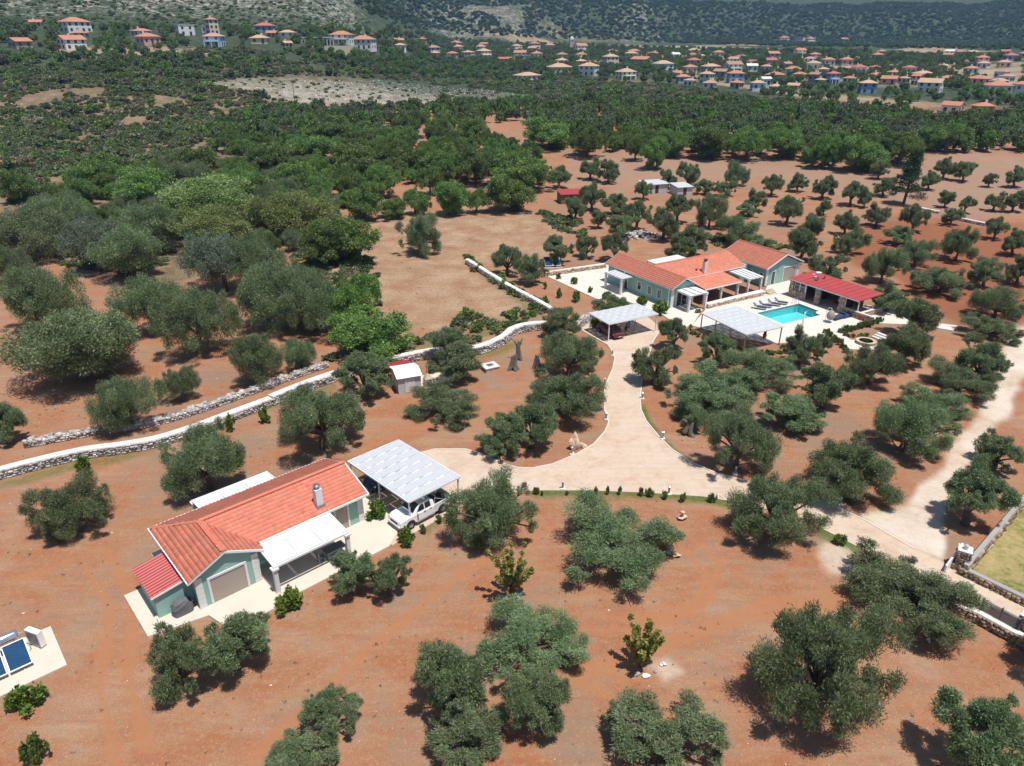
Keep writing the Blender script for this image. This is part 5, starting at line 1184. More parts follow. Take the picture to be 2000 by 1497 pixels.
# sheds beyond the grove
def small_shed(px_, py_, w, d_, h, rz, wm, rm, lab):
    p_ = on_ground(px_, py_); r = empty('farm_shed', p_, rz); tag(r, lab, 'shed')
    MB().box(-w / 2, w / 2, -d_ / 2, d_ / 2, 0, h).build('wall', wm, r)
    q = MB(); q.slab([(-w / 2 - .2, -d_ / 2 - .3, h + .02), (w / 2 + .2, -d_ / 2 - .3, h + .02), (w / 2 + .2, d_ / 2 + .2, h + .4), (-w / 2 - .2, d_ / 2 + .2, h + .4)], .08); q.build('roof', rm, r)
    MB().box(-.45, .45, -d_ / 2 - .03, -d_ / 2, 0, min(1.9, h - .1)).build('door', 'interior_dark', r)
small_shed(1112, 395, 5, 4, 2.2, .2, 'wood_brown', 'red_metal', 'dark farm shed with a red sheet roof at the wood edge')
small_shed(1275, 375, 6, 4, 2.2, .3, 'shed_white', 'canvas_panel', 'long white-roofed farm shed among the far olives'); small_shed(1329, 379, 4, 4, 2.0, .3, 'shed_white', 'canvas_panel', 'smaller pale-roofed farm shed right of the long one')
small_shed(722, 275, 4, 3, 1.8, .2, 'shed_white', 'white_paint', 'small white-roofed hut at the left clearing in the wood')
# ------------------------------------------------------------------ vegetation prototypes
def leaves(clumps, n, L, W, rg, up=.2, shell=.55, tint=(.0, 1.0)):
    """n pointed sprigs spread through ellipsoidal clumps (cx,cy,cz,rx,ry,rz)"""
    C = np.asarray(clumps, float); vol = (C[:, 3] * C[:, 4] * C[:, 5]) ** .7; k = rg.choice(len(C), n, p=vol / vol.sum()); c = C[k]
    d = rg.normal(size=(n, 3)); d /= np.linalg.norm(d, axis=1, keepdims=True)
    r = (shell + (1 - shell) * rg.random(n)) * (1 + rg.normal(0, .15, n)); r = np.where(rg.random(n) < .22, r * rg.random(n), r)
    p = c[:, :3] + d * r[:, None] * c[:, 3:]
    a = d * .75 + rg.normal(0, .55, (n, 3)); a[:, 2] += up; a /= np.linalg.norm(a, axis=1, keepdims=True)
    s = np.cross(a, rg.normal(size=(n, 3))); s /= np.linalg.norm(s, axis=1, keepdims=True) + 1e-9
    l_ = (L * rg.uniform(.6, 1.35, n))[:, None]; w_ = (W * rg.uniform(.6, 1.35, n))[:, None]
    v = np.stack([p - a * l_ * .5, p + s * w_ * .5, p + a * l_ * .5, p - s * w_ * .5], 1).reshape(-1, 3)
    f = np.arange(4 * n).reshape(n, 4)
    ct = rg.normal(.5, .16, len(C))[k]
    t = np.clip(ct + rg.normal(0, .22, n), tint[0], tint[1])
    return v, f, np.repeat(t, 4)
def subclump(c, r, k, rg, f=.45, flat=1.0):
    out = []
    for _ in range(k):
        d = rg.normal(size=3); d /= np.linalg.norm(d); q = np.array(c) + d * np.array([r, r, r * flat]) * rg.uniform(.45, .85); rr = r * f * rg.uniform(.75, 1.3); out.append((*q, rr, rr, rr * flat))
    return out
def olive_proto(seed, nl, leafmat_='olive_leaf', n=11000, R0=2.6, H0=4.2, gap=.5, low=.36, ls=1.08):
    rg = np.random.default_rng(seed); lobes = []
    na_ = nl; ph = rg.uniform(0, 6.28)
    for i in range(na_):
        a = ph + 2 * math.pi * i / na_ * 1.0 + rg.normal(0, .25); rr = R0 * rg.uniform(.42, .78); z = H0 * rg.uniform(low, .78)
        lobes.append((rr * math.cos(a), rr * math.sin(a), z, R0 * rg.uniform(.22, .40) * ls))
    for i in range(max(2, nl // 3)):
        a = rg.uniform(0, 6.28); rr = R0 * rg.uniform(0, .35); lobes.append((rr * math.cos(a), rr * math.sin(a), H0 * rg.uniform(.55, .86), R0 * rg.uniform(.24, .38) * ls))
    for i in range(rg.integers(3, 7)):
        a = rg.uniform(0, 6.28); rr = R0 * rg.uniform(.75, .95); lobes.append((rr * math.cos(a), rr * math.sin(a), H0 * rg.uniform(.3, .8), R0 * rg.uniform(.12, .2)))
    cl = []
    for x, y, z, r in lobes:
        cl += subclump((x, y, z), r, 7, rg, .5, .85)
        if rg.random() < .75: t_ = rg.uniform(.5, .75); cl += subclump((x * t_, y * t_, z * .9 + H0 * .06), r * .7, 3, rg, .5, .8)
    v, f, t = leaves(cl, n, .20, .05, rg)
    cxy = (np.percentile(v[:, :2], 97, 0) + np.percentile(v[:, :2], 3, 0)) / 2; v[:, :2] -= cxy; mx = np.percentile(np.hypot(v[:, 0], v[:, 1]), 97); kx = R0 / mx; v[:, :2] *= kx; kz = H0 / np.percentile(v[:, 2], 99.7); v[:, 2] *= kz; v[:, 2] = np.maximum(v[:, 2], .3)
    lobes = [((x - cxy[0]) * kx, (y - cxy[1]) * kx, z * kz, r * kx) for x, y, z, r in lobes]
    crown = np_mesh('olive_crown', v, f, t); crown.materials.append(M[leafmat_])
    tb = MB(); th = H0 * .26
    ks = [Vector((0, 0, -.15)), Vector((rg.normal(0, .06), rg.normal(0, .06), th * .5)), Vector((rg.normal(0, .12), rg.normal(0, .12), th))]
    tb.tube(ks, [.42, .27, .25], 9)
    for x, y, z, r in lobes:
        e = Vector((x, y, z)); m1 = ks[-1].lerp(e, .45) + Vector((rg.normal(0, .12), rg.normal(0, .12), .12)); tb.tube([ks[-1] + Vector((0, 0, -.1)), m1, e, e + (e - m1) * .35], [.15, .085, .045, .015], 6)
        for _ in range(3):
            d = Vector(rg.normal(size=3)).normalized() * r * .8; tb.tube([m1.lerp(e, .6), e + d], [.04, .012], 4)
    trunk = tb.mesh('olive_trunk'); trunk.materials.append(M['bark'])
    return dict(crown=crown, trunk=trunk, R=R0, H=H0)
def broad_proto(seed, leafmat_='broad_leaf', n=10000, R0=3.6, H0=6.0, L=.36, W=.22, low=.18, ncl=70, irregular=.2):
    rg = np.random.default_rng(seed); cl = []
    cz = H0 * (low + 1) / 2; rz = H0 * (1 - low) / 2
    lob = [(rg.normal(0, .35) * R0, rg.normal(0, .35) * R0, cz + rg.normal(0, .2) * rz, R0 * rg.uniform(.55, .75)) for _ in range(6)]
    for k in range(ncl):
        x, y, z, r = lob[rg.integers(len(lob))]; d = rg.normal(size=3); d /= np.linalg.norm(d); d[2] = d[2] if rg.random() < .6 else abs(d[2])
        q = np.array([x, y, z]) + d * np.array([r, r, rz * .62]) * rg.uniform(.8, 1.0); rr = R0 * rg.uniform(.12, .25); cl.append((*q, rr, rr, rr * .9))
    for x, y, z, r in lob: cl.append((x, y, z, r * .62, r * .62, rz * .36))
    v, f, t = leaves(cl, n, L, W, rg, .15, .6)
    v[:, 2] = np.maximum(v[:, 2], H0 * .05)
    mx = np.percentile(np.hypot(v[:, 0], v[:, 1]), 98); v[:, :2] *= R0 / mx; v[:, 2] *= H0 / v[:, 2].max()
    crown = np_mesh('tree_crown', v, f, t); crown.materials.append(M[leafmat_])
    tb = MB(); tb.tube([(0, 0, -.2), (.05, .03, H0 * .22), (0, .08, H0 * .4)], [.32, .24, .18], 8)
    for x, y, z, r in lob: tb.tube([(0, .05, H0 * .25), (x * .4, y * .4, z * .75), (x, y, z)], [.15, .09, .03], 6)
    trunk = tb.mesh('tree_trunk'); trunk.materials.append(M['bark'])
    return dict(crown=crown, trunk=trunk, R=R0, H=H0)
def shrub_mesh(seed, mat, n=700, R0=1.0, H0=1.0, L=.2, W=.12, k=14):
    rg = np.random.default_rng(seed); cl = []
    for _ in range(k):
        a = rg.uniform(0, 6.28); r = R0 * rg.uniform(0, .75); cl.append((r * math.cos(a), r * math.sin(a), H0 * rg.uniform(.25, .75) * (1 - .4 * r / R0), R0 * rg.uniform(.2, .36), R0 * rg.uniform(.2, .36), H0 * rg.uniform(.16, .3)))
    v, f, t = leaves(cl, n, L, W, rg, .35, .5); v[:, 2] = np.maximum(v[:, 2], 0)
    me = np_mesh('shrub_foliage', v, f, t); me.materials.append(M[mat]); return me
OL = [olive_proto(100 + k, 6 + k % 4, n=36000 + 2000 * (k % 3), low=(.28, .36, .32, .25)[k % 4]) for k in range(8)]
OLB = [olive_proto(170 + k, 9 + k % 3, n=66000, R0=4.4, H0=4.6, low=.24, ls=.97) for k in range(5)]
OLS = [olive_proto(150 + k, 8, 'olive_silver', n=34000) for k in range(2)]
BIG = [broad_proto(200 + k, 'olive_leaf', 64000, 4.6, 6.2, .22, .075, .03, 130) for k in range(4)]           # large dense old olives
BR = [broad_proto(220 + k, 'broad_leaf', 32000, 3.6, 6.0, .23, .14, .05, 100) for k in range(5)]
LT = [broad_proto(240 + k, 'light_leaf', 52000, 4.6, 5.6, .22, .10, .03, 120) for k in range(2)]
SIL = [broad_proto(250 + k, 'olive_silver', 52000, 4.4, 5.8, .22, .075, .04, 120) for k in range(2)]
def place_tree(pr, loc, R, H, rz, name, label, cat='tree', group=None):
    r = empty(name, loc, rz, (R / pr['R'], R / pr['R'], H / pr['H'])); tag(r, label, cat, group)
    link_mesh('trunk', pr['trunk'], None, r); link_mesh('crown', pr['crown'], None, r); return r
RG = random.Random(12)
def place_box(pr, bb, name, label, cat='tree', group=None, hmin=2.2, hmax=8.0, flat=True):
    """tree from the photo box of its crown: foot on the ground, width and height in metres follow from the distance"""
    x0, y0, x1, y1 = bb; xc = (x0 + x1) / 2
    if name == 'olive_tree': x0, x1 = xc - (xc - x0) * .93, xc + (x1 - xc) * .93; y0 += (y1 - y0) * .05
    by = y1
    for _ in range(3):
        g_ = G(xc, by, 0) if flat and by > 420 else on_ground(xc, by); s = ppm(g_.x, g_.y, g_.z); R = (x1 - x0) / 2 / s
        dep = math.atan2(CAM_H - g_.z, math.hypot(g_.x, g_.y)); by = y1 - s * max(-.4, R * .66 * math.sin(dep) - .75 * math.cos(dep))
    H = ((by - y0) / s - .22 * R * math.sin(dep)) / math.cos(dep)
    H = min(max(H, max(hmin, R * .85)), min(hmax, R * 2.2 + .8))
    rz_ = RG.uniform(0, 6.28)
    if 'smp' not in pr:
        co = np.empty(len(pr['crown'].vertices) * 3, np.float32); pr['crown'].vertices.foreach_get('co', co); pr['smp'] = co.reshape(-1, 3)[::37].astype(float)
    q_ = pr['smp']; cr, sr = math.cos(rz_), math.sin(rz_)
    for _ in range(7):                                   # settle foot, width and height until the crown fills its photo box
        kx, kz = R / pr['R'], H / pr['H']
        X_ = g_.x + (q_[:, 0] * cr - q_[:, 1] * sr) * kx; Y_ = g_.y + (q_[:, 0] * sr + q_[:, 1] * cr) * kx
        a_, b_ = P(X_, Y_, g_.z + q_[:, 2] * kz); xa, xb = np.percentile(a_, (1.2, 98.8)); ya, yb = np.percentile(b_, (.8, 98.5))
        R *= min(1.3, max(.75, (x1 - x0) / (xb - xa))); H = min(max(H * min(1.25, max(.8, (y1 - y0) / (yb - ya))), max(1.6, R * .72)), min(hmax, R * 1.75 + .6))
        nx, ny = xc + (P(g_.x, g_.y, g_.z)[0] - (xa + xb) / 2), P(g_.x, g_.y, g_.z)[1] + .9 * ((y1 + y0) / 2 - (ya + yb) / 2)
        g_ = G(nx, ny, 0) if flat and ny > 420 else (on_ground(nx, ny) or g_)
    r = place_tree(pr, g_, R, H, rz_, name, label, cat, group); r['pxc'] = xc; r['pyc'] = (y0 + y1) / 2; r['pxw'] = x1 - x0
    return r
LAND = [('near carport', 790, 925), ('small green house', 480, 1040), ('white pickup', 812, 1005), ('garden shed', 795, 735), ('far carport', 1215, 640), ('swimming pool', 1550, 620), ('pool bar', 1640, 565), ('main house', 1350, 530),
        ('white patio', 1140, 550), ('round stone planter', 1690, 668), ('pale boulder', 1125, 868), ('entrance gate', 1870, 1095), ('gravel track', 1900, 830), ('solar water heater', 30, 1285), ('stone cairn', 1332, 1006), ('upper sapling', 1003, 1120), ('lower sapling', 1260, 1255),
        ('red-roofed farm shed', 1112, 385), ('long white farm shed', 1275, 366), ('tall dark conifer', 1775, 345), ('rubble heap', 1250, 460), ('bare straw field', 830, 540), ('deep red ploughed field', 1850, 560), ('lone field tree', 818, 455), ('rubble wall', 350, 805), ('split tree stump', 1003, 695), ('louvred fence', 1950, 1205), ('bright green rounded tree', 403, 378)]
ORD = ['nearest', 'second nearest', 'third nearest', 'fourth nearest', 'fifth nearest', 'sixth nearest', 'seventh nearest', 'eighth nearest', 'ninth nearest', 'tenth nearest', 'eleventh nearest', 'twelfth nearest']
def side_word(dx, dy):
    if abs(dx) > 1.6 * abs(dy): return 'right of' if dx > 0 else 'left of'
    v = 'below' if dy > 0 else 'above'
    if abs(dy) > 1.6 * abs(dx): return v
    return v + (' and right of' if dx > 0 else ' and left of')
def label_by_landmark(objs, noun, land=LAND, adj=None):
    """every thing is singled out by the landmark nearest to it, the side it stands on and its rank there"""
    bins = {}
    for o in objs:
        x, y = o['pxc'], o['pyc']; nm, lx, ly = min((q for q in land), key=lambda q: math.hypot((x - q[1]), 1.5 * (y - q[2])))
        bins.setdefault((side_word(x - lx, 1.5 * (y - ly)), nm), []).append((math.hypot(x - lx, 1.5 * (y - ly)), o))
    for (sd_, nm), lst in bins.items():
        lst.sort(key=lambda q: q[0])
        for k, (_, o) in enumerate(lst):
            a = (adj(o) + ' ') if adj else ''
            o['label'] = f'{a}{noun} {sd_} the {nm}' if len(lst) == 1 else f'{a}{noun} {sd_} the {nm}, {ORD[min(k, 11)]}'
# photo boxes of olive crowns (x0, y0, x1, y1)
OLIVES = [(315,823,478,955),(42,920,213,1050),(172,725,317,840),(310,692,390,795),(-60,750,48,890),(451,651,546,740),(546,641,616,732),(655,687,762,765),(545,757,710,860),(795,750,930,820),(837,668,937,737),
 (870,915,1045,1065),(1110,975,1325,1122),(647,1045,730,1180),(722,1040,802,1190),(932,1177,1147,1330),(985,1290,1110,1450),(815,1247,960,1400),(840,1370,985,1500),(587,1338,704,1445),(500,1430,660,1540),(385,1158,525,1340),(295,1215,420,1365),
 (1473,1180,1766,1415),(1658,1067,1916,1233),(1188,1365,1418,1520),(1830,1333,2010,1520),(2010,1190,2170,1330),(1424,928,1626,1054),(1586,852,1755,975),(1709,784,1864,885),(1759,747,1896,816),(1817,697,1954,773),(1867,661,1972,733),(1878,610,2000,668),(1896,560,2005,618),
 (1903,838,2010,913),(1849,902,1990,996),(1719,632,1820,697),(1746,582,1839,643),(1651,672,1763,737),(1568,704,1673,784),(1485,767,1611,838),(1372,797,1520,910),(1310,717,1477,797),(1417,682,1560,755),(1367,648,1435,705),(1235,678,1325,750),(1530,637,1605,702),(1587,667,1610,705),(1595,650,1628,682),
 (1287,612,1350,670),(1060,600,1132,650),(1060,650,1175,720),(1035,725,1180,805),(992,785,1087,860),(932,807,1025,885),(1158,571,1226,606),
 (961,473,1019,526),(1010,494,1066,550),(1063,459,1119,508),(1126,459,1168,501),(1175,448,1228,497),(1185,420,1241,455),(1266,406,1325,459),(1217,389,1273,431),(1154,406,1185,441),(1105,385,1145,420),(1175,378,1224,413),(1133,357,1182,399),
 (1300,459,1360,501),(1321,438,1384,490),(1489,336,1531,375),(1538,329,1580,375),(1587,336,1636,385),(1594,385,1625,420),(1646,354,1695,382),(1674,371,1708,400),(1706,347,1751,375),(1825,291,1870,354),(1863,301,1909,357),(1919,333,1951,364),(1965,315,2010,364),
 (1513,378,1569,427),(1454,368,1499,403),(1440,396,1485,420),(1359,378,1422,441),(1300,371,1356,424),(1356,350,1398,375),(1398,354,1440,382),(1405,420,1485,473),(1559,417,1611,455),(1541,445,1604,497),(1629,410,1678,448),(1625,445,1702,487),(1688,396,1741,434),(1727,441,1783,473),
 (1758,392,1818,445),(1751,469,1835,511),(1839,438,1912,508),(1839,406,1884,434),(1874,375,1909,410),(1832,368,1867,400),(1685,487,1776,536),(1779,522,1891,578),(1891,501,1961,550),(1961,494,2030,546),(1958,434,2015,497),(1926,417,1972,462),(1923,364,1965,417),(1960,368,2010,410),(1580,497,1657,543),(1702,550,1776,599),
 (1468,466,1531,496),(1322,312,1366,361),(1415,315,1465,357),(776,417,860,494),(1700,310,1740,345),(1800,330,1838,365),(1240,352,1275,380),(1290,330,1322,362)]
GREY_OL = set()
ol_objs = []
for k, bb in enumerate(OLIVES):
    big_ = (bb[2] - bb[0]) / 2 / ppm(*G((bb[0] + bb[2]) / 2, bb[3] - 10)) > 3.3
    pr = BIG[k % 4] if k in (2, 3, 5, 6) else OLS[k % 2] if k in GREY_OL else OLB[(k + 1) % 5] if big_ else OL[(k * 5 + k // 8) % 8]
    ol_objs.append(place_box(pr, bb, 'olive_tree', 'olive tree', group='olive trees of the grove'))
label_by_landmark(ol_objs, 'olive tree', adj=lambda o: 'broad' if o['pxw'] > 120 else ('small' if o['pxw'] < 45 else 'rounded'))
ol_objs[-4 - 4]['label'] = 'lone olive tree standing in the bare straw field' if ol_objs[-8]['pxc'] == 818 else ol_objs[-8]['label']
for o in ol_objs:
    if o['pxc'] == 818: o['label'] = 'lone dense olive tree standing in the bare straw field'
# larger trees of the left wood, individually
BIGS = [((25,583,253,752),'B'),((0,495,160,655),'B'),((220,525,360,648),'B'),((297,553,465,692),'B'),((359,448,476,552),'S'),((455,460,553,571),'B'),((470,515,580,630),'B'),((540,512,650,648),'B'),((185,441,305,532),'B'),((245,385,360,497),'B'),((-20,396,120,505),'B'),((63,368,196,480),'B'),((120,420,230,510),'S'),
 ((325,333,480,430),'L'),((353,405,480,470),'L'),((486,360,640,470),'L'),((616,428,732,503),'R'),((640,540,737,630),'R'),((650,602,793,700),'R'),((590,440,670,510),'R'),((560,560,660,625),'R'),((-30,470,60,560),'B'),((430,330,520,400),'R'),((520,320,610,375),'R'),
 ((951,347,1038,406),'R'),((905,364,951,410),'R'),((850,357,909,410),'R'),((790,371,839,413),'R'),((741,389,790,424),'R'),((680,357,741,427),'R'),((814,319,863,375),'R'),((720,322,780,382),'R'),((961,294,1070,368),'R'),((1070,305,1115,371),'O'),((825,280,895,350),'R'),((890,270,965,364),'R'),((650,275,740,357),'R'),((735,270,825,345),'R'),
 ((1133,294,1175,355),'O'),((1165,300,1210,361),'O'),((1224,266,1262,308),'R'),((1255,266,1304,326),'R'),((769,214,832,270),'R'),((891,231,947,273),'R'),((1031,228,1108,291),'R'),((1112,238,1182,298),'R'),((1290,252,1340,305),'R'),((560,250,650,330),'R'),((460,280,560,345),'R'),((600,225,690,290),'R'),((835,225,890,262),'R'),((230,330,330,400),'R'),((130,300,230,370),'R'),((330,290,420,345),'R'),((0,330,70,395),'R'),((840,640,910,690),'O'),((660,545,700,600),'R'),((1500,235,1570,318),'R'),((1570,255,1650,330),'R'),((1640,265,1730,335),'R'),((1420,240,1500,305),'R'),((1350,245,1420,305),'R'),((1800,230,1890,300),'R'),((1730,255,1800,310),'R')]
big_objs = []
for k, (bb, ty) in enumerate(BIGS):
    pr = dict(B=BIG, S=SIL, L=LT, R=BR, O=OL)[ty]
    big_objs.append(place_box(pr[k % len(pr)], bb, dict(B='wild_olive_tree', S='silver_leaved_tree', L='light_green_tree', R='broadleaf_tree', O='olive_tree')[ty], 'tree', group='large trees of the left wood', hmax=9.5))
    big_objs[-1]['ty'] = dict(B='dense green', S='silvery grey', L='yellowish green', R='dark broadleaf', O='loose grey-green')[ty]
label_by_landmark(big_objs, 'tree', adj=lambda o: o['ty'])
for o in big_objs: del o['ty']
# dense wood: nearest trees one by one, the rest as one mass
WOODS = [[(560,240),(720,224),(900,212),(1100,206),(1300,215),(1500,215),(1700,225),(1850,240),(2010,225),(2010,300),(1880,308),(1780,290),(1690,335),(1560,318),(1500,312),(1440,305),(1340,308),(1290,302),(1180,298),(1040,292),(1040,240),(830,245),(760,255),(640,265)],
         [(420,235),(640,220),(700,265),(830,280),(1060,295),(1060,360),(960,345),(870,370),(800,360),(700,400),(640,420),(600,380),(500,335),(420,310)],
         [(60,420),(330,330),(470,330),(650,400),(640,470),(520,520),(420,480),(240,470),(80,480)]]
rg = np.random.default_rng(77); cand = []
def scatter(poly, step, dmax=1200):
    """jittered ground points whose photo pixel lies in a polygon"""
    c = [on_ground(a, b_) for a, b_ in poly]; c = [q for q in c if q]; xs = [q.x for q in c]; ys = [q.y for q in c]
    gx_, gy_ = np.meshgrid(np.arange(min(xs) - 5, max(xs) + 5, step), np.arange(min(ys) - 5, max(ys) + 5, step)); gx_ = gx_.ravel(); gy_ = gy_.ravel()
    gx_ = gx_ + rg.uniform(-.42, .42, len(gx_)) * step; gy_ = gy_ + rg.uniform(-.42, .42, len(gy_)) * step
    z = terrain(gx_, gy_); a, b_ = P(gx_, np.maximum(gy_, 5), z); ok = inpoly(a, b_, poly) & (gy_ > 5); return gx_[ok], gy_[ok], z[ok], a[ok], b_[ok]
taken = [(o.location.x, o.location.y, o.scale.x * 3.6) for o in big_objs]
tk_ = np.array(taken)
for pi, poly in enumerate(WOODS):
    for x, y, z, a, b_ in zip(*scatter(poly, 6.2)):
        if (np.hypot(tk_[:, 0] - x, tk_[:, 1] - y) < np.maximum(2.5, tk_[:, 2] * .75)).any(): continue
        cand.append((math.hypot(x, y), x, y, z, a, b_, pi))
cand.sort()
IND, REST = cand[:235], cand[235:]
for k, (d, x, y, z, a, b_, pi) in enumerate(IND):
    R = RG.uniform(2.2, 4.5); pr = BIG[k % 4] if (pi == 2 and k % 3) else BR[k % 5]
    lab = ('dark green broadleaf tree in the wood between the olive grove and the village' if pi == 0 else 'dark green broadleaf tree in the wood left of the straw field' if pi == 1 else 'dense green tree packed in the wood on the far left')
    place_tree(pr, (x, y, z), R, R * RG.uniform(1.35, 1.75), RG.uniform(0, 6.28), 'wood_tree', lab, 'tree', ('trees of the middle wood', 'trees of the wood by the field', 'trees of the far left wood')[pi])
# geometry-node scatter for the uncountable masses
def scatter_object(name, pts, scl, protos, label, seed=1):
    me = bpy.data.meshes.new(name); me.vertices.add(len(pts)); me.vertices.foreach_set('co', np.asarray(pts, np.float32).ravel())
    at = me.attributes.new('scl', 'FLOAT_VECTOR', 'POINT'); at.data.foreach_set('vector', np.asarray(scl, np.float32).ravel()); me.update()
    col = bpy.data.collections.new(name + '_kinds')
    for i, pm_ in enumerate(protos): col.objects.link(bpy.data.objects.new(f'{name}_kind', pm_))
    ng = bpy.data.node_groups.new(name, 'GeometryNodeTree'); ng.interface.new_socket('Geometry', in_out='INPUT', socket_type='NodeSocketGeometry'); ng.interface.new_socket('Geometry', in_out='OUTPUT', socket_type='NodeSocketGeometry')
    N_ = ng.nodes; L_ = ng.links; gi = N_.new('NodeGroupInput'); go = N_.new('NodeGroupOutput'); ip = N_.new('GeometryNodeInstanceOnPoints'); ci = N_.new('GeometryNodeCollectionInfo'); ci.inputs['Collection'].default_value = col; ci.inputs['Separate Children'].default_value = True; ci.inputs['Reset Children'].default_value = True
    ip.inputs['Pick Instance'].default_value = True
    rr = N_.new('FunctionNodeRandomValue'); rr.data_type = 'FLOAT_VECTOR'; rr.inputs[0].default_value = (-.08, -.08, 0); rr.inputs[1].default_value = (.08, .08, 6.283)
    ri = N_.new('FunctionNodeRandomValue'); ri.data_type = 'INT'; ri.inputs['Seed'].default_value = seed
    for s_ in ri.inputs:
        if s_.type == 'INT' and s_.name == 'Max': s_.default_value = len(protos) - 1
        if s_.type == 'INT' and s_.name == 'Min': s_.default_value = 0
    na_ = N_.new('GeometryNodeInputNamedAttribute'); na_.data_type = 'FLOAT_VECTOR'; na_.inputs[0].default_value = 'scl'
    L_.new(gi.outputs[0], ip.inputs['Points']); L_.new(ci.outputs[0], ip.inputs['Instance']); L_.new(rr.outputs[0], ip.inputs['Rotation']); L_.new([o for o in ri.outputs if o.type == 'INT'][0], ip.inputs['Instance Index']); L_.new(na_.outputs[0], ip.inputs['Scale']); L_.new(ip.outputs[0], go.inputs[0])
    o = bpy.data.objects.new(name, me); COL.objects.link(o); md = o.modifiers.new('scatter', 'NODES'); md.node_group = ng
    tag(o, label, None, None, 'stuff'); return o
FARTREE = [broad_proto(300 + k, ('broad_leaf', 'scrub_leaf', 'broad_leaf', 'olive_leaf')[k], 3000, 3.6, 6.0, .7, .48, .06, 60)['crown'] for k in range(4)]
if REST:
    sc = rg.uniform(.8, 1.25, len(REST)); scatter_object('far_wood', [(c[1], c[2], c[3]) for c in REST], np.stack([sc, sc, sc * rg.uniform(.85, 1.1, len(REST))], 1), FARTREE, 'dense mass of dark green trees between grove and village')
# ------------------------------------------------------------------ scrub, far trees, tufts
BUSH = [shrub_mesh(400 + k, 'scrub_leaf', 520, 1.0, 1.0, .30, .2, 12) for k in range(4)] + [shrub_mesh(410, 'dry_scrub', 420, 1.0, .8, .28, .1, 10), shrub_mesh(411, 'broad_leaf', 520, 1.0, 1.1, .3, .2, 12)]
def scat_many(polys, step, keep=1.0, avoid=()):
    P_ = []
    for poly in polys:
        x, y, z, a, b_ = scatter(poly, step); ok = rg.random(len(x)) < keep
        for av in avoid: ok &= ~inpoly(a, b_, av)
        P_.append(np.stack([x[ok], y[ok], z[ok]], 1))
    return np.concatenate(P_)
CLEARING = [(740,240),(1030,240),(1030,285),(840,285),(740,262)]
SCR = [[(0,110),(420,112),(560,150),(400,165),(500,185),(590,210),(720,215),(640,235),(420,260),(300,330),(120,390),(0,400)], [(830,165),(1100,160),(1330,170),(1500,195),(1700,215),(1500,222),(1300,215),(1100,200),(960,176)]]
pts = np.concatenate([scat_many(SCR, 2.1, .9, [ROCKF]), scat_many([[(400,92),(600,100),(760,104),(960,124),(1200,160),(1330,170),(1100,185),(960,172),(830,160),(650,150),(480,148),(400,160),(300,120)]], 3.2, .9, [ROCKF])])
dens_ = fbm(pts[:, 0] / 14, pts[:, 1] / 14, 51, 3); pts = pts[dens_ > .33]
s_ = rg.uniform(.7, 2.0, len(pts)) * (1 + .9 * (rg.random(len(pts)) < .12))
scatter_object('scrub', pts, np.stack([s_, s_, s_ * rg.uniform(.7, 1.2, len(pts))], 1), BUSH, 'grey-green scrub covering the left hillside')
# rough growth along the walls
EDGE = [[(640,700),(740,672),(860,655),(900,610),(960,620),(1050,600),(1062,615),(980,650),(920,672),(840,676),(760,692),(660,722)], [(900,500),(915,500),(970,540),(1090,606),(1060,612),(1000,575),(930,530)], [(560,505),(610,470),(660,480),(730,500),(740,600),(700,640),(640,640),(600,560)], [(1040,410),(1130,430),(1150,470),(1080,450)], [(1370,460),(1480,465),(1560,490),(1480,480),(1400,480)], [(20,470),(120,500),(300,480),(330,520),(250,540),(120,520)]]
pts = scat_many(EDGE, 1.25, .75); s_ = rg.uniform(.45, 1.35, len(pts))
scatter_object('rough_growth', pts, np.stack([s_, s_, s_ * rg.uniform(.6, 1.1, len(pts))], 1), BUSH, 'rough green and straw coloured growth beside the stone walls', 2)
pb_ = scat_many([ROCKF], 4.5, .45); s_ = rg.uniform(.5, 1.5, len(pb_)); scatter_object('field_bushes', pb_, np.stack([s_, s_, s_ * .8], 1), BUSH, 'green bushes dotted over the stony field', 9)
pts = scat_many([ROCKF, [(0,195),(80,205),(130,235),(60,240),(0,230)]], 2.0, .5); s_ = rg.uniform(.25, .8, len(pts))
RK = []
for k in range(3):
    me = rocky(500 + k, 1.0, 1, (1, 1, .7)); me.materials.append(M['rock_grey'] if k == 1 else M['rock_white']); RK.append(me)
scatter_object('field_rocks', pts, np.stack([s_, s_, s_], 1), RK, 'scattered grey limestone rocks of the stony field', 3)
# trees of village gardens and of the slopes behind
VEG = [(-200,45),(60,48),(250,55),(600,62),(760,55),(900,80),(1150,92),(1300,98),(1500,100),(2100,118),(2100,232),(1900,200),(1700,205),(1500,190),(1330,165),(1000,160),(800,150),(600,150),(400,160),(-200,110)]
pts = scat_many([VEG], 6.0, .72, [ROCKF, [(1290,150),(1400,165),(1600,192),(1760,210),(1700,190),(1500,172)], [(1850,138),(2000,130),(2000,160),(1900,152)]])
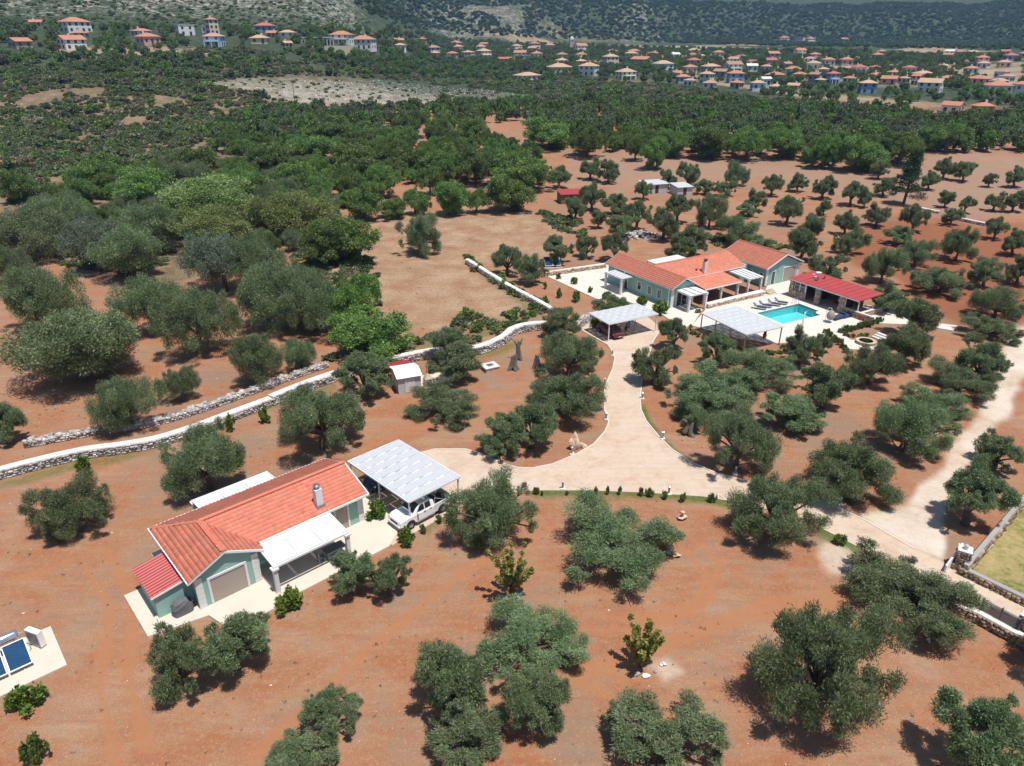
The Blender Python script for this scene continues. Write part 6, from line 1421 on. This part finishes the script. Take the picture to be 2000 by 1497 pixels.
# ------------------------------------------------------------------ the village: one entry per house in the photograph
WALLC = dict(w=('white', (.72, .71, .68)), c=('cream', (.66, .56, .42)), y=('yellow', (.62, .50, .28)), p=('pink', (.60, .36, .32)), b=('blue', (.20, .36, .55)), l=('light blue', (.42, .58, .72)), g=('pale green', (.55, .62, .50)), k=('grey', (.40, .40, .42)), n=('brown', (.30, .20, .15)), v=('mauve', (.36, .30, .40)), s=('stone', (.46, .40, .33)))
ROOFC = dict(o=('orange', (.44, .19, .12)), r=('red', (.40, .13, .10)), t=('tan', (.46, .30, .20)), p=('pinkish', (.45, .25, .20)), f=('flat white', (.60, .59, .57)), n=('brown', (.32, .20, .14)))
for k, (_, c) in WALLC.items(): pmat('hw_' + k, c, .85, .06, .3, 2)
for k, (_, c) in ROOFC.items(): pmat('hr_' + k, c, .85, .14, .5, 3)
pmat('shade_glass', (.05, .055, .06), .25, .2, 1, 4); pmat('shutter_brown', (.16, .09, .06), .7, .15, 1, 4)
CUBE = {}
def cube_of(mat):
    if mat not in CUBE: CUBE[mat] = MB().box(-.5, .5, -.5, .5, -.5, .5).mesh('window'); CUBE[mat].materials.append(M[mat])
    return CUBE[mat]
HOUSES = [(58,41,84,52,'w','o','g'),(126,37,191,64,'w','o','h'),(140,63,171,74,'w','o','h'),(122,72,180,97,'w','o','g'),(26,76,73,95,'s','o','g'),(263,57,308,70,'w','o','h'),(274,67,325,89,'p','o','h'),(346,52,387,70,'w','f','f'),(391,52,416,66,'w','f','f'),(407,38,434,68,'c','o','h'),(392,67,439,91,'l','p','h'),
 (493,46,539,62,'b','r','h'),(518,62,542,73,'p','o','g'),(542,60,579,73,'w','t','h'),(485,70,527,86,'c','t','h'),(553,83,576,93,'c','t','g'),(637,63,690,86,'w','o','h'),(678,72,734,97,'w','o','h'),(769,76,793,87,'w','o','g'),(772,86,797,101,'w','t','h'),(820,75,837,86,'p','o','h'),(881,81,909,92,'p','o','h'),(935,84,954,92,'c','o','g'),(895,100,926,108,'c','t','h'),(933,97,967,115,'c','t','h'),(970,113,1007,121,'p','r','g'),(1000,100,1030,114,'k','o','g'),(1038,102,1065,114,'w','o','h'),(1082,104,1108,115,'p','o','h'),
 (1122,87,1154,105,'w','o','g'),(1068,126,1126,145,'y','t','h'),(1122,125,1168,149,'w','t','h'),(1086,115,1115,126,'w','t','h'),(1125,117,1150,126,'p','t','h'),(1007,143,1070,159,'w','t','h'),(1178,108,1215,130,'c','t','h'),(1222,112,1271,126,'k','o','g'),(1276,120,1324,137,'w','t','h'),(1205,136,1252,156,'g','t','h'),(1175,98,1206,105,'c','o','h'),(1226,97,1259,107,'c','o','h'),(1266,102,1294,109,'p','o','h'),(1310,104,1332,115,'w','f','g'),
 (1341,115,1372,133,'p','r','h'),(1361,107,1381,115,'y','t','h'),(1392,108,1407,117,'c','o','h'),(1424,108,1461,118,'p','r','h'),(1372,126,1416,140,'c','t','h'),(1415,122,1456,141,'w','n','g'),(1456,118,1478,128,'p','r','g'),(1456,126,1482,140,'w','f','g'),(1358,142,1391,166,'g','t','h'),(1388,136,1421,149,'v','n','g'),(1419,140,1458,163,'b','o','h'),(1489,142,1531,156,'c','o','h'),(1528,131,1563,146,'w','o','h'),(1494,115,1519,128,'p','r','g'),(1465,159,1498,178,'l','t','h'),(1484,152,1508,170,'l','f','g'),(1503,166,1531,178,'w','t','h'),(1535,165,1561,176,'c','t','g'),(1545,142,1573,156,'p','o','h'),(1573,143,1601,161,'v','n','g'),(1594,133,1617,147,'l','t','h'),(1615,142,1643,165,'b','r','h'),
 (1676,159,1715,183,'b','t','h'),(1664,128,1697,145,'w','r','h'),(1699,129,1723,140,'p','r','h'),(1699,143,1734,157,'c','o','h'),(1716,150,1751,166,'p','o','g'),(1776,147,1797,166,'p','o','g'),(1786,156,1837,181,'w','t','g'),(1785,140,1832,154,'c','t','h'),(1835,149,1874,161,'p','o','h'),(1874,149,1930,164,'p','o','h'),(1923,161,1981,183,'w','o','h'),(1978,161,2015,180,'w','o','h'),(1735,138,1765,150,'c','o','h'),(1640,150,1668,163,'w','o','h'),
 (1830,201,1874,225,'w','o','g'),(1899,203,1944,228,'n','o','h'),(1874,241,1930,256,'c','o','h'),(1518,72,1540,83,'w','o','h'),(1548,75,1570,85,'w','f','f'),(1574,74,1595,86,'w','o','h'),(1640,75,1660,84,'p','r','g'),(1842,98,1864,106,'w','f','g'),(1890,101,1910,107,'w','t','g')]
vh = []
RV = random.Random(5); _q = [((a + c) / 2, (b_ + d) / 2, (c - a) / 2) for a, b_, c, d, *_ in HOUSES]; _n = 0; tries_ = 0
while _n < 52 and tries_ < 4000:                        # the smaller houses between the ones listed above
    tries_ += 1; cx_ = RV.choice([RV.uniform(1150, 2010), RV.uniform(1320, 2010), RV.uniform(850, 1150)]); cy_ = RV.uniform(100, 168) if cx_ > 1320 else RV.uniform(88, 112) if cx_ < 1150 else RV.uniform(98, 132)
    hw_ = RV.uniform(9, 15) * (.55 + cy_ / 250)
    if any(abs(cx_ - a) < hw_ + b_ * .85 and abs(cy_ - c) < 7 for a, c, b_ in _q): continue
    hh_ = hw_ * RV.uniform(.42, .62); HOUSES.append((cx_ - hw_, cy_ - hh_, cx_ + hw_, cy_ + hh_, RV.choice('wwwccpklsw'), RV.choice('oooortpp'), RV.choice('hhg'))); _q.append((cx_, cy_, hw_)); _n += 1
for k, (x0, y0, x1, y1, wc, rc, rt) in enumerate(HOUSES):
    g_ = on_ground((x0 + x1) / 2, y1)
    if g_ is None: continue
    s = ppm(g_.x, g_.y, g_.z); az = math.atan2(-g_.x, g_.y)                     # local -y faces the camera
    yaw = az + math.radians(RV.choice([-32, -22, 18, 28, 35, -12])); dy = abs(yaw - az)
    Wp = (x1 - x0) / s; Hh = (y1 - y0) / s
    asp = .72; W = Wp / (math.cos(dy) + asp * math.sin(dy)) * .87; Dp = W * asp
    rh = 0 if rt == 'f' else min(W * .17, Hh * .33); wh = max(2.4, Hh - rh)
    back = Vector((-math.sin(yaw) * -1, 0, 0)); c = g_ + Vector((-math.sin(yaw), math.cos(yaw), 0)) * (Dp * .5)
    z0 = min(g_.z, float(terrain(c.x, c.y))) - .8
    r = empty('village_house', (c.x, c.y, g_.z), yaw); r['pxc'] = (x0 + x1) / 2; r['pyc'] = (y0 + y1) / 2
    tag(r, 'house', 'house', 'houses of the village'); r['desc'] = f"{WALLC[wc][0]} house with {ROOFC[rc][0]} {'roof' if rc == 'f' else dict(h='hipped roof', g='gabled roof', f='roof')[rt]}"
    w = MB(); w.box(-W / 2, W / 2, -Dp / 2, Dp / 2, -1.5, wh)
    if rt == 'g': w.add([(-W / 2, -Dp / 2, wh - .01), (-W / 2, Dp / 2, wh - .01), (-W / 2, 0, wh + rh * .96), (W / 2, -Dp / 2, wh - .01), (W / 2, Dp / 2, wh - .01), (W / 2, 0, wh + rh * .96)], [(0, 2, 1), (3, 4, 5), (0, 1, 4, 3), (1, 2, 5, 4), (2, 0, 3, 5)])
    w.build('wall', 'hw_' + wc, r)
    e = .55; q = MB(); a, b_ = W / 2 + e, Dp / 2 + e
    if rt == 'h':
        rl = max(.3, a - b_); v = [(-a, -b_, wh - .1), (a, -b_, wh - .1), (a, b_, wh - .1), (-a, b_, wh - .1), (-rl, 0, wh + rh), (rl, 0, wh + rh)]
        q.add(v, [(0, 1, 5, 4), (1, 2, 5), (2, 3, 4, 5), (3, 0, 4), (3, 2, 1, 0)])
    elif rt == 'g':
        q.slab([(-a, -b_, wh - .15), (a, -b_, wh - .15), (a, 0, wh + rh + .1), (-a, 0, wh + rh + .1)], .18); q.slab([(a, b_, wh - .15), (-a, b_, wh - .15), (-a, 0, wh + rh + .1), (a, 0, wh + rh + .1)], .18)
    else: q.box(-W / 2 - .2, W / 2 + .2, -Dp / 2 - .2, Dp / 2 + .2, wh, wh + .35)
    ro = q.build('roof', 'hr_' + rc, r)
    if k % 3 != 1 and rt != 'f':
        c_ = MB(); x_ = W * RV.uniform(-.25, .25); c_.box(x_ - .35, x_ + .35, Dp * .1, Dp * .1 + .7, wh, wh + rh + .9); c_.build('chimney', 'white_trim', ro)
    st = max(1, int(round(wh / 3.0))); nw = max(2, int(W / 3.2)); gm_ = 'shade_glass' if k % 4 else 'shutter_brown'
    for f_ in range(st):
        zc = (f_ + .55) * wh / st
        for i in range(nw):
            xx = -W / 2 + W * (i + .5) / nw + RV.uniform(-.2, .2); o_ = link_mesh('door' if (f_ == 0 and i == nw // 2) else 'window', cube_of(gm_), None, r, (xx, -Dp / 2 - .02, zc - (.35 if f_ == 0 and i == nw // 2 else 0))); o_.scale = (1.3, .12, 2.1 if (f_ == 0 and i == nw // 2) else 1.4)
        for s_ in (-1, 1):
            for t in (-.22, .22): o_ = link_mesh('window', cube_of(gm_), None, r, (s_ * (W / 2 + .02), Dp * t, zc)); o_.scale = (.12, 1.2, 1.4)
    if st > 1 and k % 2 == 0:
        zb = wh / st; bl = MB(); bl.box(-W * .42, W * .42, -Dp / 2 - 1.5, -Dp / 2 - .01, zb - .18, zb); bo = bl.build('balcony', 'hw_w', r)
        rl_ = MB(); rl_.bar((-W * .42, -Dp / 2 - 1.45, zb + .95), (W * .42, -Dp / 2 - 1.45, zb + .95), .08); [rl_.bar((x_, -Dp / 2 - 1.45, zb), (x_, -Dp / 2 - 1.45, zb + .95), .06) for x_ in np.linspace(-W * .42, W * .42, 9)]; rl_.build('railing', 'white_trim', bo)
        for x_ in (-W * .4, 0, W * .4): MB().box(x_ - .15, x_ + .15, -Dp / 2 - 1.45, -Dp / 2 - 1.15, -1, zb - .18).build('column', 'hw_w', r)
    vh.append(r)
# church with bell tower
g_ = on_ground(1116, 100); s = ppm(g_.x, g_.y, g_.z); ct = empty('church_tower', g_, .2); tag(ct, 'slender pale church bell tower with a grey dome in the village', 'tower')
hT = 25 / s; wT = 8.5 / s / 2
q = MB(); q.box(-wT, wT, -wT, wT, -2, hT * .62); q.build('shaft', 'hw_p', ct)
for zz in (.62,):
    for a in (-1, 1):
        for b_ in (-1, 1): MB().box(a * wT * .8 - .3, a * wT * .8 + .3, b_ * wT * .8 - .3, b_ * wT * .8 + .3, hT * .62, hT * .8).build('belfry_pillar', 'hw_w', ct)
MB().box(-wT * 1.1, wT * 1.1, -wT * 1.1, wT * 1.1, hT * .8, hT * .83).build('cornice', 'hw_w', ct); MB().lathe([(wT * .95, hT * .83), (wT * .9, hT * .9), (wT * .5, hT * .98), (.05, hT * 1.05)], k=12).build('dome', 'hw_l', ct)
VL = [('church tower', 1116, 90), ('yellow long house', 1097, 135), ('bright blue house', 1438, 151), ('blue and white house', 1695, 171), ('large hip-roofed mansion', 158, 50), ('cream tower house', 420, 53), ('colonnaded hotel', 706, 85), ('stony field', 700, 180), ('far hamlet', 1570, 80), ('big white house by the right edge', 1952, 172), ('tan-roofed white house', 1811, 168), ('brown house in the wood', 1921, 215), ('blue red-roofed house', 516, 54), ('pillared green house', 1228, 146)]
bins = {}
for o in vh:
    nm, lx, ly = min(VL, key=lambda q_: math.hypot(o['pxc'] - q_[1], 2 * (o['pyc'] - q_[2])) + (0 if math.hypot(o['pxc'] - q_[1], o['pyc'] - q_[2]) > 3 else 900)); bins.setdefault((o['desc'], side_word(o['pxc'] - lx, 2 * (o['pyc'] - ly)), nm), []).append(o)
for (ds, sd_, nm), lst in bins.items():
    lst.sort(key=lambda o: o['pxc'])
    for i, o in enumerate(lst): o['label'] = f'{ds} {sd_} the {nm}' + ('' if len(lst) == 1 else (', left one' if i == 0 else ', right one' if i == len(lst) - 1 else ', ' + ('second', 'third', 'fourth', 'fifth', 'sixth', 'seventh')[min(i - 1, 5)] + ' one'))
for o in vh:
    del o['desc']
    if len(o['label'].split()) > 16: o['label'] = o['label'].replace(' with ', ', ', 1).replace('house by the right edge', 'house')
# colonnade frame of the hotel, retaining wall
g_ = on_ground(621, 88); s = ppm(g_.x, g_.y, g_.z); cf = empty('colonnade', g_, .35); tag(cf, 'long grey open colonnade left of the hotel in the village', 'colonnade'); Lc = 60 / s; Hc = 14 / s
for i in range(11): MB().box(-Lc / 2 + Lc * i / 10 - .35, -Lc / 2 + Lc * i / 10 + .35, -.4, .4, -1.5, Hc * .85).build('column', 'hw_k', cf)
MB().box(-Lc / 2 - .5, Lc / 2 + .5, -.6, 5, Hc * .85, Hc).build('roof_slab', 'hw_k', cf)
g_ = on_ground(648, 101); rw = empty('retaining_wall', g_, .1); tag(rw, 'tan retaining wall below the hotel in the village', 'wall'); s = ppm(g_.x, g_.y, g_.z)
MB().box(-42 / s, 42 / s, -.4, .4, -2, 10 / s).build('wall', 'hw_c', rw)
# ------------------------------------------------------------------ far trees keep clear of houses
hx = np.array([(o.location.x, o.location.y) for o in vh])
ok = np.ones(len(pts), bool)
for x, y in hx:
    d_ = math.hypot(x, y); ux, uy = x / d_, y / d_; rx, ry = pts[:, 0] - x, pts[:, 1] - y
    along = -(rx * ux + ry * uy); perp = np.abs(rx * uy - ry * ux); ok &= ~((perp < 7.5) & (along > -7) & (along < 17))
pts = pts[ok]; ln = fbm(pts[:, 0] / 40, pts[:, 1] / 40, 71, 3); pts = pts[ln > .33]
s_ = rg.uniform(.45, 1.0, len(pts)); scatter_object('garden_trees', pts, np.stack([s_, s_, s_ * rg.uniform(.7, 1.1, len(pts))], 1), FARTREE, 'dark green trees and bushes filling the village gardens and slopes', 4)
# a few low bushes right under the houses and on the rocky hill
HILL = [(-150,0),(640,0),(730,45),(760,60),(600,62),(250,52),(-150,45)]
SPECK = [broad_proto(320 + k, 'far_leaf', 260, 3.0, 3.6, 1.5, 1.1, .05, 26)['crown'] for k in range(4)]
SLOPE = [(640,-40),(2100,-40),(2100,100),(1500,90),(1200,80),(950,70),(800,50),(720,30)]
pm_ = scat_many([SLOPE], 6.0, .9); pm_[:, :2] += rg.normal(0, 5, (len(pm_), 2)); pm_[:, 2] = terrain(pm_[:, 0], pm_[:, 1]); kk = fbm(pm_[:, 0] / 55, pm_[:, 1] / 55, 61, 3); aa = pm_[:, 0] / pm_[:, 1]; thin = .16 * np.exp(-((aa + .05) / .12) ** 2) + .12 * np.exp(-((aa - .155) / .04) ** 2); pm_ = pm_[kk > .20 + thin]
s_ = rg.uniform(.6, 1.5, len(pm_)); scatter_object('mountain_scrub', pm_, np.stack([s_, s_, s_ * .8], 1), SPECK, 'dark green scrub covering the mountain slopes', 8)
print('mountain scrub', len(pm_))
pts2 = scat_many([HILL], 4.2, .6); s_ = rg.uniform(.6, 2.2, len(pts2)); scatter_object('hill_bushes', pts2, np.stack([s_, s_, s_ * .8], 1), SPECK and BUSH, 'dark bushes dotted over the rocky hill on the left', 5)
# ------------------------------------------------------------------ conifers
def cypress(px_, y0, y1, lab, wpx):
    g_ = on_ground(px_, y1); s = ppm(g_.x, g_.y, g_.z); H = (y1 - y0) / s; R = wpx / 2 / s; rg_ = np.random.default_rng(int(px_)); cl = []
    for k in range(60): t = rg_.random(); r = R * (.25 + .75 * math.sin(math.pi * min(1, (1 - t) * .85 + .1))) * .7; a = rg_.uniform(0, 6.28); cl.append((r * math.cos(a) * .6, r * math.sin(a) * .6, H * (.04 + .95 * t), R * .4 * (1.1 - t), R * .4 * (1.1 - t), H * .05))
    v, f, t = leaves(cl, 2600, .5, .22, rg_, .9); r = empty('cypress_tree', g_); tag(r, lab, 'tree', 'cypresses in the wood')
    link_mesh('crown', np_mesh('cypress_crown', v, f, t), 'dark_conifer', r); MB().tube([(0, 0, -.3), (0, 0, H * .8)], [.2, .05], 6).build('trunk', 'bark', r)
cypress(1552, 205, 266, 'tall slim dark cypress, left of the two standing out of the wood', 13); cypress(1619, 203, 246, 'tall slim dark cypress, right of the two standing out of the wood', 10)
g_ = on_ground(1764, 400); s = ppm(g_.x, g_.y, g_.z); H = 105 / s; rg_ = np.random.default_rng(3); cl = []
for k in range(95):
    t = rg_.random(); a = rg_.uniform(0, 6.28); r = (30 / s) * (1.05 - t) * rg_.uniform(.3, 1); cl.append((r * math.cos(a) + t * .5, r * math.sin(a), H * (.16 + .82 * t), 1.3, 1.3, .6))
v, f, t = leaves(cl, 16000, .45, .13, rg_, .3); r = empty('pine_tree', g_); tag(r, 'tall dark conifer towering over the far right grove', 'tree'); link_mesh('crown', np_mesh('pine_crown', v, f, t), 'dark_conifer', r)
tb = MB(); tb.tube([(0, 0, -.3), (.3, 0, H * .5), (.45, 0, H * .95)], [.35, .22, .05], 8); [tb.tube([(.3, 0, c_[2] - .3), (c_[0], c_[1], c_[2])], [.06, .02], 5) for c_ in cl[::3]]; tb.build('trunk', 'bark', r)
# ------------------------------------------------------------------ stumps of old olives
def stump(px_, py_, h, r0, lab, seed, lean=(0, 0), fork=True):
    p_ = G(px_, py_, 0); r = empty('olive_stump', (p_.x, p_.y, 0)); tag(r, lab, 'tree stump'); rg_ = random.Random(seed); q = MB()
    for k in range(4):
        a = 2 * math.pi * k / 4 + rg_.random(); q.tube([(math.cos(a) * r0 * 1.3, math.sin(a) * r0 * 1.3, -.1), (math.cos(a) * r0 * .6, math.sin(a) * r0 * .6, h * .2), (math.cos(a) * r0 * .35 + lean[0] * .5, math.sin(a) * r0 * .35 + lean[1] * .5, h * .55), (lean[0] + math.cos(a) * r0 * .4, lean[1] + math.sin(a) * r0 * .4, h * rg_.uniform(.75, 1))], [r0 * .5, r0 * .55, r0 * .5, r0 * .3], 8)
    q.build('trunk', 'bark_grey', r)
    if fork:
        q = MB(); q.tube([(lean[0] * .7, lean[1] * .7, h * .7), (lean[0] + .35, lean[1], h * .95), (lean[0] + .55, lean[1] + .1, h * 1.2)], [r0 * .4, r0 * .28, r0 * .12], 7); q.tube([(lean[0] * .7, lean[1] * .7, h * .7), (lean[0] - .4, lean[1], h * 1.0), (lean[0] - .75, lean[1] + .2, h * 1.12)], [r0 * .36, r0 * .24, r0 * .1], 7); q.build('limb', 'bark_grey', r)
stump(1002, 722, 2.0, .46, 'tall hollow grey olive stump, nearer of the split pair', 1, (.15, .1), False); stump(1013, 702, 2.3, .40, 'forked dead olive trunk behind the hollow stump', 2, (-.1, 0)); stump(1048, 718, 1.7, .42, 'dark olive trunk stump right of the split pair', 3, (0, 0), False)
stump(1342, 850, 1.5, .5, 'gnarled grey olive trunk at the right driveway bend', 4, (.2, 0)); 
o = place_box(OL[2], (1332,783,1380,838), 'olive_tree', 'small olive sprouting over the gnarled trunk at the driveway bend', group='olive trees of the grove', hmin=2.4)
# ------------------------------------------------------------------ garden plants, each its own
CIT = [shrub_mesh(600 + k, 'citrus_leaf', 1500, 1.0, 1.6, .24, .13, 16) for k in range(3)]; HED = [shrub_mesh(610 + k, 'hedge_leaf', 1300, 1.0, 1.5, .26, .08, 16) for k in range(3)]; DRK = [shrub_mesh(620 + k, 'broad_leaf', 1300, 1.0, 1.3, .22, .14, 14) for k in range(2)]; AUT = [shrub_mesh(630, 'autumn_leaf', 1300, 1.0, 1.6, .2, .1, 14)]
def plant(px_, py_, wpx, hpx, me, lab, name='shrub', cat='shrub', group=None, stem=True):
    g_ = G(px_, py_, 0); s = ppm(g_.x, g_.y); R = wpx / 2 / s; h0 = me['h0'] if 'h0' in me else max(v.co.z for v in me.vertices); me['h0'] = h0
    H = max(.3, hpx / s / .85 - R * .3); r = empty(name, g_, RG.uniform(0, 6.28)); tag(r, lab, cat, group)
    o_ = link_mesh('foliage', me, None, r, (0, 0, .02)); o_.scale = (R / .95, R / .95, H / h0)
    if stem: MB().tube([(0, 0, -.05), (.03, .02, H * .5)], [.05, .025], 6).build('stem', 'bark', r)
    return r
for k, (a, b_, w_, h_) in enumerate(((1047,966,15,17),(1059,968,9,11),(1107,967,10,10),(1163,966,13,17),(1186,965,13,18),(1210,966,12,20),(1252,969,13,20),(1268,971,20,22),(1298,975,17,20),(1333,980,17,20),(1390,981,20,22))):
    plant(a, b_, w_, h_, HED[k % 3], 'clipped green shrub below the driveway, %s from left in the row' % ['first', 'second', 'third', 'fourth', 'fifth', 'sixth', 'seventh', 'eighth', 'ninth', 'tenth', 'eleventh'][k], group='shrub row below the driveway')
for a, b_, w_, h_, me, lab in ((1640,1063,29,25,HED[0],'round green shrub at the lower edge of the entrance drive'), (735,1015,42,48,CIT[0],'broad glossy green shrub between house corner and carport'), (795,1062,40,38,CIT[1],'bright green shrub in front of the pickup'), (826,1042,18,22,HED[1],'spiky green plant beside the pickup door'), (858,1022,18,22,HED[2],'spiky green plant beside the pickup rear wheel'), (882,1012,26,28,DRK[0],'dark green shrub behind the pickup under the olive'), (568,1188,66,44,CIT[2],'sprawling yellow-green shrub by the terrace column'),
    (56,1382,72,58,CIT[1],'bright yellow-green bush in front of the solar heater'), (80,1480,56,68,DRK[1],'dark green bush at the lower left corner'), (520,826,24,38,CIT[0],'small bright citrus tree by the left stone wall'), (590,780,20,30,CIT[1],'small lime-green citrus behind the olive by the stone wall'), (168,930,34,46,CIT[2],'yellow-green sapling under the left stone wall'), (452,842,22,40,CIT[0],'lime-green sapling behind the olive near the wall'),
    (1665,985,22,22,HED[1],'green shrub at the driveway edge by the gravel track'), (1652,976,24,28,DRK[0],'dark shrub at the driveway edge by the olives'), (1066,592,12,16,CIT[0],'young citrus plant low in the soil bed left of the patio'), (1092,582,13,20,CIT[1],'young citrus plant in the middle of the bed left of the patio'), (1126,590,20,24,CIT[2],'largest young citrus plant in the bed left of the patio'), (1065,565,9,16,CIT[0],'tiny citrus sapling at the left of the soil bed'), (1091,546,12,14,CIT[1],'potted green plant at the upper left of the white patio'), (1121,556,14,16,CIT[2],'bushy plant in the middle of the white patio'), (1152,572,12,14,CIT[0],'small plant at the lower edge of the white patio'),
    (1254,596,26,24,CIT[0],'bright green shrub against the left wall of the main house'), (1288,612,40,28,CIT[2],'wide bright green shrub at the corner of the main house'), (1163,640,24,22,CIT[1],'bright green shrub behind the far carport'), (1180,586,12,16,CIT[2],'pale green sapling beside the patio olive'),
    (1441,585,16,10,HED[0],'low green mound on the terrace wall, rightmost'), (1405,592,9,9,HED[1],'low green mound on the terrace wall, second'), (1390,597,8,8,HED[2],'low green mound on the terrace wall, left'), (1363,612,14,10,HED[0],'pale shrub below the front pergola of the main house'), (1421,588,8,8,HED[1],'low green mound on the terrace wall, third'), (1462,578,8,7,HED[2],'small plant near the terracotta steps'),
    (1690,672,20,12,HED[1],'plants growing in the round stone planter'), (1040,1010,10,16,HED[0],'tiny sapling left of the round olive')):
    plant(a, b_, w_, h_, me, lab)
def hedge(pts_px, wpx, hpx, n_, mesh_list, lab):
    P_ = dens(pts_px, 4); r0 = G(*P_[0], 0); r = empty('hedge', r0); tag(r, lab, 'hedge'); L = len(P_)
    for k in range(n_):
        t = k / max(1, n_ - 1) * (L - 1); i = min(int(t), L - 2); a = P_[i][0] + (P_[i + 1][0] - P_[i][0]) * (t - i) + RG.uniform(-2, 2); b_ = P_[i][1] + (P_[i + 1][1] - P_[i][1]) * (t - i) + RG.uniform(-1, 1)
        g_ = G(a, b_, 0); s = ppm(g_.x, g_.y); me = mesh_list[k % len(mesh_list)]; o_ = link_mesh('bush', me, None, r, tuple(g_ - r0)); R = wpx / 2 / s * RG.uniform(.8, 1.2); o_.scale = (R, R, hpx / s / 1.5 * RG.uniform(.8, 1.2)); o_.rotation_euler = (0, 0, RG.uniform(0, 6.28))
hedge([(1643,652),(1665,645),(1690,640),(1717,630)], 16, 16, 12, HED + DRK, 'flowering hedge along the right edge of the pool deck'); hedge([(1650,658),(1670,660),(1692,658)], 14, 10, 6, HED + AUT, 'low hedge beside the path to the round planter')
hedge([(1612,652),(1625,662),(1640,676),(1652,688)], 15, 16, 9, HED + DRK, 'hedge running down from the pool deck to the planter'); hedge([(1350,652),(1370,661),(1392,670),(1412,676)], 16, 11, 9, DRK + HED, 'dark hedge at the left end of the shade pergola'); hedge([(1425,682),(1460,688),(1500,692),(1540,690)], 16, 12, 12, HED + DRK, 'green hedge along the near side of the shade pergola')
# saplings with supporting stones
def sapling(px_, py_, wpx, hpx, lab, seed):
    g_ = G(px_, py_, 0); s = ppm(g_.x, g_.y); H = hpx / s / .82; R = wpx / 2 / s; r = empty('fruit_sapling', g_); tag(r, lab, 'sapling'); rg_ = np.random.default_rng(seed); tb = MB(); cl = []
    for k in range(16):
        a = rg_.uniform(0, 6.28); e = Vector((math.cos(a) * R * rg_.uniform(.3, .95), math.sin(a) * R * rg_.uniform(.3, .95), H * rg_.uniform(.45, 1))); tb.tube([(0, 0, 0), Vector((e.x * .35, e.y * .35, e.z * .5)), e], [.05, .03, .01], 5)
        for t in (.5, .7, .85, 1): cl.append((e.x * t ** 1.3, e.y * t ** 1.3, e.z * t, .2, .2, .26))
    v, f, t = leaves(cl, 4200, .20, .12, rg_, .3); link_mesh('crown', np_mesh('sapling_crown', v, f, t), 'autumn_leaf', r); tb.build('trunk', 'bark', r)
sapling(1000, 1165, 98, 95, 'leafy yellow-green fruit sapling above the big olive cluster', 1); sapling(1250, 1305, 80, 100, 'leafy fruit sapling with reddish tips in a stone ring', 3)
# dry tufts and pebbles on the bare soil
TUFT = [shrub_mesh(700 + k, 'dry_scrub', 60, 1.0, .5, .5, .05, 6) for k in range(2)] + [shrub_mesh(703, 'scrub_leaf', 70, 1.0, .5, .4, .07, 6)]
SOIL = [[(-150,900),(330,880),(600,800),(900,780),(1180,860),(1250,970),(1620,1060),(1850,1140),(2000,1260),(2100,1600),(-250,1600)], [(1260,700),(1700,740),(1850,860),(1700,1000),(1500,940),(1300,850)], [(0,640),(300,560),(520,640),(440,760),(0,860)], STRAW]
pts3 = scat_many(SOIL, 1.0, .75, [DRIVE, [(243,1165),(290,1242),(545,1190),(730,1050),(900,985),(900,880),(690,880),(380,950),(280,1040)], [(-50,1200),(110,1215),(140,1300),(-50,1390)]]); kn = fbm(pts3[:, 0] / 5, pts3[:, 1] / 5, 91, 3); pts3 = pts3[kn > .50 + rg.normal(0, .05, len(kn))]
s_ = rg.uniform(.05, .20, len(pts3)) * rg.uniform(.5, 1.3, len(pts3)); scatter_object('dry_tufts', pts3, np.stack([s_, s_, s_], 1), TUFT, 'small dry grass tufts on the red soil', 6)
PB = []
for k in range(2):
    me = rocky(800 + k, 1.0, 1, (1, 1, .6)); me.materials.append(M['rock_white' if k else 'rock_pink']); PB.append(me)
pts4 = scat_many(SOIL + [TRACK], 1.6, .5, [DRIVE]); s_ = rg.uniform(.02, .06, len(pts4)) * (1 + 1.5 * (rg.random(len(pts4)) < .05)); scatter_object('pebbles', pts4, np.stack([s_, s_, s_], 1), PB, 'pale pebbles scattered over the soil and gravel track', 7)
# ------------------------------------------------------------------ power line poles
for px_, y0, y1, lab in ((578, 160, 218, 'thin wooden power pole at the stony field'),):
    g_ = on_ground(px_, y1); s = ppm(g_.x, g_.y, g_.z); pp = empty('power_pole', g_); tag(pp, lab, 'pole'); H = (y1 - y0) / s; MB().tube([(0, 0, -1), (0, 0, H)], [.16, .11], 7).build('mast', 'wood_brown', pp); MB().box(-1, 1, -.06, .06, H - .5, H - .35).build('crossarm', 'wood_brown', pp)
# ------------------------------------------------------------------ haze
m, n, l, b = _nodes('haze'); n.remove(b); pvn = n.new('ShaderNodeVolumePrincipled'); pvn.inputs['Color'].default_value = (.32, .60, 1.0, 1); pvn.inputs['Density'].default_value = HAZE = .00012; l.new(pvn.outputs[0], n['Material Output'].inputs['Volume'])
zt = float(max(gz.max(), 60)) + 12
hz = MB().box(-7600, 7600, -7600, 7600, -3, zt).build('haze', 'haze'); tag(hz, 'thin bluish summer haze over the valley', None, None, 'stuff')
for o in scene.objects:
    for k_ in ('pxc', 'pyc', 'pxw'):
        if k_ in o: del o[k_]
